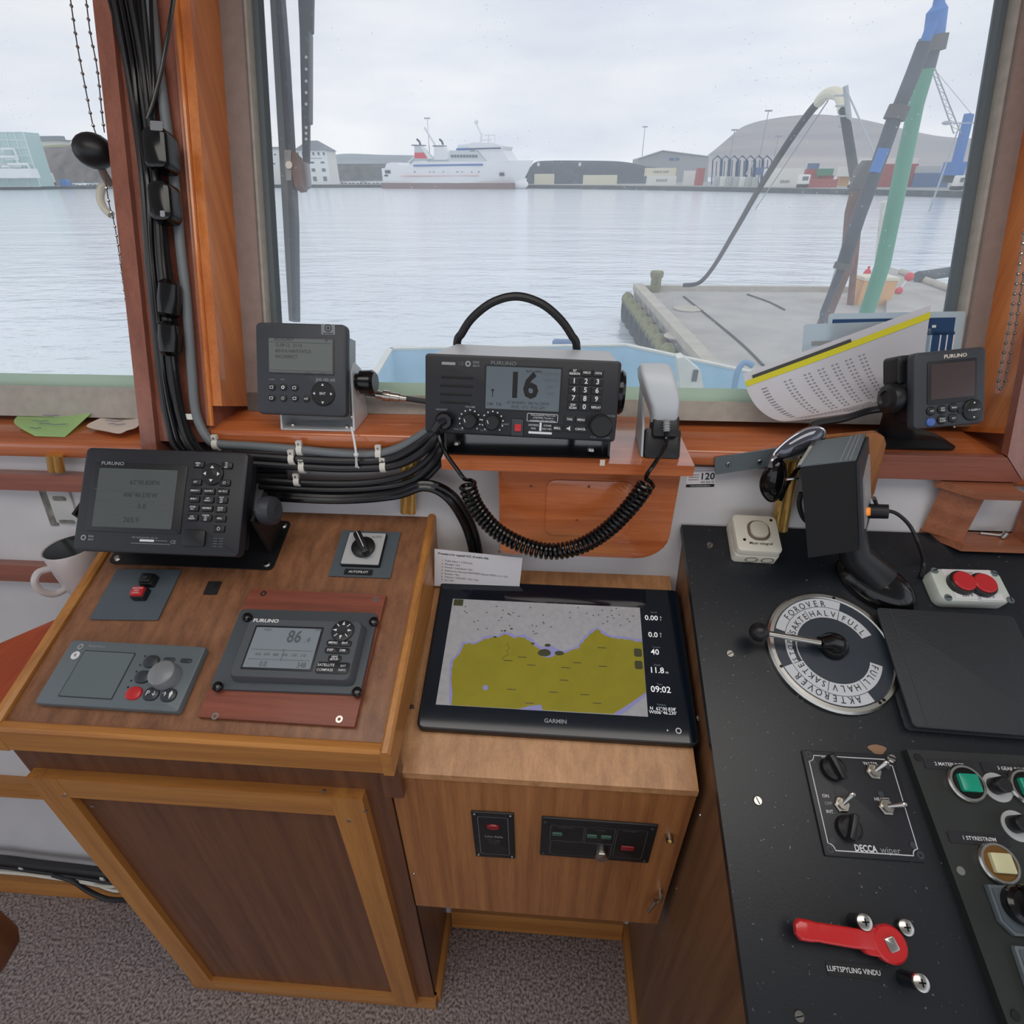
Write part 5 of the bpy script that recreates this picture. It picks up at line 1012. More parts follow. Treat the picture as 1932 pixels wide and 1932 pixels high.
for cix, s0 in enumerate((.09, .20, .29, .36, .43, .50, .57)):
    for rix in range(13):
        t0_ = .25+rix*.038-.0*cix; wv_ = .030 if cix == 0 else .011
        for dx in ((0,) if cix == 0 else (0, .022)):
            a = s0+dx+rix*.0; b.add([onS(a, t0_+.012), onS(a+wv_, t0_+.012), onS(a+wv_, t0_), onS(a, t0_)], [(0, 1, 2, 3)])
for i, (s0, s1, t0_) in enumerate(((.09, .5, .77), (.10, .6, .80), (.30, .85, .83), (.3, .95, .86), (.36, .6, .89))):
    for j in range(26):
        a = lerp(s0, s1, j/26); b.add([onS(a, t0_+.012), onS(a+(s1-s0)/26*.75, t0_+.012), onS(a+(s1-s0)/26*.75, t0_), onS(a, t0_)], [(0, 1, 2, 3)])
mat('faint_print', (132, 132, 140), .8); o = b.build('table_print', 'faint_print', ob, smooth=False); o['kind'] = 'stuff'
# laminated cards standing against the glass
def card(name, q, wd, label, m, fr_w=.02):
    F = quadF(WF, *q, h=wd); A = thing(name, label, 'card', F); B().rp(0, 0, F.W, F.H, .004, 0, .0008).build('sheet', m, A); return A, F
A, F = card('laminated_card', ((1567, 591), (1821, 588), (1800, 745), (1545, 748)), .014, 'laminated card with dark blue heading band standing against the window', 'card_white')
B().rp(-.004, F.H/2-.022, F.W*.90, .026, .001, .0008, .0012).build('heading_band', 'card_blue', A, smooth=False); B().rp(F.W*.36, F.H/2-.05, F.W*.16, .04, .001, .0008, .0012).build('blue_box', 'card_blue', A, smooth=False); B().rp(F.W*.22, F.H/2-.05, F.W*.09, .05, .001, .0008, .0012).build('print_box', 'card_film', A, smooth=False)
bars(A, [(-F.W*.3+i*.03, F.H/2-.022, .006, .004) for i in range(5)]+[(F.W*.34+.01*i, F.H/2-.05, .002, .03) for i in range(3)], .0014, 'white_ink', 'heading_print')['kind'] = 'stuff'
A, F = card('laminated_card', ((1523, 612), (1690, 606), (1668, 748), (1500, 752)), .018, 'plain white laminated card with grey heading behind the timetable sheet', 'card_white')
B().rp(0, F.H/2-.03, F.W*.8, .007, .0005, .0008, .0012).build('heading_band', 'grey_ink', A, smooth=False); bars(A, [(-F.W*.2, F.H/2-.042-i*.008, F.W*.4, .0015) for i in range(6)], .0014, 'dim_ink', 'small_print')['kind'] = 'stuff'
# ------------------------------------------------------------------ metal strip, wooden bracket, sunglasses, black instrument box
F = quadF(Fr((0, .7755, 1.2), (1, 0, 0), (0, 0, 1)), (1347, 864), (1522, 838), (1528, 868), (1351, 896))
A = thing('metal_strip', 'grey flat metal strip screwed to the front of the sill', 'bracket', F); B().rp(0, 0, F.W, F.H, .002, -.003, 0, n=2).build('strip', 'unit_grey', A)
for u in (1374, 1433): x, y = F.px(u, 876 if u < 1400 else 871); screw(A, x, y, 0, .004, 'alu')
F = Fr((0, .766, 1.2), (1, 0, 0), (0, 0, 1)); o = [F.px(*q) for q in ((1552, 826), (1655, 817), (1668, 824), (1672, 838), (1650, 930), (1640, 948), (1600, 900))]; c_ = F.w(sum(p[0] for p in o)/7, min(p[1] for p in o), 0)
b = B(Matrix.Translation(-c_) @ F.m()); b.prism(o, -.010, 0); ob = b.build('wooden_bracket', 'teak_z', fr=c_); tag(ob, 'tapered plywood bracket plate on the sill behind the black instrument box', 'bracket')
# sunglasses hung over the strip
A = thing('sunglasses', 'dark wraparound sunglasses hooked over the metal strip', 'sunglasses', atY(1475, 900, .752)); I = inv(A)
def lens(u, v, lu, lv, ang, y, m, name):
    P = atY(u, v, y); s_ = (atY(u+10, v, y)-P).length/10; a = rad(ang); ls = []
    for k, dz in ((1.0, 0), (.92, .004), (.7, .009), (.35, .012), (.05, .013)):
        ls.append([P+V((s_*k*(lu*math.cos(t)*math.cos(a)-lv*math.sin(t)*(1+.25*math.cos(t))*math.sin(a)), -dz, s_*k*(lu*math.cos(t)*math.sin(a)+lv*math.sin(t)*(1+.25*math.cos(t))*math.cos(a)))) for t in [2*math.pi*i/28 for i in range(28)]])
    B(I).layers(ls).build(name, m, A); B(I).tube(ls[0], .0022, 8, True).build('rim', 'black_gloss' if m == 'lens_dark' else 'chrome', A)
mat('lens_mirror', (110, 112, 122), .06, .7)
lens(1506, 838, 50, 22, 36, .745, 'lens_mirror', 'lens'); lens(1458, 908, 22, 44, 6, .744, 'lens_dark', 'lens')
B(I).tube(spline([atY(u, v, .740) for u, v in ((1466, 862), (1458, 868), (1455, 880))], 4), .0048, 10).build('bridge', 'chrome', A)
B(I).tube(spline([atY(u, v, y) for u, v, y in ((1548, 816, .745), (1552, 830, .75), (1540, 860, .765), (1528, 890, .768))], 5), .003, 8).build('temple', 'black_gloss', A)
B(I).tube(spline([atY(u, v, y) for u, v, y in ((1472, 945, .744), (1482, 920, .755), (1500, 890, .766), (1515, 875, .768))], 5), .003, 8).build('temple', 'black_gloss', A)
# black box instrument facing the helm, on a swivel foot
t4 = [atZ(*q, 1.275) for q in ((1510, 882), (1614.5, 870), (1633, 821), (1540, 834))]
t4 = [V((p.x, p.y-.045, p.z)) if False else p for p in t4]
ft = PR.w(*PR.px(1648, 1105)); dn = atY(1637, 1058, .640)-t4[1]
dn = V((dn.x, -.012, dn.z))
A = thing('instrument_box', 'black metal instrument box with knob and orange lamp on swivel foot', 'instrument', ft); I = inv(A)
B(I).hexa([p+dn for p in t4], t4).build('case', 'black_matte', A, smooth=False)
up_ = V((0, 0, .0006)); g_ = (t4[1]-t4[0])
B(I).hexa([p+up_ for p in t4], [p+up_*4 for p in t4]).build('lid', 'unit_grey', A, smooth=False)  # sky reflection on the black box's lid put into this grey
for k in (.70, .80, .88):
    p0 = t4[0].lerp(t4[1], k); p1 = t4[3].lerp(t4[2], k); B(I).tube([p0+up_*4, p1+up_*4], .0006, 4).build('lid_groove', 'grey_ink', A)
sd = (t4[2]-t4[1]).cross(dn).normalized()
if sd.x < 0: sd = -sd
fp = [t4[1]+dn*.02, t4[2]+dn*.02, t4[2]+dn*.95, t4[1]+dn*.95]
B(I).hexa([p+sd*.0005 for p in fp], [p+sd*.004 for p in fp]).build('face_plate', 'char', A, smooth=False)
f2 = [fp[0].lerp(fp[1], .25).lerp(fp[3].lerp(fp[2], .25), .28), fp[0].lerp(fp[1], .9).lerp(fp[3].lerp(fp[2], .9), .18), fp[0].lerp(fp[1], .9).lerp(fp[3].lerp(fp[2], .9), .72), fp[0].lerp(fp[1], .25).lerp(fp[3].lerp(fp[2], .25), .88)]
B(I).hexa([p+sd*.004 for p in f2], [p+sd*.006 for p in f2]).build('display_window', 'pale_panel', A, smooth=False)
kb = fp[0].lerp(fp[1], .62).lerp(fp[3].lerp(fp[2], .62), .80); B(I).cyl(kb+sd*.004, kb+sd*.030, .011, .0105, 20).build('knob', 'char_dark', A)
kb = fp[0].lerp(fp[1], .40).lerp(fp[3].lerp(fp[2], .40), .72); B(I).cyl(kb+sd*.006, kb+sd*.010, .006, n=14).build('lamp', 'orange_lamp', A)
bk = (t4[0]-t4[1]).normalized(); p0, p1 = t4[0], t4[3]; B(I).hexa([p0+up_, p1+up_, p1+up_+bk*.006, p0+up_+bk*.006], [p+V((0, 0, .004)) for p in (p0, p1, p1+bk*.006, p0+bk*.006)]).build('back_edge', 'nickel', A, smooth=False)
for k, z_ in ((.1, -.02), (.75, -.012)):
    P = p0.lerp(p1, k)+V((0, 0, z_)); B(I).cyl(P, P+bk*.018, .0022, n=8).build('stud', 'steel', A)
base_p = t4[0].lerp(t4[2], .55)+dn
B(I).tube([base_p+V((0, 0, .02)), base_p.lerp(ft, .5)+V((-.008, 0, .01)), ft+PR.z*.02], [.022, .022, .026], 16).build('neck', 'black_plastic', A)
Fs = tang(PR, 1620, 1075, 1700, 1125); Fs.o = ft.copy()
Ms = I @ Fs.m()
b = B(Ms); b.lathe([(.05, .0008), (.052, .006), (.047, .016), (.036, .026), (.018, .032), (.002, .033)], (0, 0, 0), 36, 1.15, .72); b.build('swivel_foot', 'black_gloss', A)
b = B(Ms); b.lathe([(.006, .030), (.006, .033), (.004, .0345)], (.002, .014, 0), 14); b.build('foot_screw', 'nickel', A)
cable('instrument_lead', [base_p+V((.03, .01, .06))]+[atY(u, v, y) for u, v, y in ((1660, 960, .75), (1690, 968, .745), (1715, 990, .735), (1730, 1020, .72))]+[PR.w(*PR.px(u, v, .004), .004) for u, v in ((1742, 1060), (1738, 1090))], .0028, 'rubber', 'thin black lead looping from the black instrument box to the console', 'cable')
P = [atY(u, v, .755) for u, v in ((1512, 930), (1508, 950), (1515, 975), (1530, 990))]; cable('instrument_lead', P, .004, 'rubber', 'short black lead curving behind the black instrument box', 'cable')
# sticker with number 120 on the wall
F = quadF(WL, (1296, 886), (1350, 884), (1349, 920), (1294, 920), .0006)
A = thing('wall_sticker', 'white sticker with the number 120 on the wall by the shelf', 'sticker', F); B().rp(0, 0, F.W, F.H, .0005, -.0004, 0, n=1).build('sheet', 'paper', A, smooth=False)
T(A, '120', F.W*.22, .003, .016, .0003, 'black_ink', bold=.02); T(A, '800 866 76', F.W*.24, -.0065, .0046, .0003, 'black_ink'); B().rp(0, -F.H/2+.0035, F.W*.98, .005, .0002, 0, .0003, n=1).build('footer_bar', 'black_ink', A, smooth=False); T(A, 'www.maritimradio.no', 0, -F.H/2+.0035, .0035, .0005, 'white_ink')
bars(A, [(-F.W*.25, .006-i*.004, F.W*.35, .0008) for i in range(3)]+[(0, F.H/2-.003, F.W*.9, .0008)], .0003, 'black_ink', 'small_print')['kind'] = 'stuff'
# ------------------------------------------------------------------ wooden cup holder on the wall
zt_, zb_2 = 1.192, 1.100
A = thing('cup_holder', 'wooden two-tier cup holder with round hole fixed to the wall under the sill corner', 'cup holder', V((.70, .78, zb_2))); I = inv(A)
def plate(zc, o, hole=None):
    b = B(I); n = 36
    if not hole: b.prism(o, zc-.006, zc+.006); return b
    # outline with a round hole, built as a ring of quads between outline and hole
    cx_, cy_, r = hole; oo = []
    for i in range(n):
        t_ = 2*math.pi*i/n; d = V((math.cos(t_), math.sin(t_), 0)); best = 9
        for k in range(len(o)):
            p, q = V(o[k]+(0,)), V(o[(k+1) % len(o)]+(0,)); e = q-p; den = d.x*e.y-d.y*e.x
            if abs(den) < 1e-9: continue
            ww = p-V((cx_, cy_, 0)); s_ = (ww.x*e.y-ww.y*e.x)/den; u_ = (ww.x*d.y-ww.y*d.x)/den
            if s_ > 0 and -1e-6 <= u_ <= 1+1e-6: best = min(best, s_)
        oo.append((cx_+d.x*best, cy_+d.y*best))
    ii = [(cx_+r*math.cos(2*math.pi*i/n), cy_+r*math.sin(2*math.pi*i/n)) for i in range(n)]
    return b.layers([[(x, y, zc-.006) for x, y in oo], [(x, y, zc+.006) for x, y in oo], [(x, y, zc+.006) for x, y in ii], [(x, y, zc-.006) for x, y in ii], [(x, y, zc-.006) for x, y in oo]], cap=False)
ft_ = [atZ(u, v, zt_) for u, v in ((1748, 906), (1848, 936))]; fb_ = [atZ(u, v, zb_2) for u, v in ((1726, 996), (1816, 1034))]
def outl(a, c, yb): return [(a.x, yb), (a.x, a.y), (c.x, c.y), (.86, c.y), (.88, a.y), (.88, yb)]
plate(zt_, outl(ft_[0], ft_[1], wallY(zt_)-.003), (.735, .757, .03)).build('top_board', 'holder_x', A, smooth=False)
plate(zb_2, outl(fb_[0], fb_[1], wallY(zb_2)-.003)).build('bottom_board', 'holder_x', A, smooth=False)
yw_ = wallY(zb_2)-.004; xa_ = ft_[0].x+.018; ex = (ft_[1].x+fb_[1].x)/2; ey = max(ft_[1].y, fb_[1].y)+.010
B(I).layers([[(xa_, yw_, z), (xa_+.012, yw_, z), (ex+.012, ey, z), (ex, ey, z)] for z in (zb_2+.006, zt_-.006)]).build('side_board', 'holder_x', A, smooth=False)
xr2 = .752; B(I).hexa([(xr2, yw_, zb_2+.006), (xr2+.01, yw_, zb_2+.006), (xr2+.01, fb_[1].y+.008, zb_2+.006), (xr2, fb_[1].y+.008, zb_2+.006)], [(xr2, wallY(zt_)-.004, zt_-.006), (xr2+.01, wallY(zt_)-.004, zt_-.006), (xr2+.01, ft_[1].y+.008, zt_-.006), (xr2, ft_[1].y+.008, zt_-.006)]).build('divider', 'holder_x', A, smooth=False)
P = atZ(1840, 990, zb_2+.0068); P.y = min(P.y, .765)
A = thing('screw_hook', 'loose steel screw hook lying inside the cup holder', 'screw', P); B().tube([V((-.014, .002, .004)), V((.010, -.002, .004)), V((.018, -.004, .006))], [.0022, .002, .0016], 8).build('shank', 'steel', A); B().cyl((.018, -.004, .001), (.020, -.0045, .011), .0048, .0044, 12).build('head', 'steel', A)
# ------------------------------------------------------------------ "Mask telegraf" box
Z = lambda x, y: (1300+x/3.057, 760+y/3.057); HB = .034
F = quadF(PR, Z(262, 648), Z(492, 660), Z(528, 858), Z(290, 845), HB); F.o -= PR.z*(HB-.0008)
A = thing('telegraph_switch_box', 'ivory plastic switch box with rounded rocker marked for engine telegraph', 'switch box', F)
w_, h_ = F.W+.006, F.H+.004
B().rp(0, -.001, w_, h_, .006, 0, HB*.55, .001).build('back_box', 'ivory_box', A); B().rp(0, 0, w_, h_, .008, HB*.55+.0008, HB, .003).build('lid', 'ivory_box', A)
mat('rocker_rim', (110, 98, 86), .5); mat('ivory_rocker', (206, 200, 186), .3)
cx, cy = F.px(*Z(400, 738), HB); B().rp(cx, cy, .034, .036, .014, HB, HB+.0025, .001, 6).build('rocker_rim', 'rocker_rim', A); B().rp(cx, cy, .027, .029, .011, HB+.0025, HB+.007, .002, 6).build('rocker', 'ivory_rocker', A)
T(A, 'Mask telegraf', *F.px(*Z(415, 812), HB), .0066, HB+.0003, 'black_ink', bold=.01)
for x, y in ((472, 678), (320, 789)): q = F.px(*Z(x, y), HB); B().cyl(q+(HB-.001,), q+(HB+.0006,), .0024, n=12).build('screw_hole', 'black_plastic', A)
for x in (355, 447):
    q = F.px(*Z(x, 877), HB*.3); B().ring((0, 0), .0085, .0097, .0006, n=24, z0=-.001).build('knockout', 'rocker_rim', A).matrix_local = Matrix.Translation((q[0], -h_/2-.0012, HB*.27)) @ Matrix.Rotation(math.pi/2, 4, 'X') @ Matrix.Diagonal((1, .75, 1, 1))
# ------------------------------------------------------------------ box with two red buttons
HB = .022
F = quadF(PR, Z(1385, 950), Z(1770, 965), Z(1885, 1150), Z(1455, 1145), HB); F.o -= PR.z*(HB-.0008)
A = thing('button_box', 'pale grey box with two round red push buttons', 'button box', F)
B().rp(0, 0, F.W, F.H, .012, 0, HB, .004).build('housing', 'pale_box', A)
for x, y, s_ in ((1592, 1025, '220 V'), (1712, 1038, '24 V')):
    cx, cy = F.px(*Z(x, y), HB+.012); k = B().lathe([(.0185, HB), (.0185, HB+.008), (.0165, HB+.010)], (cx, cy, 0), 30).build('button_collar', 'black_plastic', A); B().lathe([(.0155, HB+.010), (.0155, HB+.012), (.014, HB+.0135)], (cx, cy, 0), 30).build('button', 'red_btn', k)
for x, y, s_, ww in ((1605, 1112, '220 V', .036), (1735, 1120, '24 V', .036), (1600, 982, 'Alarm', .07)):
    cx, cy = F.px(*Z(x, y), HB); k = B().rp(cx, cy, ww, .011, .0005, HB, HB+.0008, n=1).build('label_strip', 'paper', A, smooth=False); T(k, s_, cx, cy, .0068, HB+.001, 'lcd_ink')
for x, y in ((1416, 968), (1760, 985), (1495, 1123), (1853, 1138)): cx, cy = F.px(*Z(x, y), HB); screw(A, cx, cy, HB-.0005, .0052, 'unit_grey')
# ------------------------------------------------------------------ engine telegraph dial
cxy = (.43-.229, -.217); C0 = PR.w(cxy[0]*.9725+.0, cxy[1]*.9725, .0006); Rd = .0895
c_p = PR.px(1567, 1234); F = Fr(PR.w((.43-.235)*.9725-.002, -.217*.9725-.0005, .0006), PR.x, PR.y)
A = thing('engine_telegraph', 'round engine telegraph dial with white lettered sectors and ball lever', 'telegraph', F)
B().lathe([(Rd, 0), (Rd, .006), (Rd-.003, .009), (Rd-.008, .009), (Rd-.0095, .007)], n=64).build('rim', 'steel', A)
mat('dial_blue', (52, 60, 70), .3); mat('dial_white', (204, 208, 214), .4)
B().lathe([(Rd-.009, .0045), (Rd-.009, .0072)], n=64).build('dial', 'dial_blue', A)
zd = .0075; k_ = 1.0
b = B()
for a0, a1, r0, r1 in ((68, 158.5, .0660*k_, .0790*k_), (201, 297.5, .0660*k_, .0790*k_), (22.2, 158.3, .0490*k_, .0652*k_), (201, 341, .0490*k_, .0652*k_), (158.3, 201, .0555*k_, .0652*k_), (158.3, 201, .0490*k_, .0506*k_)):
    B().ring((0, 0), r0, r1, zd, a0, a1, 40).build('white_sector', 'dial_white', A, smooth=False)
for a in (68, 114.3, 158.4, 201, 249.5, 299.5):
    a_ = rad(a); B().add([(r*math.cos(a_)-s_*.0004*math.sin(a_), r*math.sin(a_)+s_*.0004*math.cos(a_), zd+.0002) for r, s_ in ((.048, -1), (.0632, -1), (.0632, 1), (.048, 1))], [(0, 1, 2, 3)]).build('sector_line', 'black_ink', A, smooth=False)
def arc(s_, amid, r, size, step, flip=False):
    n = len(s_)
    for i, ch in enumerate(s_):
        a = amid+((n-1)/2-i)*step if not flip else amid-((n-1)/2-i)*step
        a_ = rad(a); T(A, ch, r*math.cos(a_), r*math.sin(a_), size, zd+.0004, 'black_ink', rot=a_-math.pi/2+(math.pi if flip else 0), sx=.85)
for s_, am, r, sz, st in (('FOROVER', 113, .0705, .0135, 8.6), ('SAKTE', 137, .0553, .0130, 9), ('HALV', 91, .0553, .0130, 10.5), ('FULL', 45, .0553, .0130, 10), ('STOPP', 180, .0585, .0105, 8.4), ('SAKTE', 225, .0553, .0130, 9), ('HALV', 274, .0553, .0130, 10.5), ('FULL', 321, .0553, .0130, 9.5), ('AKTEROVER', 249, .0705, .0135, 8.4)): arc(s_, am, r*1.0, sz, st)
for a in (200, 75, 305, 300): q = (.0835*k_*math.cos(rad(a)), .0835*k_*math.sin(rad(a))); B().cyl(q+(.008,), q+(.0098,), .0022, n=10).build('rim_screw', 'black_gloss', A)
hb = B().lathe([(.0195, .007), (.019, .016), (.014, .024), (.006, .027)], (0, .004, 0), 30).build('hub', 'black_gloss', A)
lv = thing('x', 'x', 'x'); bpy.data.objects.remove(lv)
hx, hy = F.px(1547, 1212, .030); bx_, by_ = F.px(1435, 1193, .034)
dv = V((bx_-hx, by_-hy, 0)).normalized(); B().tube([(0, .004, .018), (hx*.5, .004+hy*.4, .026), (hx, hy, .030)], [.0125, .0115, .008], 14).build('lever_socket', 'black_gloss', A)
lo = B().cyl((hx, hy, .030), (bx_, by_, .034), .0046, .0040, 12).build('lever_rod', 'steel', A); B().ball((bx_-.002, by_, .034), .0135, 20).build('lever_ball', 'black_plastic', A)
# ------------------------------------------------------------------ black folder lying on the console
Hf = .020; F = quadF(PR, (1652, 1150), (1938, 1163), (1985, 1395), (1722, 1368), Hf); F.o -= PR.z*(Hf-.002)
A = thing('black_folder', 'closed black ring folder lying on the console beside the telegraph dial', 'folder', F)
B().rp(0, 0, F.W, F.H, .006, Hf-.003, Hf, .001).build('front_cover', 'book_cover', A); B().rp(0, 0, F.W, F.H, .006, 0, .003, .001).build('back_cover', 'book_cover', A); B().rp(.004, .002, F.W-.012, F.H-.010, .003, .003, Hf-.003).build('page_block', 'char_dark', A)
B().rp(-F.W/2+.018, 0, .0015, F.H-.006, .0003, Hf, Hf+.0005, n=1).build('cover_crease', 'char', A, smooth=False)
# ------------------------------------------------------------------ wiper control panel
Z = lambda x, y: (1280+x/2.963, 1080+y/2.963)
F = quadF(PR, Z(680, 992), Z(1195, 1022), Z(1393, 1622), Z(830, 1585), .003); F.o -= PR.z*.0022
A = thing('wiper_control', 'black wiper control plate with white border and three toggle switches', 'switch plate', F)
B().rp(0, 0, F.W, F.H, .002, 0, .003, .0006).build('plate', 'char_dark', A)
W2, H2 = F.W/2-.006, F.H/2-.006; r_ = .007; ol = []
for sx_, sy_, a0 in ((1, 1, 270), (-1, 1, 360), (-1, -1, 90), (1, -1, 180)):
    for i in range(7): a_ = rad(a0-i*15); ol.append((sx_*W2+r_*math.cos(a_), sy_*H2+r_*math.sin(a_)))
b = B(); pts_ = [V((x, y, .0033)) for x, y in ol]
b.tube(pts_, .0006, 5, True); b.build('border_line', 'white_ink', A)
for sx_, sy_ in ((1, 1), (-1, 1), (-1, -1), (1, -1)):
    if sx_*sy_ == 1 and sx_ == 1: screw(A, sx_*W2+.002, sy_*H2+.002, .003, .0058, 'nickel')
    else: B().ring((sx_*W2+.001, sy_*H2+.001), .0018, .0042, .0034, n=20, z0=.003).build('mounting_hole', 'char', A)
T(A, 'DECCA', *F.px(*Z(1046, 1545), .003), .0096, .0033, 'white_ink', bold=.03, sx=.8); T(A, 'wiper', *F.px(*Z(1184, 1555), .003), .010, .0033, 'grey_ink')
for s_, x, y in (('SPEED', 832, 1040), ('WATER', 1072, 1070), ('ON', 822, 1250), ('OFF', 838, 1292), ('INT.', 848, 1338), ('HEATER', 1138, 1270), ('TIME', 928, 1383)): T(A, s_, *F.px(*Z(x, y), .003), .0052, .0033, 'white_ink' if s_ not in ('OFF',) else 'grey_ink', bold=.01)
for x, y, rot in ((862, 1095, 1.9), (950, 1430, 1.15)):
    cx, cy = F.px(*Z(x, y), .006); k = B().lathe([(.0145, .003), (.014, .012), (.010, .015)], (cx, cy, 0), 26).build('knob', 'black_plastic', A); B().rp(cx, cy, .030, .008, .002, .012, .024, .0015, rot=rot).build('pointer_grip', 'black_plastic', k)
for x, y, dx, dy in ((1090, 1112, .012, .010), (912, 1297, .010, .012), (1160, 1310, .016, .002)):
    cx, cy = F.px(*Z(x, y), .004); k = B().lathe([(.0098, .003), (.0098, .006), (.0085, .007)], (cx, cy, 0), 6).build('toggle_nut', 'nickel', A); B().lathe([(.0062, .006), (.006, .010), (.004, .010)], (cx, cy, 0), 18).build('toggle_bush', 'nickel', k); B().cyl((cx, cy, .008), (cx+dx*.8, cy+dy*.8, .020), .0024, .0036, 12).ball((cx+dx*.8, cy+dy*.8, .020), .0038, 10).build('toggle_lever', 'steel', k)
for x, y in ((752, 1058), (1168, 1085), (858, 1500), (1310, 1525), (885, 1225), (1130, 1240)): cx, cy = F.px(*Z(x, y), .003); B().cyl((cx, cy, .0028), (cx, cy, .0036), .0035, n=14).build('plug_hole', 'char', A)
q = PR.px(1655, 1414); F = Fr(PR.w(*q, .0003), PR.x, PR.y); b = B(); b.flat([(.011*math.cos(t)*(1+.2*math.sin(3*t)), .006*math.sin(t), .0002) for t in [6.283*i/20 for i in range(20)]]); mat('bare_wood', (150, 116, 90), .7); ob = b.build('paint_chip', 'bare_wood', fr=F, smooth=False); tag(ob, 'bare brown patch where black paint chipped beside the wiper plate', 'paint chip')
# ------------------------------------------------------------------ right-hand switch panel
Z = lambda x, y: (1700+x/3.5, 1380+y/3.5)
q = [PR.px(*Z(*p)) for p in ((38, 115), (680, 1932))]
Fp_ = tang(PR, *Z(38, 118), *Z(812, 165)); 
A = thing('switch_panel', 'raised dark green switch panel with lit push buttons on the console', 'switch panel', Fp_); F = Fp_; hp = .012
e = [F.px(*Z(*p), hp) for p in ((38, 118), (430, 1180), (705, 1932), (780, 2120))]
yl = min(p[1] for p in e)-.02
B().prism([(e[0][0], e[0][1]), (.42, .0), (.42, yl), (e[3][0], yl), e[2], e[1]], 0, hp).build('panel', 'console_green', A, smooth=False)
def plabel(x, y, s_, w_=.052):
    cx, cy = F.px(*Z(x, y), hp); k = B().rp(cx, cy, w_, .012, .001, hp, hp+.001, n=1).build('label_strip', 'char_dark', A, smooth=False); T(k, s_, cx, cy, .0056, hp+.0013, 'white_ink', bold=.015)
plabel(315, 220, '2 MATEPUMPE', .06); plabel(740, 250, '3 GEAR INN/UT', .075); plabel(512, 710, '1 STYRESTR\u00d8M', .068)
def pushb(x, y, m, lens, r=.0215):
    cx, cy = F.px(*Z(x, y), hp+.006); k = B().lathe([(r, hp), (r, hp+.005), (r-.0015, hp+.007), (r-.004, hp+.007), (r-.005, hp+.004)], (cx, cy, 0), 36).build('chrome_ring', 'steel', A); B().lathe([(r-.0045, hp+.003), (r-.0045, hp+.0055)], (cx, cy, 0), 30).build('button_well', 'black_gloss' if m == 'green_lens' else 'amber', k); B().rp(cx+.001, cy, .0225, .020, .002, hp+.0055, hp+.011, .001).build('button_lens', m, k)
    return cx, cy
pushb(440, 340, 'green_lens', 1); pushb(845, 370, 'green_lens', 1)
cx, cy = pushb(655, 870, 'yellow_lens', 1)
for x, y in ((632, 370), (760, 625)):
    cx, cy = F.px(*Z(x, y), hp); k = B().lathe([(.0165, hp), (.0165, hp+.0015)], (cx, cy, 0), 30).build('knob_plate', 'silver_paint', A); cx, cy = F.px(*Z(x+20, y-15), hp+.010); B().lathe([(.0095, hp+.0015), (.009, hp+.018), (.007, hp+.020)], (cx, cy, 0), 24).build('knob', 'black_plastic', k)
cx0, cy0 = F.px(*Z(545, 1000), hp); cx1, cy1 = F.px(*Z(700, 1350), hp)
F3 = tang(PR, *Z(545, 1010), *Z(812, 1025), hp+.0005)
A3 = thing('selector_switch', 'rotary selector switch with black handle on pale-edged square plate', 'switch', F3)
b_ = F3.px(*Z(695, 1345)); B().prism([(0, 0), (.062, 0), (.062, b_[1]), (.010, b_[1]), (0, b_[1]+.012)], 0, .006).build('edge_frame', 'unit_grey', A3, smooth=False); B().prism([(.003, -.003), (.059, -.003), (.059, b_[1]+.003), (.012, b_[1]+.003), (.003, b_[1]+.013)], .006, .0075).build('face', 'plate_grey', A3, smooth=False)
cx, cy = F3.px(*Z(790, 1150), .010); k = B().lathe([(.0185, .0075), (.018, .018), (.014, .021)], (cx, cy, 0), 28).build('knob', 'black_gloss', A3); B().rp(cx+.004, cy-.006, .012, .052, .004, .016, .034, .003).build('handle', 'black_gloss', k); T(A3, 'HAND', *F3.px(*Z(650, 1055), .0075), .007, .0078, 'dim_ink')
F4 = tang(PR, *Z(715, 1400), *Z(812, 1410), hp+.0005); A4 = thing('selector_switch', 'pale-edged square plate corner below the rotary selector switch', 'switch', F4)
B().rp(.032, -.04, .064, .078, .003, 0, .006, .001).build('edge_frame', 'unit_grey', A4); B().rp(.032, -.04, .058, .072, .002, .006, .0072).build('face', 'plate_grey', A4)
for x, y, m in ((112, 172, 'black_matte'), (392, 920, 'steel'), (755, 1875, 'black_matte')): cx, cy = F.px(*Z(x, y), hp); B().cyl((cx, cy, hp-.001), (cx, cy, hp+.001), .0052, .0045, 14).build('panel_screw', m, A)
# ------------------------------------------------------------------ red valve lever and studs
Z = lambda x, y: (1332+x/3.22, 1380+y/3.22)
P1 = PR.w(*PR.px(*Z(1108, 1290), .016), 0); F = tang(PR, *Z(1108, 1290), *Z(625, 1210), 0); F.o = P1+PR.z*.0006
A = thing('valve_lever', 'red lever handle on steel spindle for window air blowing', 'lever', F)
Lh = .022; tp = F.px(*Z(618, 1205), Lh); L_ = tp[0]
def sec(x, wd, zc, th): return [(x, y, zc+z) for y, z in [(a, c) for a, c in B.rr(wd, th, min(wd, th)*.35)]]
B().layers([sec(x, wd, zc, th) for x, wd, zc, th in ((.016, .018, .016, .008), (.030, .018, .019, .008), (.042, .0185, .022, .008), (.075, .018, .023, .008), (L_-.012, .017, .023, .008), (L_, .020, .023, .010), (L_+.010, .020, .023, .012), (L_+.014, .011, .023, .008))]).build('handle', 'red_paint', A)
B().lathe([(.0175, .010), (.0175, .019), (.0155, .021)], n=32).build('boss', 'red_paint', A); B().rp(.016, 0, .028, .026, .009, .010, .020, .002).build('web', 'red_paint', A)
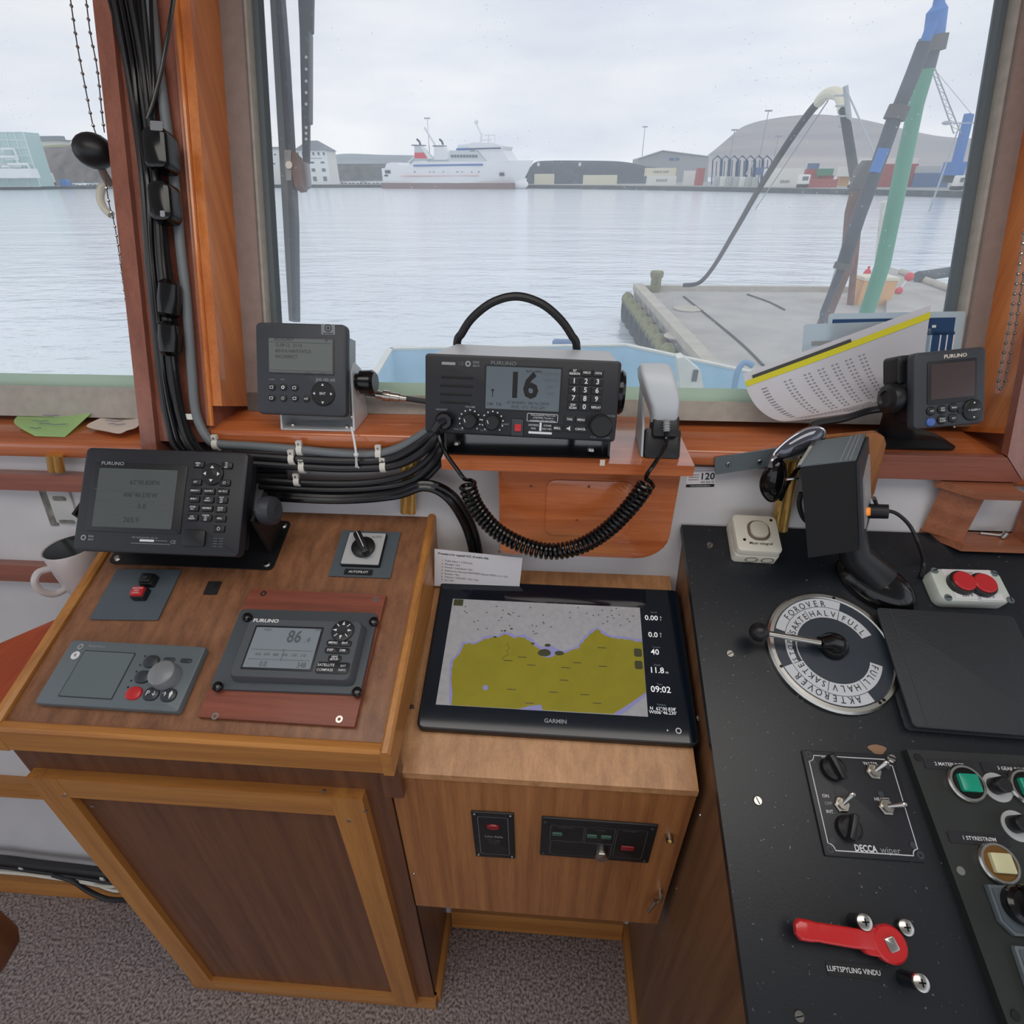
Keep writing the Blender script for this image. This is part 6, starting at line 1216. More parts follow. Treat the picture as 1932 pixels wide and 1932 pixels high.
B().rp(0, 0, .011, .013, .002, .019, .0235, .001, rot=.4).build('spindle', 'steel', A); B().cyl((0, 0, 0), (0, 0, .010), .012, n=20).build('collar', 'black_plastic', A)
P = PR.w(*PR.px(1610, 1831), .0003); F = tang(PR, 1563, 1827, 1657, 1836, .0003); q = F.px(1657, 1836); 
ob = thing('valve_label', 'thin black label strip reading LUFTSPYLING VINDU below the red lever', 'label', F); B().rp(q[0]/2, 0, q[0]*1.08, .012, .001, 0, .0008, n=1).build('strip', 'black_plastic', ob, smooth=False); T(ob, 'LUFTSPYLING VINDU', q[0]/2, 0, .0064, .0011, 'white_ink', bold=.01, sx=.92)
for x, y, hgt, lab in ((957, 1157, .022, 'tall steel stop bolt beside the red lever'), (1300, 1525, .030, 'tall steel stop bolt below the red lever'), (1210, 1190, .005, 'low domed zinc screw above the red lever boss')):
    q = PR.px(*Z(x, y), hgt); F = Fr(PR.w(*q, .0005), PR.x, PR.y); A = thing('stop_bolt', lab, 'bolt', F)
    B().cyl((0, 0, 0), (0, 0, hgt), .0075 if hgt > .01 else .006, n=18).build('sleeve', 'console_black' if hgt > .01 else 'nickel', A); k = B().lathe([(.0082, hgt), (.0078, hgt+.0025), (.005, hgt+.004)], n=20).build('head', 'steel', A); B().rp(0, 0, .007, .0014, .0002, hgt+.0038, hgt+.0044, n=1).rp(0, 0, .0014, .007, .0002, hgt+.0038, hgt+.0044, n=1).build('cross_slot', 'black_gloss', k, smooth=False)
# ================================================================== outside
ZW = -3.4; ZQ = -2.0
def water_mat():
    m = mat('water', WATER_RGB, WATER_R, spec=.5); t = m.node_tree; b = t.nodes['Principled BSDF']; L = t.links.new; b.inputs['IOR'].default_value = 1.75
    tc = t.nodes.new('ShaderNodeTexCoord'); h = None
    for sc, st, w_ in (((.5, 1.1, 1), 1.0, .35), ((.08, .25, 1), 1.0, .8), ((1.6, 3.2, 1), 1.0, .12)):
        mp = t.nodes.new('ShaderNodeMapping'); mp.inputs['Scale'].default_value = sc; L(tc.outputs['Object'], mp.inputs[0])
        n = t.nodes.new('ShaderNodeTexNoise'); n.inputs['Scale'].default_value = 1; n.inputs['Detail'].default_value = 4; L(mp.outputs[0], n.inputs[0])
        mu = t.nodes.new('ShaderNodeMath'); mu.operation = 'MULTIPLY_ADD'; mu.inputs[1].default_value = w_; L(n.outputs['Fac'], mu.inputs[0])
        if h: L(h, mu.inputs[2])
        else: mu.inputs[2].default_value = 0
        h = mu.outputs[0]
    bp = t.nodes.new('ShaderNodeBump'); bp.inputs['Strength'].default_value = .8; bp.inputs['Distance'].default_value = .45; L(h, bp.inputs['Height']); L(bp.outputs[0], b.inputs['Normal'])
WATER_RGB = (216, 226, 234); WATER_R = .12  # haze and sky brightness put into the pale base colour
water_mat()
wt_ = B(); wt_.add([(-3000, 3, ZW), (3000, 3, ZW), (3000, 4000, ZW), (-3000, 4000, ZW), (-3000, -40, ZW), (3000, -40, ZW)], [(0, 1, 2, 3), (4, 5, 1, 0)])
o = wt_.build('harbour_water', 'water', smooth=False); o['kind'] = 'stuff'; tag(o, 'calm pale grey harbour water reaching to the far quay', 'water')
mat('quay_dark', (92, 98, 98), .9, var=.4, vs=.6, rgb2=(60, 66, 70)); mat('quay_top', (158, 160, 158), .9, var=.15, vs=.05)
mat('hill_far', (172, 180, 186), 1, var=.25, vs=.004, spec=0); mat('rocks', (112, 116, 116), .95, var=.5, vs=.25, rgb2=(70, 74, 74)); mat('cliff', (128, 118, 110), .95, var=1, vs=.12, rgb2=(78, 72, 68), stretch=(2, 2, .4), det=5); mat('grass', (150, 152, 110), .95)  # hill_far has the distance haze mixed into its pale grey
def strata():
    m = mat('mountain', (188, 184, 180), 1, spec=0, var=1, vs=.012, rgb2=(162, 162, 166), stretch=(.15, .15, 3.5), det=5); return m  # rock grey lightened to paint in the haze of distance
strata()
mat('ship_white', (236, 238, 240), .4); mat('ship_grey', (208, 214, 216), .4); mat('ship_red', (222, 62, 74), .5); mat('boot_red', (132, 108, 104), .8); mat('ship_blue', (70, 112, 178), .4); mat('ship_glass', (54, 72, 104), .3); mat('ship_dark', (70, 74, 80), .5)
mat('bld_white', (232, 234, 232), .8); mat('roof_grey', (132, 140, 146), .7); mat('pane_dark', (104, 116, 122), .2); mat('glass_green', (176, 206, 202), .15); mat('frame_white', (238, 242, 242), .5)
mat('c_cream', (228, 222, 200), .7); mat('c_white', (232, 232, 226), .7); mat('c_red', (176, 84, 78), .7); mat('c_orange', (226, 176, 120), .7); mat('c_green', (70, 140, 108), .7); mat('c_blue', (88, 118, 158), .7); mat('c_grey', (190, 194, 194), .7); mat('crane_blue', (62, 124, 200), .6); mat('frame_blue', (36, 78, 120), .6); mat('tarp', (58, 66, 78), .9, var=1, vs=.5, rgb2=(100, 106, 110), cut=(.5, .75), det=5); mat('shed', (166, 170, 174), .7); mat('shed_roof', (232, 236, 238), .6); mat('lamp_grey', (170, 176, 182), .6); mat('tyre', (40, 42, 44), .8)
QP = [(-60, 300), (300, 320), (480, 330), (735, 318), (1000, 285), (1250, 240), (1500, 195), (1830, 155), (2050, 140)]
def qY(u):
    for (a, ya), (c, yc) in zip(QP, QP[1:]):
        if a <= u <= c: return ya+(yc-ya)*(u-a)/(c-a)
    return QP[0][1] if u < 0 else QP[-1][1]
def quay(name, us, label):
    P = []
    for u in us:
        y = qY(u); P.append(V((atY(u, 357, y).x, y, 0)))
    A = thing(name, label, 'quay', P[0]+V((0, 0, ZW))); I = inv(A); k = len(P)
    top = [(p.x, p.y, ZQ) for p in P]+[(P[-1].x+(140 if us[-1] > 1000 else 0), P[-1].y+170, ZQ), (P[0].x-20, P[0].y+170, ZQ)]
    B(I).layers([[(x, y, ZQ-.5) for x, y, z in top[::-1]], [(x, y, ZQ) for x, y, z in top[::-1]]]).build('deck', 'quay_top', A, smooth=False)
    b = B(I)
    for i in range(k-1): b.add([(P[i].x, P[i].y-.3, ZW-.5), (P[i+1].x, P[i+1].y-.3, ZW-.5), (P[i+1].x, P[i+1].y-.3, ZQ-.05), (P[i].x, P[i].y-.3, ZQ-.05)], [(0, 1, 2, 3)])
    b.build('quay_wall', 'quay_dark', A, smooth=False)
quay('far_quay', (430, 560, 735, 870, 1000, 1120, 1250, 1380, 1500, 1660, 1830, 2050), 'long low concrete quay across the harbour carrying containers')
quay('far_quay', (-200, -60, 100, 200, 300), 'dark stone quay below the glass building in the port-side window')
# ---- hills
def ridge(name, pts, Y, base, m, label, cat, dy, seed=1):
    random.seed(seed); P = [atY(u, v, Y) for u, v in pts]; P = spline(P, 6); rows = []
    for f_, zf in ((-1.0, 0), (-.62, .42), (-.3, .78), (0, 1), (.6, .6), (1.2, 0)):
        rows.append([V((p.x, Y+dy*f_, base+(p.z-base)*zf*(1+(.10*noise.noise(V((p.x*.01, f_*3, seed))) if 0 < zf < 1 else 0)))) for p in P])
    o = P[len(P)//2].copy(); o.z = base; n = len(P); b = B(Matrix.Translation(-o))
    b.add([p for r in rows for p in r], [(i*n+j, i*n+j+1, (i+1)*n+j+1, (i+1)*n+j) for i in range(len(rows)-1) for j in range(n-1)])
    return tag(b.build(name, m, fr=o, sharp=1.2), label, cat)
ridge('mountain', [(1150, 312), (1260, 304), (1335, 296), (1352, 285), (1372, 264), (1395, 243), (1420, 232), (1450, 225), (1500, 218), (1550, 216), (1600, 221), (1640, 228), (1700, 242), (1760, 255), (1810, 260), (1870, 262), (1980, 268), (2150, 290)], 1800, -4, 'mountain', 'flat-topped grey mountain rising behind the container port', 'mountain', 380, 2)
ridge('far_hill', [(560, 308), (610, 297), (650, 290), (720, 292), (800, 294), (900, 303), (1000, 310)], 1600, -4, 'hill_far', 'low hill in haze-pale grey behind the white ship', 'hill', 250, 3)
ridge('breakwater', [(606, 325), (622, 311), (660, 309), (700, 309), (740, 310), (780, 320)], 395, ZQ, 'rocks', 'rough grey rock breakwater between the harbour office and the ship', 'breakwater', 18, 4)
ridge('covered_heap', [(996, 328), (1008, 307), (1040, 303), (1100, 303), (1160, 304), (1195, 308), (1215, 313), (1245, 318), (1262, 330)], 330, ZQ, 'tarp', 'long dark heap on the quay behind the white containers', 'heap', 22, 5)
for k, (u, v) in enumerate(((1016, 310), (1094, 310))):
    P = atY(u, v, 314); o = B().box(-.6, .6, -.1, .1, -.75, .75).build('sign_board', 'bld_white', fr=P, smooth=False); tag(o, ('small white square sign on the dark heap near the ship bow', 'small white square sign on the middle of the dark heap')[k], 'sign')
ridge('cliff', [(40, 330), (58, 290), (75, 280), (105, 277), (125, 276), (140, 270), (165, 268), (200, 268), (260, 272), (330, 300)], 350, ZQ, 'cliff', 'brown rock cliff behind the parked cars in the port-side window', 'cliff', 22, 6)
ridge('grass_bank', [(55, 283), (75, 276), (105, 273), (128, 273), (140, 277)], 352, 10, 'grass', 'strip of yellow-green grass along the cliff top', 'grass', 6, 8)
# ---- generic far pieces
def bx3(b, u0, v0, u1, v1, Y, dep): 
    p, q = atY(u0, v1, Y), atY(u1, v0, Y); return b.box(min(p.x, q.x), max(p.x, q.x), Y, Y+dep, min(p.z, q.z), max(p.z, q.z))
def container(u0, v0, u1, v1, back, m, label, text=None, end=None, dep=2.6, floor_=True):
    um = (u0+u1)/2; Y = qY(um)+back; p, q = atY(u0, v1, Y), atY(u1, v0, Y); z0 = ZQ if floor_ else p.z
    o = V(((p.x+q.x)/2, Y, z0)); A = thing('shipping_container', label, 'container', o); w_ = (q.x-p.x)/2; h_ = q.z-z0
    B().box(-w_, w_, 0, dep, 0, h_).build('body', m, A, smooth=False)
    b = B(); n = max(4, int(w_*2/.9))
    for i in range(n): x = -w_+(i+.5)*2*w_/n; b.box(x-.14, x+.14, -.06, 0, .15, h_-.15)
    b.build('ribs', m, A, smooth=False)['kind'] = 'stuff'
    for x in (-w_, w_-.2): B().box(x, x+.2, -.09, 0, 0, h_).build('corner_post', end or m, A, smooth=False)
    if text: T(A, text, 0, 0, h_*.42, 0, 'lcd_ink', M=Matrix(((1, 0, 0, 0), (0, 0, -1, -.12), (0, 1, 0, h_*.5), (0, 0, 0, 1))))
    return A
container(1008, 328, 1046, 343, 18, 'c_cream', 'cream container beside the ship bow on the quay')
container(1100, 330, 1165, 347, 12, 'c_cream', 'long low white container standing alone on the quay')
container(1220, 332, 1277, 348.5, 16, 'c_white', 'lower white container of the two-high stack by the shed', 'EIMSKIP')
container(1217, 316.6, 1277, 332.4, 16, 'c_cream', 'upper cream container with orange ends and FAROE SHIP lettering', 'FAROE SHIP', 'c_orange', floor_=False)
container(1290, 322, 1313, 345, 26, 'c_white', 'white container between the stack and the red containers')
container(1313, 317, 1331, 344, 22, 'c_red', 'tall red container block beside the grey shed')
for i in range(7):
    u = 1347+i*12.2; container(u, 332.5+i*.25, u+11.4, 349+i*.35, 10, ('c_grey', 'c_white')[i % 3 == 1], 'small white container end-on in the row along the quay edge') ['group'] = 'row of small white containers'
container(1444, 333, 1519, 351, 14, 'c_white', 'lower white container with large dark lettering in the long stack', 'ERØK')
container(1444, 317.5, 1519, 333.4, 14, 'c_white', 'upper plain white container on the long stack', floor_=False)
container(1519, 319, 1545, 337, 40, 'c_red', 'red container stacked behind the white truck'); container(1527, 308, 1547, 319, 60, 'c_blue', 'small blue container on top of the back stacks', floor_=False); container(1527, 319, 1547, 338, 60, 'c_grey', 'grey container hidden under the small blue one')
container(1545, 318, 1574, 331, 40, 'c_green', 'green container on the back stack', floor_=False); container(1545, 331, 1574, 345, 42, 'c_red', 'red container under the green container')
container(1519, 338, 1582, 354, 12, 'c_red', 'long red container at the quay edge'); container(1583, 314, 1628, 333, 40, 'c_white', 'white container behind the boom', floor_=False); container(1583, 333, 1628, 345, 42, 'c_orange', 'pale orange container under the white one behind the boom')
container(1664, 309, 1734, 344, 34, 'c_red', 'big red container stack behind the green mast'); container(1626, 298, 1734, 309.9, 34, 'c_white', 'long white container across the top of the red stack', floor_=False); container(1628, 309, 1662, 344, 34, 'c_grey', 'grey container stack beside the big red stack')
container(1734, 313, 1776, 326, 36, 'c_grey', 'grey container above the blue container row', floor_=False); container(1730, 326, 1796, 343, 36, 'c_blue', 'long blue container between the red stack and the blue crane')
# trucks
def truck(u0, v0, u1, v1, back, label, cab_left=True):
    Y = qY((u0+u1)/2)+back; p, q = atY(u0, v1, Y), atY(u1, v0, Y); w_ = q.x-p.x; h_ = q.z-ZQ; A = thing('truck', label, 'truck', V((p.x+w_/2, Y, ZQ)))
    B().rp(0, 0, w_, 2.4, .3, h_*.28, h_, .25).build('cab', 'c_white', A); B().box(-w_*.30, w_*.30, -1.24, -1.2, h_*.55, h_*.85).build('windscreen', 'pane_dark', A, smooth=False)
    for s_ in (-1, 1): B().cyl((s_*w_*.3, -1.25, h_*.15), (s_*w_*.3, 1.2, h_*.15), h_*.148, n=12).build('wheel', 'tyre', A)
    B().box(-w_*.45, w_*.45, -1.0, 1.0, h_*.16, h_*.28).build('chassis', 'ship_dark', A, smooth=False)
truck(1504, 329, 1528, 352, 6, 'white truck parked between the white and red containers'); truck(1602, 330, 1624, 352, 8, 'white truck half hidden behind the dark boom'); truck(1797, 331, 1819, 357, 6, 'white truck on the quay near the window edge'); truck(1824, 331, 1845, 357, 6, 'white truck farthest along the quay beside its twin')
# shed, steel frame, light masts, cranes
Y = qY(1270)+130; A = thing('harbour_shed', 'grey harbour shed with white sloping roof', 'shed', V((atY(1270, 320, Y).x, Y, ZQ))); I = inv(A)
o = [atY(*q, Y) for q in ((1204, 330), (1204, 300), (1250, 285), (1337, 296), (1337, 330))]; o[0].z = o[4].z = ZQ
B(I).layers([[p for p in o], [p+V((0, 25, 0)) for p in o]]).build('walls', 'shed', A, smooth=False)
r0 = [o[1], o[2], o[3]]; B(I).layers([[p+V((0, d, .12)) for p in r0]+[p+V((0, d, .5)) for p in r0[::-1]] for d in (-.6, 26)]).build('roof', 'shed_roof', A, smooth=False)
bx3(B(I), 1262, 298, 1282, 303, Y-.2, .15).build('sign', 'c_blue', A, smooth=False)
Y = qY(1400)+55; A = thing('steel_frame', 'blue steel frames with pointed gables standing on the quay', 'steel frame', V((atY(1400, 330, Y).x, Y, ZQ))); I = inv(A)
for i in range(7):
    u = 1345+i*15.5; P = [atY(*q, Y+(i % 2)*6) for q in ((u, 332), (u, 302), (u+9, 294), (u+18, 302), (u+18, 332))]; P[0].z = P[4].z = ZQ; B(I).tube(P, .26, 6).build('gable_frame', 'frame_blue', A)
for i in range(16):
    u = 1345+i*7.4; P0, P1 = atY(u, 332, Y+3), atY(u, 301+random.random()*4, Y+3); P0.z = ZQ; B(I).cyl(P0, P1, .2, n=6).build('post', 'frame_blue', A)
bx3(B(I), 1425, 316, 1452, 330, Y-1, 5).build('stair_block', 'c_blue', A, smooth=False); P0, P1 = atY(1409, 330, Y-2), atY(1420, 306, Y-2); B(I).cyl(P0, P1, .5, n=8).build('ramp', 'c_grey', A)
for u, vt, back, lab in ((1217, 240, 170, 'slim light mast above the shed gable'), (1386, 246, 120, 'light mast between the shed and the tallest light mast'), (1450, 210, 110, 'tall light mast in front of the mountain'), (1469, 258, 120, 'short thin mast beside the tallest light mast'), (806, 224, 60, 'tall light mast behind the ship funnels')):
    Y = qY(u)+back; P1 = atY(u, vt, Y); P0 = V((P1.x, Y, ZQ)); A = thing('light_mast', lab, 'light mast', P0); I = inv(A); B(I).cyl(P0, P1, .32, .16, 8).build('pole', 'lamp_grey', A); B(I).box(P1.x-1.6, P1.x+1.6, Y-.3, Y+.3, P1.z-.1, P1.z+.5).build('lamp_head', 'lamp_grey', A, smooth=False)
Y = qY(1810)+30; P0 = atY(1812, 329, Y); A = thing('harbour_crane', 'blue mobile harbour crane with lattice jib', 'crane', V((P0.x, Y, ZQ))); I = inv(A)
bx3(B(I), 1797, 305, 1827, 331, Y-3, 6).build('crane_house', 'crane_blue', A, smooth=False); bx3(B(I), 1797, 331, 1827, 345, Y-2, 5).build('undercarriage', 'ship_dark', A, smooth=False)
o = [atY(*q, Y) for q in ((1800, 308), (1812, 308), (1834, 216), (1825, 214))]; B(I).layers([[p+V((0, d, 0)) for p in o] for d in (-1, 1.4)]).build('tower', 'crane_blue', A, smooth=False)
P0, P1 = atY(1806, 252, Y-2), atY(1760, 128, Y-2); b = B(I)
for dx in (-.9, .9): b.tube([P0+V((dx, 0, 0)), P1+V((dx*.5, 0, 0))], .16, 5)
for i in range(18):
    a, c = P0.lerp(P1, i/18), P0.lerp(P1, (i+1)/18); s_ = 1 if i % 2 else -1; b.tube([a+V((s_*.9*(1-i/36), 0, 0)), c-V((s_*.9*(1-i/36), 0, 0))], .08, 4)
b.build('lattice_jib', 'lamp_grey', A)
B(I).tube([atY(1833, 215, Y), atY(1764, 132, Y-2)], .06, 4).build('stay', 'lamp_grey', A)
Y = 100; P1 = atY(1812, 232, Y); A = thing('street_lamp', 'double-armed street lamp crossing in front of the blue crane', 'street lamp', V((P1.x, Y, ZQ))); I = inv(A)
B(I).cyl(atY(1790, 470, Y) if False else V((P1.x, Y, ZW)), P1, .14, .09, 8).build('pole', 'lamp_grey', A); B(I).tube([atY(1778, 233, Y), P1, atY(1858, 232, Y)], .08, 6).build('arm', 'lamp_grey', A)
for u in (1786, 1850): P = atY(u, 232, Y); B(I).ball(P, .45, 10, (1.6, .8, .6)).build('lamp_head', 'lamp_grey', A)
# ---- the white ship
S0, S1 = atY(733, 354, 300), atY(1003, 357, 272); S0.z = S1.z = ZW
F = Fr(S0, S1-S0, (0, 0, 1)); A = thing('ship', 'white trawler-like ship with red and blue bands moored at the far quay', 'ship', F)
Z = lambda x, y: F.px(720+x/6.44, 210+y/6.44)
L_ = Z(1840, 595)[0]
def sec_h(xt, yt, xb, hb, hb2): return [(xb, -1.0, -hb2), (xb, -1.0, hb2), (xt+(xb-xt)*.5, yt*.45, hb), (xt, yt, hb), (xt, yt, -hb), (xt+(xb-xt)*.5, yt*.45, -hb)]
yA = Z(300, 690)[1]; yB = Z(800, 615)[1]; x1 = Z(480, 650)[0]
B().layers([sec_h(Z(80, 0)[0] if False else Z(80, 690)[0], yA, Z(100, 900)[0], 5.2, 4.2), sec_h(x1, yA, x1, 6, 5.4), sec_h(x1+.05, yB, x1+.05, 6, 5.5), sec_h(Z(1000, 615)[0], yB, Z(1000, 900)[0], 6.4, 5.6), sec_h(Z(1330, 612)[0], Z(1330, 612)[1], Z(1300, 900)[0], 6, 3.6), sec_h(Z(1600, 600)[0], Z(1600, 600)[1], Z(1560, 900)[0], 4.2, 1.6), sec_h(L_, Z(1840, 595)[1], Z(1660, 900)[0], .4, .3)]).build('hull', 'ship_white', A)
def sb(b, x0, y0, x1_, y1_, z0, z1):
    p, q = Z(x0, y1_), Z(x1_, y0); return b.box(p[0], q[0], p[1], q[1], z0, z1)
def sp_(pts, z0, z1): return B().prism([Z(*p) for p in pts], z0, z1)
sb(B(), 95, 870, 1640, 940, -5.6, 6.05).build('boot_topping', 'boot_red', A, smooth=False)
B().ball(Z(1650, 885)+(0,), 2.2, 16, (2.4, .95, .8)).build('bulbous_bow', 'ship_white', A)
sb(B(), 482, 640, 1310, 672, 5.9, 6.5).build('blue_band', 'ship_blue', A, smooth=False); sb(B(), 325, 782, 1260, 789, 6, 6.45).build('red_line', 'ship_red', A, smooth=False)
sp_([(890, 620), (905, 480), (1220, 480), (1345, 615)], -5.4, 5.6).build('deckhouse', 'ship_grey', A, smooth=False)
sp_([(1225, 480), (1530, 480), (1610, 608), (1345, 612)], -4.6, 4.8).build('forward_house', 'ship_white', A, smooth=False)
sp_([(985, 480), (1000, 415), (1140, 400), (1180, 385), (1420, 392), (1535, 430), (1515, 480)], -5, 5.2).build('bridge', 'ship_white', A, smooth=False)
sb(B(), 985, 445, 1515, 474, 4.9, 5.4).build('bridge_windows', 'ship_glass', A, smooth=False); sb(B(), 985, 452, 1130, 478, 5.1, 5.6).build('bridge_band', 'ship_blue', A, smooth=False)
for i in range(9): sb(B(), 925+i*36, 532, 950+i*36, 566, 5.5, 5.75).build('window', 'pane_dark', A, smooth=False)
for i in range(3): sb(B(), 1150+i*24, 478, 1164+i*24, 494, 5.2, 5.7).build('window', 'pane_dark', A, smooth=False)
for x in (680, 725, 840, 1000, 1020, 1065, 1180, 1262, 495): sb(B(), x-5, 730, x+5, 742, 5.9, 6.5).build('porthole', 'pane_dark', A, smooth=False)
sb(B(), 1497, 745, 1547, 785, 3, 5.2).build('anchor_pocket', 'ship_dark', A, smooth=False)
for a in ((130, 715, 190, 755), (122, 770, 160, 790)): sb(B(), a[0], a[1], a[2], a[3], 4.9, 5.6).build('stern_opening', 'ship_dark', A, smooth=False)
for k, (o, zz) in enumerate((([(485, 590), (487, 425), (560, 425), (700, 580)], 5.2), ([(700, 590), (705, 430), (820, 430), (885, 520), (885, 575), (850, 590)], 4.0))):
    f_ = sp_(o, zz-1.8, zz+.6).build('funnel', 'ship_grey' if k == 0 else 'ship_white', A, smooth=False); f2_ = sp_([(x, y) for x, y in (((455, 425), (590, 425), (590, 415), (455, 412)) if k == 0 else ((690, 432), (820, 430), (820, 420), (690, 420)))], zz-2, zz+.8).build('funnel_cap', 'ship_dark', f_, smooth=False)
    q = Z(540 if k == 0 else 795, 410); B().tube([q+(zz-.6,), (q[0]-.4, q[1]+1.2, zz-.6), (q[0]-1.6, q[1]+2.0, zz-.6)], .45, 8).build('exhaust', 'ship_dark', f_)
    if k == 0: sp_([(490, 575), (490, 507), (602, 507), (640, 575)], zz+.55, zz+.8).build('red_panel', 'ship_red', f_, smooth=False); sp_([(560, 428), (600, 428), (700, 580), (655, 580)], zz+.55, zz+.9).build('white_leg', 'ship_white', f_, smooth=False)
sp_([(110, 690), (130, 640), (180, 622), (265, 625), (290, 660), (420, 650), (480, 600), (480, 690)], -4.5, 4.6).build('stern_gear', 'ship_white', A, smooth=False)
for (a, c, r_) in (((520, 195), (735, 545), .45), ((555, 90), (575, 420), .22), ((1150, 150), (1215, 290), .35), ((1200, 390), (1215, 270), .4), ((1300, 390), (1300, 280), .3), ((1210, 350), (1330, 345), .25), ((1245, 290), (1385, 290), .22), ((1375, 290), (1378, 390), .12), ((300, 640), (410, 540), .2)):
    B().cyl(Z(*a)+(0,), Z(*c)+(0,), r_, n=8).build('mast', 'ship_white', A)
q = Z(1150, 130); B().ball(q+(0,), .9, 10).build('radar_dome', 'ship_white', A)
# ---- buildings across the water
def house(u0, v0, u1, Y, dep, label, floors, roof=None, name='harbour_building', m='bld_white'):
    p, q = atY(u0, v0, Y), atY(u1, v0, Y); w_ = q.x-p.x; h_ = p.z-ZQ; A = thing(name, label, 'building', V(((p.x+q.x)/2, Y, ZQ)))
    B().box(-w_/2, w_/2, 0, dep, 0, h_).build('walls', m, A, smooth=False)
    for (fz, n, fh) in floors:
        for i in range(n):
            x = -w_/2+(i+.5)*w_/n; f_ = B().box(x-w_/n*.22, x+w_/n*.22, -.12, 0, h_*fz, h_*(fz+fh)).build('window', 'frame_white', A, smooth=False); B().box(x-w_/n*.18, x+w_/n*.18, -.2, -.1, h_*(fz+.02), h_*(fz+fh-.02)).build('pane', 'pane_dark', f_, smooth=False)
    if roof:
        rz = roof; B().hexa([(-w_/2-.8, -.8, h_), (w_/2+.8, -.8, h_), (w_/2+.8, dep+.8, h_), (-w_/2-.8, dep+.8, h_)], [(-w_*.2, dep*.5, h_+rz), (w_*.12, dep*.5, h_+rz), (w_*.12, dep*.55, h_+rz), (-w_*.2, dep*.55, h_+rz)]).build('roof', 'roof_grey', A, smooth=False)
    return A, w_, h_
A, w_, h_ = house(556, 284, 615, 328, 14, 'white harbour office with grey hipped roof across the water', ((.08, 3, .18), (.36, 3, .14), (.60, 3, .10), (.84, 6, .13)), 4.5)
B().box(-w_*.02, w_*.16, -.12, -.05, h_*.765, h_*.78).build('name_board', 'roof_grey', A, smooth=False); B().box(w_*.2, w_*.32, -.12, -.05, h_*.765, h_*.78).build('name_board', 'roof_grey', A, smooth=False)
A, w_, h_ = house(478, 281, 545, 335, 16, 'long white building half hidden behind the window wiper', ((.55, 5, .08), (.80, 6, .08)), 1.2)
for k, (u0, v0, u1, lab, rz) in enumerate(((55, 266, 118, 'white house with dark flat roof on the cliff top', 0), )):
    Y = 356; p, q = atY(u0, v0, Y), atY(u1, 280, Y); A = thing('cliff_house', lab, 'house', V(((p.x+q.x)/2, Y, q.z-1))); w_ = q.x-p.x
    B().box(-w_/2, w_/2, 0, 8, 0, p.z-q.z+1).build('walls', 'bld_white', A, smooth=False); B().box(-w_/2-1, w_/2+1, -1, 9, p.z-q.z+1, p.z-q.z+1.6).build('roof', 'roof_grey', A, smooth=False); B().box(-w_*.3, w_*.45, 2, 6, p.z-q.z+1.6, p.z-q.z+3.4).build('roof_cabin', 'roof_grey', A, smooth=False)
# glass-fronted building, left
Y = 296; o = [atY(*q, Y) for q in ((-120, 345), (-120, 249), (44, 249), (74, 345))]
for p in (o[0], o[3]): p.z = ZQ
A = thing('glass_building', 'pale green glass building with slanting side beside the stone quay', 'building', V((o[3].x, Y, ZQ))); I = inv(A)
B(I).layers([[p for p in o], [p+V((0, 9, 0)) for p in o]]).build('glass_volume', 'glass_green', A, smooth=False)
for i in range(8):
    f_ = i/7; B(I).tube([o[0].lerp(o[1], f_)+V((0, -.2, 0)), o[3].lerp(o[2], f_)+V((0, -.2, 0))], .16, 4).build('mullion', 'frame_white', A)
for i in range(11):
    f_ = i/10; B(I).tube([o[0].lerp(o[3], f_)+V((0, -.2, 0)), o[1].lerp(o[2], f_)+V((0, -.2, 0))], .16, 4).build('mullion', 'frame_white', A)
for k, q4 in enumerate((((4, 281), (26, 281), (34, 300), (10, 300)), ((-4, 296), (28, 296), (38, 314), (4, 314)), ((16, 310), (52, 310), (60, 328), (24, 328)))):
    Yk = Y-3-k; P = [atY(*q, Yk) for q in q4]; B(I).tube(P, .55, 6, True).build('balcony_frame', 'frame_white', A)
bx3(B(I), -120, 318, 54, 337, Y-6, 5).build('white_pavilion', 'frame_white', A, smooth=False)
# parked cars
def car(u, v, Y, m, label, group, L=4.4, W=1.8):
    P = atY(u, v, Y); P.z = ZQ; A = thing('car', label, 'car', P, group)
    B().rp(0, 0, L, W, .3, .35, 1.25, .12).build('body', m, A); B().layers([[(x*k+.1, y*k, z) for x, y in B.rr(3.0, 1.6, .3)] for k, z in ((1, 1.25), (.8, 1.95))]).build('cabin', 'pane_dark', A)
    for sx_ in (-1, 1):
        for sy_ in (-1, 1): B().cyl((sx_*1.35, sy_*.75, .33), (sx_*1.35, sy_*.92, .33), .33, n=12).build('wheel', 'tyre', A)
for i, u in enumerate((640, 655, 670, 685, 700, 716)): car(u, 336, 345+5*(i % 2), 'bld_white' if i % 3 else 'c_grey', 'light car parked in the row before the rock breakwater', 'cars by the breakwater')
for i, (u, y, m) in enumerate(((140, 318, 'bld_white'), (148, 308, 'bld_white'), (165, 322, 'bld_white'), (172, 314, 'c_grey'), (180, 320, 'bld_white'), (190, 312, 'c_grey'))): car(u, 333, y, m, 'car parked below the cliff beside the blue container', 'cars below the cliff')
Y = 312; p, q = atY(114, 340, Y), atY(130, 327, Y); o = thing('blue_skip', 'blue covered skip among the parked cars under the cliff', 'skip', V((p.x, Y, ZQ))); B().layers([[(x*k+2, y*k, z) for x, y in B.rr(4.4, 2.4, .2)] for k, z in ((1, 0), (1, 2.2), (.8, 3.0))]).build('tub', 'crane_blue', o)
truck(76, 326, 96, 342, 12, 'white lorry beside the glass building')
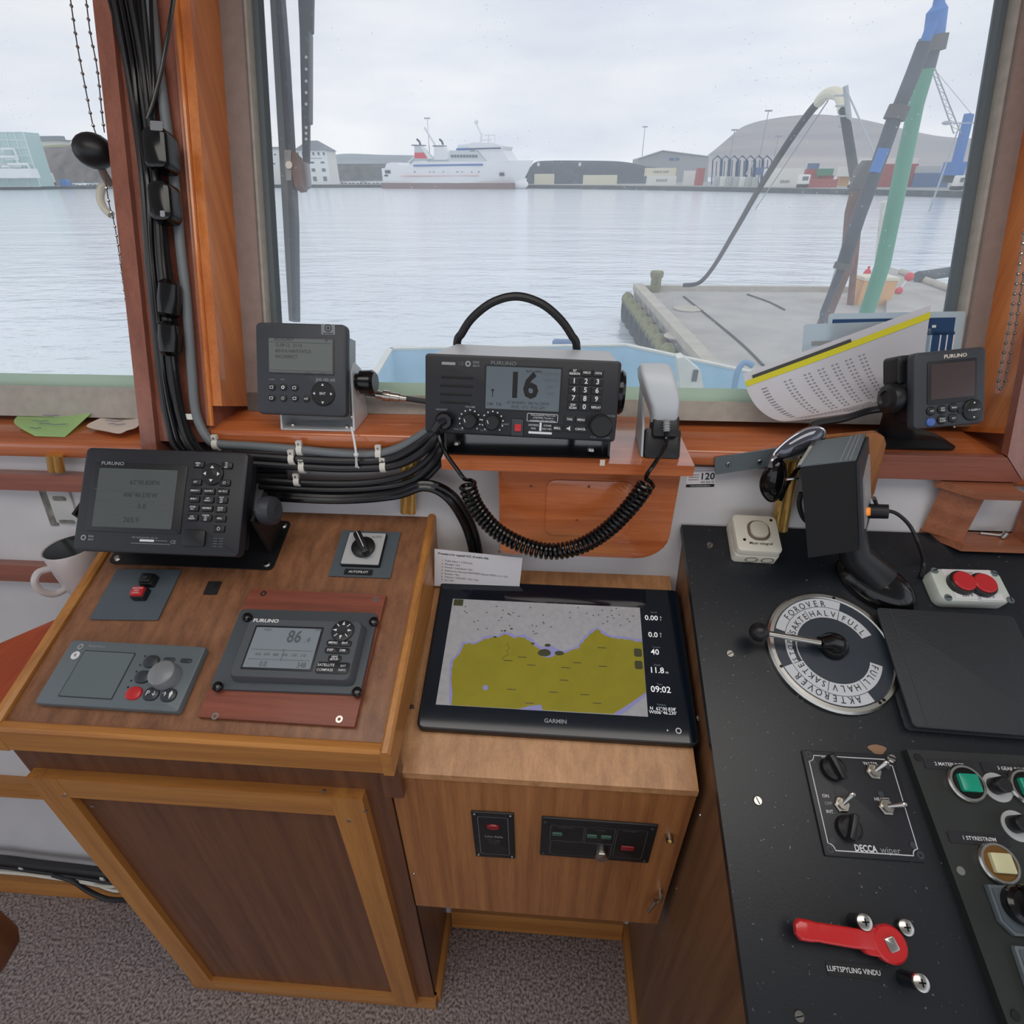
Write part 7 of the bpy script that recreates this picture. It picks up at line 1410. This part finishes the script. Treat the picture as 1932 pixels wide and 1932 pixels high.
# ---- concrete pier beside the ship's bow
ZP = -2.3
c0, c1, n0, n1 = atZ(1196, 546, ZP), atZ(1640, 548, ZP), atZ(1322, 692, ZP), None
ex_ = (n0-c0).normalized(); near = c0+ex_*((c0-n0).length+7)
A = thing('pier', 'grey concrete pier with pale kerb lying ahead of the bow', 'pier', V((c0.x, c0.y, ZW))); I = inv(A)
mat('pier_top', (190, 186, 180), .95, var=.22, vs=.8, rgb2=(162, 159, 154), bump=.2, bs=20); mat('pier_side', (70, 72, 70), .95, var=.4, vs=1.2); mat('kerb', (196, 190, 176), .9, var=.2, vs=2); mat('algae', (150, 148, 96), .95, var=.4, vs=3, rgb2=(90, 92, 70))
o = [(c0.x, c0.y), (c1.x+4, c0.y-.3), (c1.x+4, near.y), (near.x, near.y)]
B(I).layers([[(x, y, ZP-.25) for x, y in o[::-1]], [(x, y, ZP) for x, y in o[::-1]]]).build('deck', 'pier_top', A, smooth=False)
B(I).layers([[(x+.25, y-.25, ZW-.5) for x, y in o[::-1]], [(x+.25, y-.25, ZP-.25) for x, y in o[::-1]]]).build('wall', 'pier_side', A, smooth=False)
side = (near-c0); sl = side.length; sd_ = side/sl; pn = V((sd_.y, -sd_.x, 0)); pn = pn if pn.x < 0 else -pn
B(I).hexa([c0+pn*.05, c0-pn*.32, c0-pn*.32+side, c0+pn*.05+side], [p+V((0, 0, .22)) for p in (c0+pn*.05, c0-pn*.32, c0-pn*.32+side, c0+pn*.05+side)]).build('kerb', 'kerb', A, smooth=False)
B(I).box(c0.x, c1.x+4, c0.y-.25, c0.y, ZP, ZP+.18).build('kerb', 'kerb', A, smooth=False)
B(I).lathe([(.2, ZP), (.2, ZP+.5), (.25, ZP+.55), (.25, ZP+.72), (.2, ZP+.76)], (c0.x+.75, c0.y-.5, 0), 18).build('bollard', 'algae', A)
for u, v, r_ in ((1298, 583, .5), (1283, 635, .45), (1222, 560, .3)):
    P = atZ(u, v, ZP+.01); B(I).cyl(P, P+V((0, 0, .03)), r_, n=18).build('deck_cover', 'kerb', A)
for q in (((1290, 560), (1340, 600), (1400, 650), (1440, 690)), ((1410, 556), (1450, 570), (1480, 585))):
    P = [atZ(u, v, ZP+.012) for u, v in q]; B(I).tube(spline(P, 5), .04, 5).build('joint_line', 'pier_side', A)
random.seed(4)
for i in range(15):
    P = c0+sd_*(.6+i*(sl-1)/15)+pn*.28; P.z = ZP-.62
    o_ = thing('tyre_fender', 'old rubber tyre fender hanging on the pier side', 'tyre', V((P.x, P.y, P.z-.5)), 'tyre fenders on the pier'); M_ = Matrix.Translation((0, 0, .5)) @ Matrix.Rotation(math.atan2(pn.y, pn.x), 4, 'Z') @ Matrix.Rotation(math.pi/2, 4, 'Y')
    B(M_).tube([V((.42*math.cos(t), .42*math.sin(t), 0)) for t in [6.283*j/18 for j in range(18)]], .19, 8, True).build('tyre', 'tyre', o_); B(M_).tube([V((.40*math.cos(t)-.05, .40*math.sin(t), .03)) for t in [math.pi*.65+math.pi*.7*j/8 for j in range(9)]], .19, 7).build('weed', 'algae', o_)
# things on the pier and second slip
Y = 15
A = thing('tan_crate', 'tan box on the pier beside the rusty pole', 'box', atZ(1637, 572, ZP)); P = atZ(1637, 572, ZP); B().box(-.55, .55, -.4, .4, 0, .8).build('box', 'c_orange', A, smooth=False); B().box(-.58, .58, -.43, .43, .8, .9).build('lid', 'c_cream', A, smooth=False)
P = atZ(1622, 560, ZP); A = thing('red_cylinder', 'red cylinder standing behind the tan box', 'cylinder', P); B().lathe([(.13, 0), (.13, .8), (.09, .92), (.04, .95), (.04, 1.05)], (0, 0, 0), 16).build('tank', 'ship_red', A)
P = atZ(1690, 565, ZP); A = thing('red_buoy', 'red marker buoys on a white line by the green mast', 'buoy', P); B().ball((0, 0, .3), .13, 12).build('float', 'ship_red', A); B().ball((.25, .1, .75), .15, 12).build('float', 'ship_red', A); B().tube([V((-.1, 0, .1)), V((0, 0, .3)), V((.25, .1, .75))], .03, 6).build('line', 'ship_white', A)
q4 = [atZ(u, v, -2.1) for u, v in ((1676, 503), (1830, 548), (1880, 610), (1672, 600))]; A = thing('concrete_slip', 'sloping grey concrete slip beyond the green mast', 'slip', V((q4[3].x, q4[3].y, ZW))); I = inv(A)
B(I).layers([[V((p.x, p.y, ZW-.4)) for p in q4[::-1]], [V((p.x, p.y, -2.1)) for p in q4[::-1]]]).build('slab', 'pier_top', A, smooth=False)
B(I).cyl(atZ(1732, 522, -1.9), atZ(1800, 512, -1.9), .2, n=12).build('pipe_roller', 'quay_dark', A); B(I).cyl(atZ(1700, 512, -2.0), atZ(1836, 560, -2.0), .12, n=10).build('kerb', 'kerb', A)
P0 = atZ(1604, 575, ZP); P1 = atY(1622, 400, P0.y); b = B(Matrix.Translation(-P0)); mat('rust', (140, 102, 88), .9, var=.4, vs=3); b.cyl(P0, P1, .11, .09, 10); tag(b.build('rusty_pole', 'rust', fr=P0), 'rusty pole on the pier behind the dark boom', 'pole')
# ---- own bow: bulwark, masts, booms
mat('bul_blue', (176, 222, 250), .45, var=.15, vs=4); mat('bul_white', (226, 228, 220), .5, var=.15, vs=6); mat('deck_green', (96, 120, 104), .8)
zb = -.05; cL, cR = atY(737, 661, 6.0), atY(1180, 664, 6.3); cR2 = atY(1425, 690, 5.6); aL = atZ(700, 720, zb); aR = V((3.4, 4.2, zb))
ol = [V((aL.x-.25, aL.y-1.6, zb)), V((aL.x, aL.y, zb)), V((cL.x, cL.y, zb)), V((cR.x, cR.y, zb)), V((cR2.x, cR2.y, zb-.08)), aR]
A = thing('bow_bulwark', 'light blue bulwark with white rail at the bow of this boat', 'bulwark', V((0, 5.5, -1.3))); I = inv(A)
for i in range(len(ol)-1):
    p, q = ol[i], ol[i+1]; n_ = (q-p).cross(V((0, 0, 1))).normalized()*.025
    B(I).hexa([p-n_-V((0, 0, 1.25)), q-n_-V((0, 0, 1.25)), q+n_-V((0, 0, 1.25)), p+n_-V((0, 0, 1.25))], [p-n_, q-n_, q+n_, p+n_]).build('plate', 'bul_blue', A, smooth=False)
    B(I).hexa([p-n_*1.3, q-n_*1.3, q+n_*1.3, p+n_*1.3], [r+V((0, 0, .02)) for r in (p-n_*1.3, q-n_*1.3, q+n_*1.3, p+n_*1.3)]).build('rail', 'bul_white', A, smooth=False)
B(I).layers([[V((x.x, x.y, z)) for x in ol] for z in (-1.3, -1.25)]).build('foredeck', 'deck_green', A, smooth=False)
P = atY(1303, 700, 5.2); A = thing('fairlead_post', 'cream painted sloping post at the bow rail', 'post', V((P.x, 5.2, -1.25))); I = inv(A)
o = [atY(*q, 5.2) for q in ((1285, 745), (1278, 676), (1290, 674), (1322, 700), (1330, 745))]; B(I).layers([[p for p in o], [p+V((0, .16, 0)) for p in o]]).build('post', 'bul_white', A, smooth=False); o0 = atY(1311, 708, 5.19); B(I).box(o0.x-.02, o0.x+.025, 5.185, 5.2, o0.z-.06, o0.z+.05).build('slot', 'ship_dark', A, smooth=False)
B(I).box(P.x-.08, P.x+.08, 5.22, 5.34, -1.25, P.z).build('stanchion', 'bul_white', A, smooth=False)
P = atZ(1068, 656, ZW); A = thing('mooring_float', 'blue-grey float lying in the water beyond the radio', 'float', P); B().rp(0, 0, .95, .5, .14, -.1, .25, .08).build('float', 'c_blue', A)
b = B(Matrix.Translation(-atY(1408, 715, 5.4))); b.tube(spline([atY(u, v, 5.4) for u, v in ((1385, 735), (1392, 700), (1405, 684), (1420, 690))], 5), .03, 8); mat('blue_pipe', (120, 160, 200), .5); tag(b.build('bent_pipe', 'blue_pipe', fr=atY(1408, 715, 5.4)), 'bent pale blue pipe at the bow rail below the timetable sheet', 'pipe')
mat('mast_green', (88, 164, 132), .5, var=.15, vs=3); mat('boom_black', (44, 46, 54), .6, var=.3, vs=3, rgb2=(84, 88, 96)); mat('hose', (58, 60, 60), .7); mat('boom_clamp', (96, 92, 88), .8)
A = thing('green_mast', 'green painted mast with dark upper section and blue cap', 'mast', V((atY(1650, 620, 5.0).x, 5.0, -1.25))); I = inv(A); Ym = 5.0
P = [atY(u, v, Ym) for u, v in ((1640, 640), (1665, 500), (1700, 330), (1728, 200), (1748, 130))]; P[0] = V((P[0].x-.1, Ym, -1.25)); B(I).tube(P, [.060, .058, .055, .05, .05], 16).build('lower_tube', 'mast_green', A)
P = [atY(u, v, Ym) for u, v in ((1748, 130), (1758, 90))]; B(I).tube(P, .053, 16).build('upper_tube', 'boom_black', A)
P = [atY(u, v, Ym) for u, v in ((1756, 98), (1762, 68))]; B(I).tube(P, .085, 16).build('collar', 'boom_clamp', A)
P = [atY(u, v, Ym) for u, v in ((1762, 68), (1768, 20), (1771, 8), (1772, -20))]; B(I).tube(P, [.062, .06, .035, .02], 14).build('blue_cap', 'crane_blue', A)
A = thing('dark_boom', 'long dark telescopic boom leaning beside the green mast', 'boom', atY(1552, 600, 4.6)); I = inv(A); Yb = 4.6
q_ = atY(1550, 640, Yb); B(I).tube([V((q_.x, Yb, -1.24)), q_]+[atY(u, v, Yb) for u, v in ((1553, 590), (1590, 500))], [.022, .022, .024, .03], 12).build('lower_hose', 'boom_black', A)
B(I).tube([atY(u, v, Yb) for u, v in ((1590, 500), (1620, 410), (1660, 300), (1692, 210))], .046, 14).build('boom_tube', 'boom_black', A)
B(I).tube([atY(u, v, Yb) for u, v in ((1686, 226), (1698, 200))], .066, 14).build('clamp', 'boom_clamp', A); B(I).tube([atY(u, v, Yb) for u, v in ((1587, 508), (1592, 496))], .06, 12).build('clamp', 'boom_clamp', A)
B(I).tube([atY(u, v, Yb) for u, v in ((1696, 204), (1722, 140), (1745, 80))], .044, 14).build('upper_tube', 'boom_black', A); B(I).tube([atY(u, v, Yb) for u, v in ((1745, 80), (1760, 40))], .03, 12).build('ram', 'crane_blue', A); B(I).tube([atY(u, v, Yb-.05) for u, v in ((1650, 325), (1668, 280))], .035, 12).build('blue_sleeve', 'crane_blue', A)
A = thing('derrick_arch', 'dark hose arch rising from the pier and bending over a thin mast', 'hose', atZ(1305, 536, ZP)); I = inv(A)
hp_ = [(1290, 538, 22), (1318, 534, 21.5), (1345, 505, 20), (1390, 430, 17), (1430, 360, 14.5), (1480, 280, 12.3), (1520, 222, 11), (1545, 192, 10.3)]
B(I).tube(spline([atY(*q) for q in hp_], 5), [.075-.0005*i for i in range(36)], 10).build('riser', 'hose', A)
B(I).tube(spline([atY(*q) for q in ((1545, 192, 10.3), (1556, 180, 10.1), (1572, 175, 9.9), (1586, 183, 9.7), (1592, 208, 9.5))], 5), .075, 10).build('bend', 'c_cream', A)
B(I).tube([atY(*q) for q in ((1592, 205, 9.5), (1604, 280, 9), (1618, 370, 8.5))], .06, 10).build('fall', 'hose', A)
A = thing('thin_mast', 'thin pale mast standing beside the hose arch', 'mast', atZ(1625, 470, -3.3)); I = inv(A); Yt = 9.3
Pt = [atY(u, v, Yt) for u, v in ((1595, 162), (1605, 250), (1622, 360))]; Pb = V((Pt[2].x, Yt, -2.4)); B(I).tube(Pt+[Pb], .035, 8).build('pole', 'c_grey', A)
for k in range(4): p = Pt[0].lerp(Pt[1], .2+k*.22); B(I).tube([p, p-V((.16, 0, 0))], .012, 5).build('rung', 'c_grey', A)
A = thing('derrick_post', 'rusty derrick post with rigging block on the foredeck', 'post', V((atY(1605, 470, 5.5).x, 5.5, -1.25))); I = inv(A)
B(I).tube([V((atY(1592, 520, 5.5).x-.25, 5.5, -1.25)), atY(1598, 500, 5.5), atY(1612, 400, 5.5), atY(1626, 345, 5.5)], [.05, .055, .075, .075], 12).build('post', 'rust', A); P = atY(1630, 335, 5.5); B(I).lathe([(.04, -.14), (.09, -.08), (.09, .06), (.05, .12)], P, 14).build('block', 'boom_clamp', A)
A = thing('white_post', 'white post on the pier beside the green mast', 'post', atZ(1652, 560, ZP)); P = atZ(1652, 560, ZP); tp_ = atY(1668, 380, P.y); B().cyl((0, 0, 0), (tp_.x-P.x, 0, tp_.z-P.z), .14, .1, 10).build('post', 'bul_white', A); B().tube([V((-.1, 0, 1.2)), V((-.6, 0, 2.2)), V((-.75, 0, 3.0))], .06, 8).build('brace', 'boom_black', A)
for k, (q, lab) in enumerate((((1595, 165, 9.3, 1655, 300, 6.5), 'thin stay from the pale mast to the boom'), ((1562, 190, 9.8, 1425, 395, 14), 'thin line along the hose arch'))):
    p0, p1 = atY(*q[:3]), atY(*q[3:]); b = B(Matrix.Translation(-p1)); b.cyl(p0, p1, .010, n=5); tag(b.build('stay_wire', 'lamp_grey', fr=p1), lab, 'wire')
# ---- window wiper outside the glass
def wpoly(q, w0, w1, m, name, A):
    b = B(); b.prism([WF.px(u, v, w0) for u, v in q], w0, w1); return b.build(name, m, A, smooth=False)
mat('wiper_dark', (62, 66, 76), .5, var=.5, vs=120, rgb2=(110, 118, 128), cut=(.6, .75)); mat('wiper_edge', (112, 118, 122), .5)
e = thing('window_wiper', 'dark window wiper blade and slotted arm outside the glass', 'wiper', Fr(WF.w(*WF.px(555, 610, -.05), -.05), WF.x, WF.y)); 
O2 = WF.px(555, 610, -.05)
def wp(q, w0, w1, m, name):
    o = [(x-O2[0], y-O2[1]) for x, y in [WF.px(u, v, -.05) for u, v in q]]; return B().prism(o, w0, w1).build(name, m, e, smooth=False)
wp([(503, -160), (514, -160), (546, 330), (556, 606), (548, 606), (532, 330)], -.012, .006, 'wiper_edge', 'blade_rubber')
wp([(514, -160), (522, -160), (543, 110), (553, 280), (560, 420), (562, 606), (556, 606), (546, 330)], -.010, .008, 'wiper_dark', 'blade_holder')
wp([(548, -160), (586, -160), (583, 48), (577, 54), (576, 300), (564, 300), (558, 50)], -.02, -.014, 'wiper_dark', 'arm')
wp([(576, 48), (580, 52), (580, 222), (577, 224)], -.022, -.012, 'wiper_edge', 'arm_edge')
for v in (98, 121, 144, 166, 188, 233, 244, 255): x, y = WF.px(571, v, -.05); B().cyl((x-O2[0], y-O2[1], -.0142), (x-O2[0], y-O2[1], -.0132), .0024, n=12).build('slot_hole', 'white_ink', e)
wp([(555, 290), (563, 292), (568, 335), (573, 356), (561, 358), (556, 330)], -.014, .010, 'rust', 'pivot_arm'); wp([(541, 288), (554, 288), (555, 345), (545, 345)], .006, .010, 'alu', 'blade_clip')
x, y = WF.px(547, 313, -.04); B().cyl((x-O2[0], y-O2[1], .010), (x-O2[0], y-O2[1], .014), .006, n=14).build('clip_bolt', 'nickel', e)
wp([(563, 298), (576, 302), (580, 345), (570, 352)], -.018, -.012, 'alu', 'pivot_plate')
flush_texts()
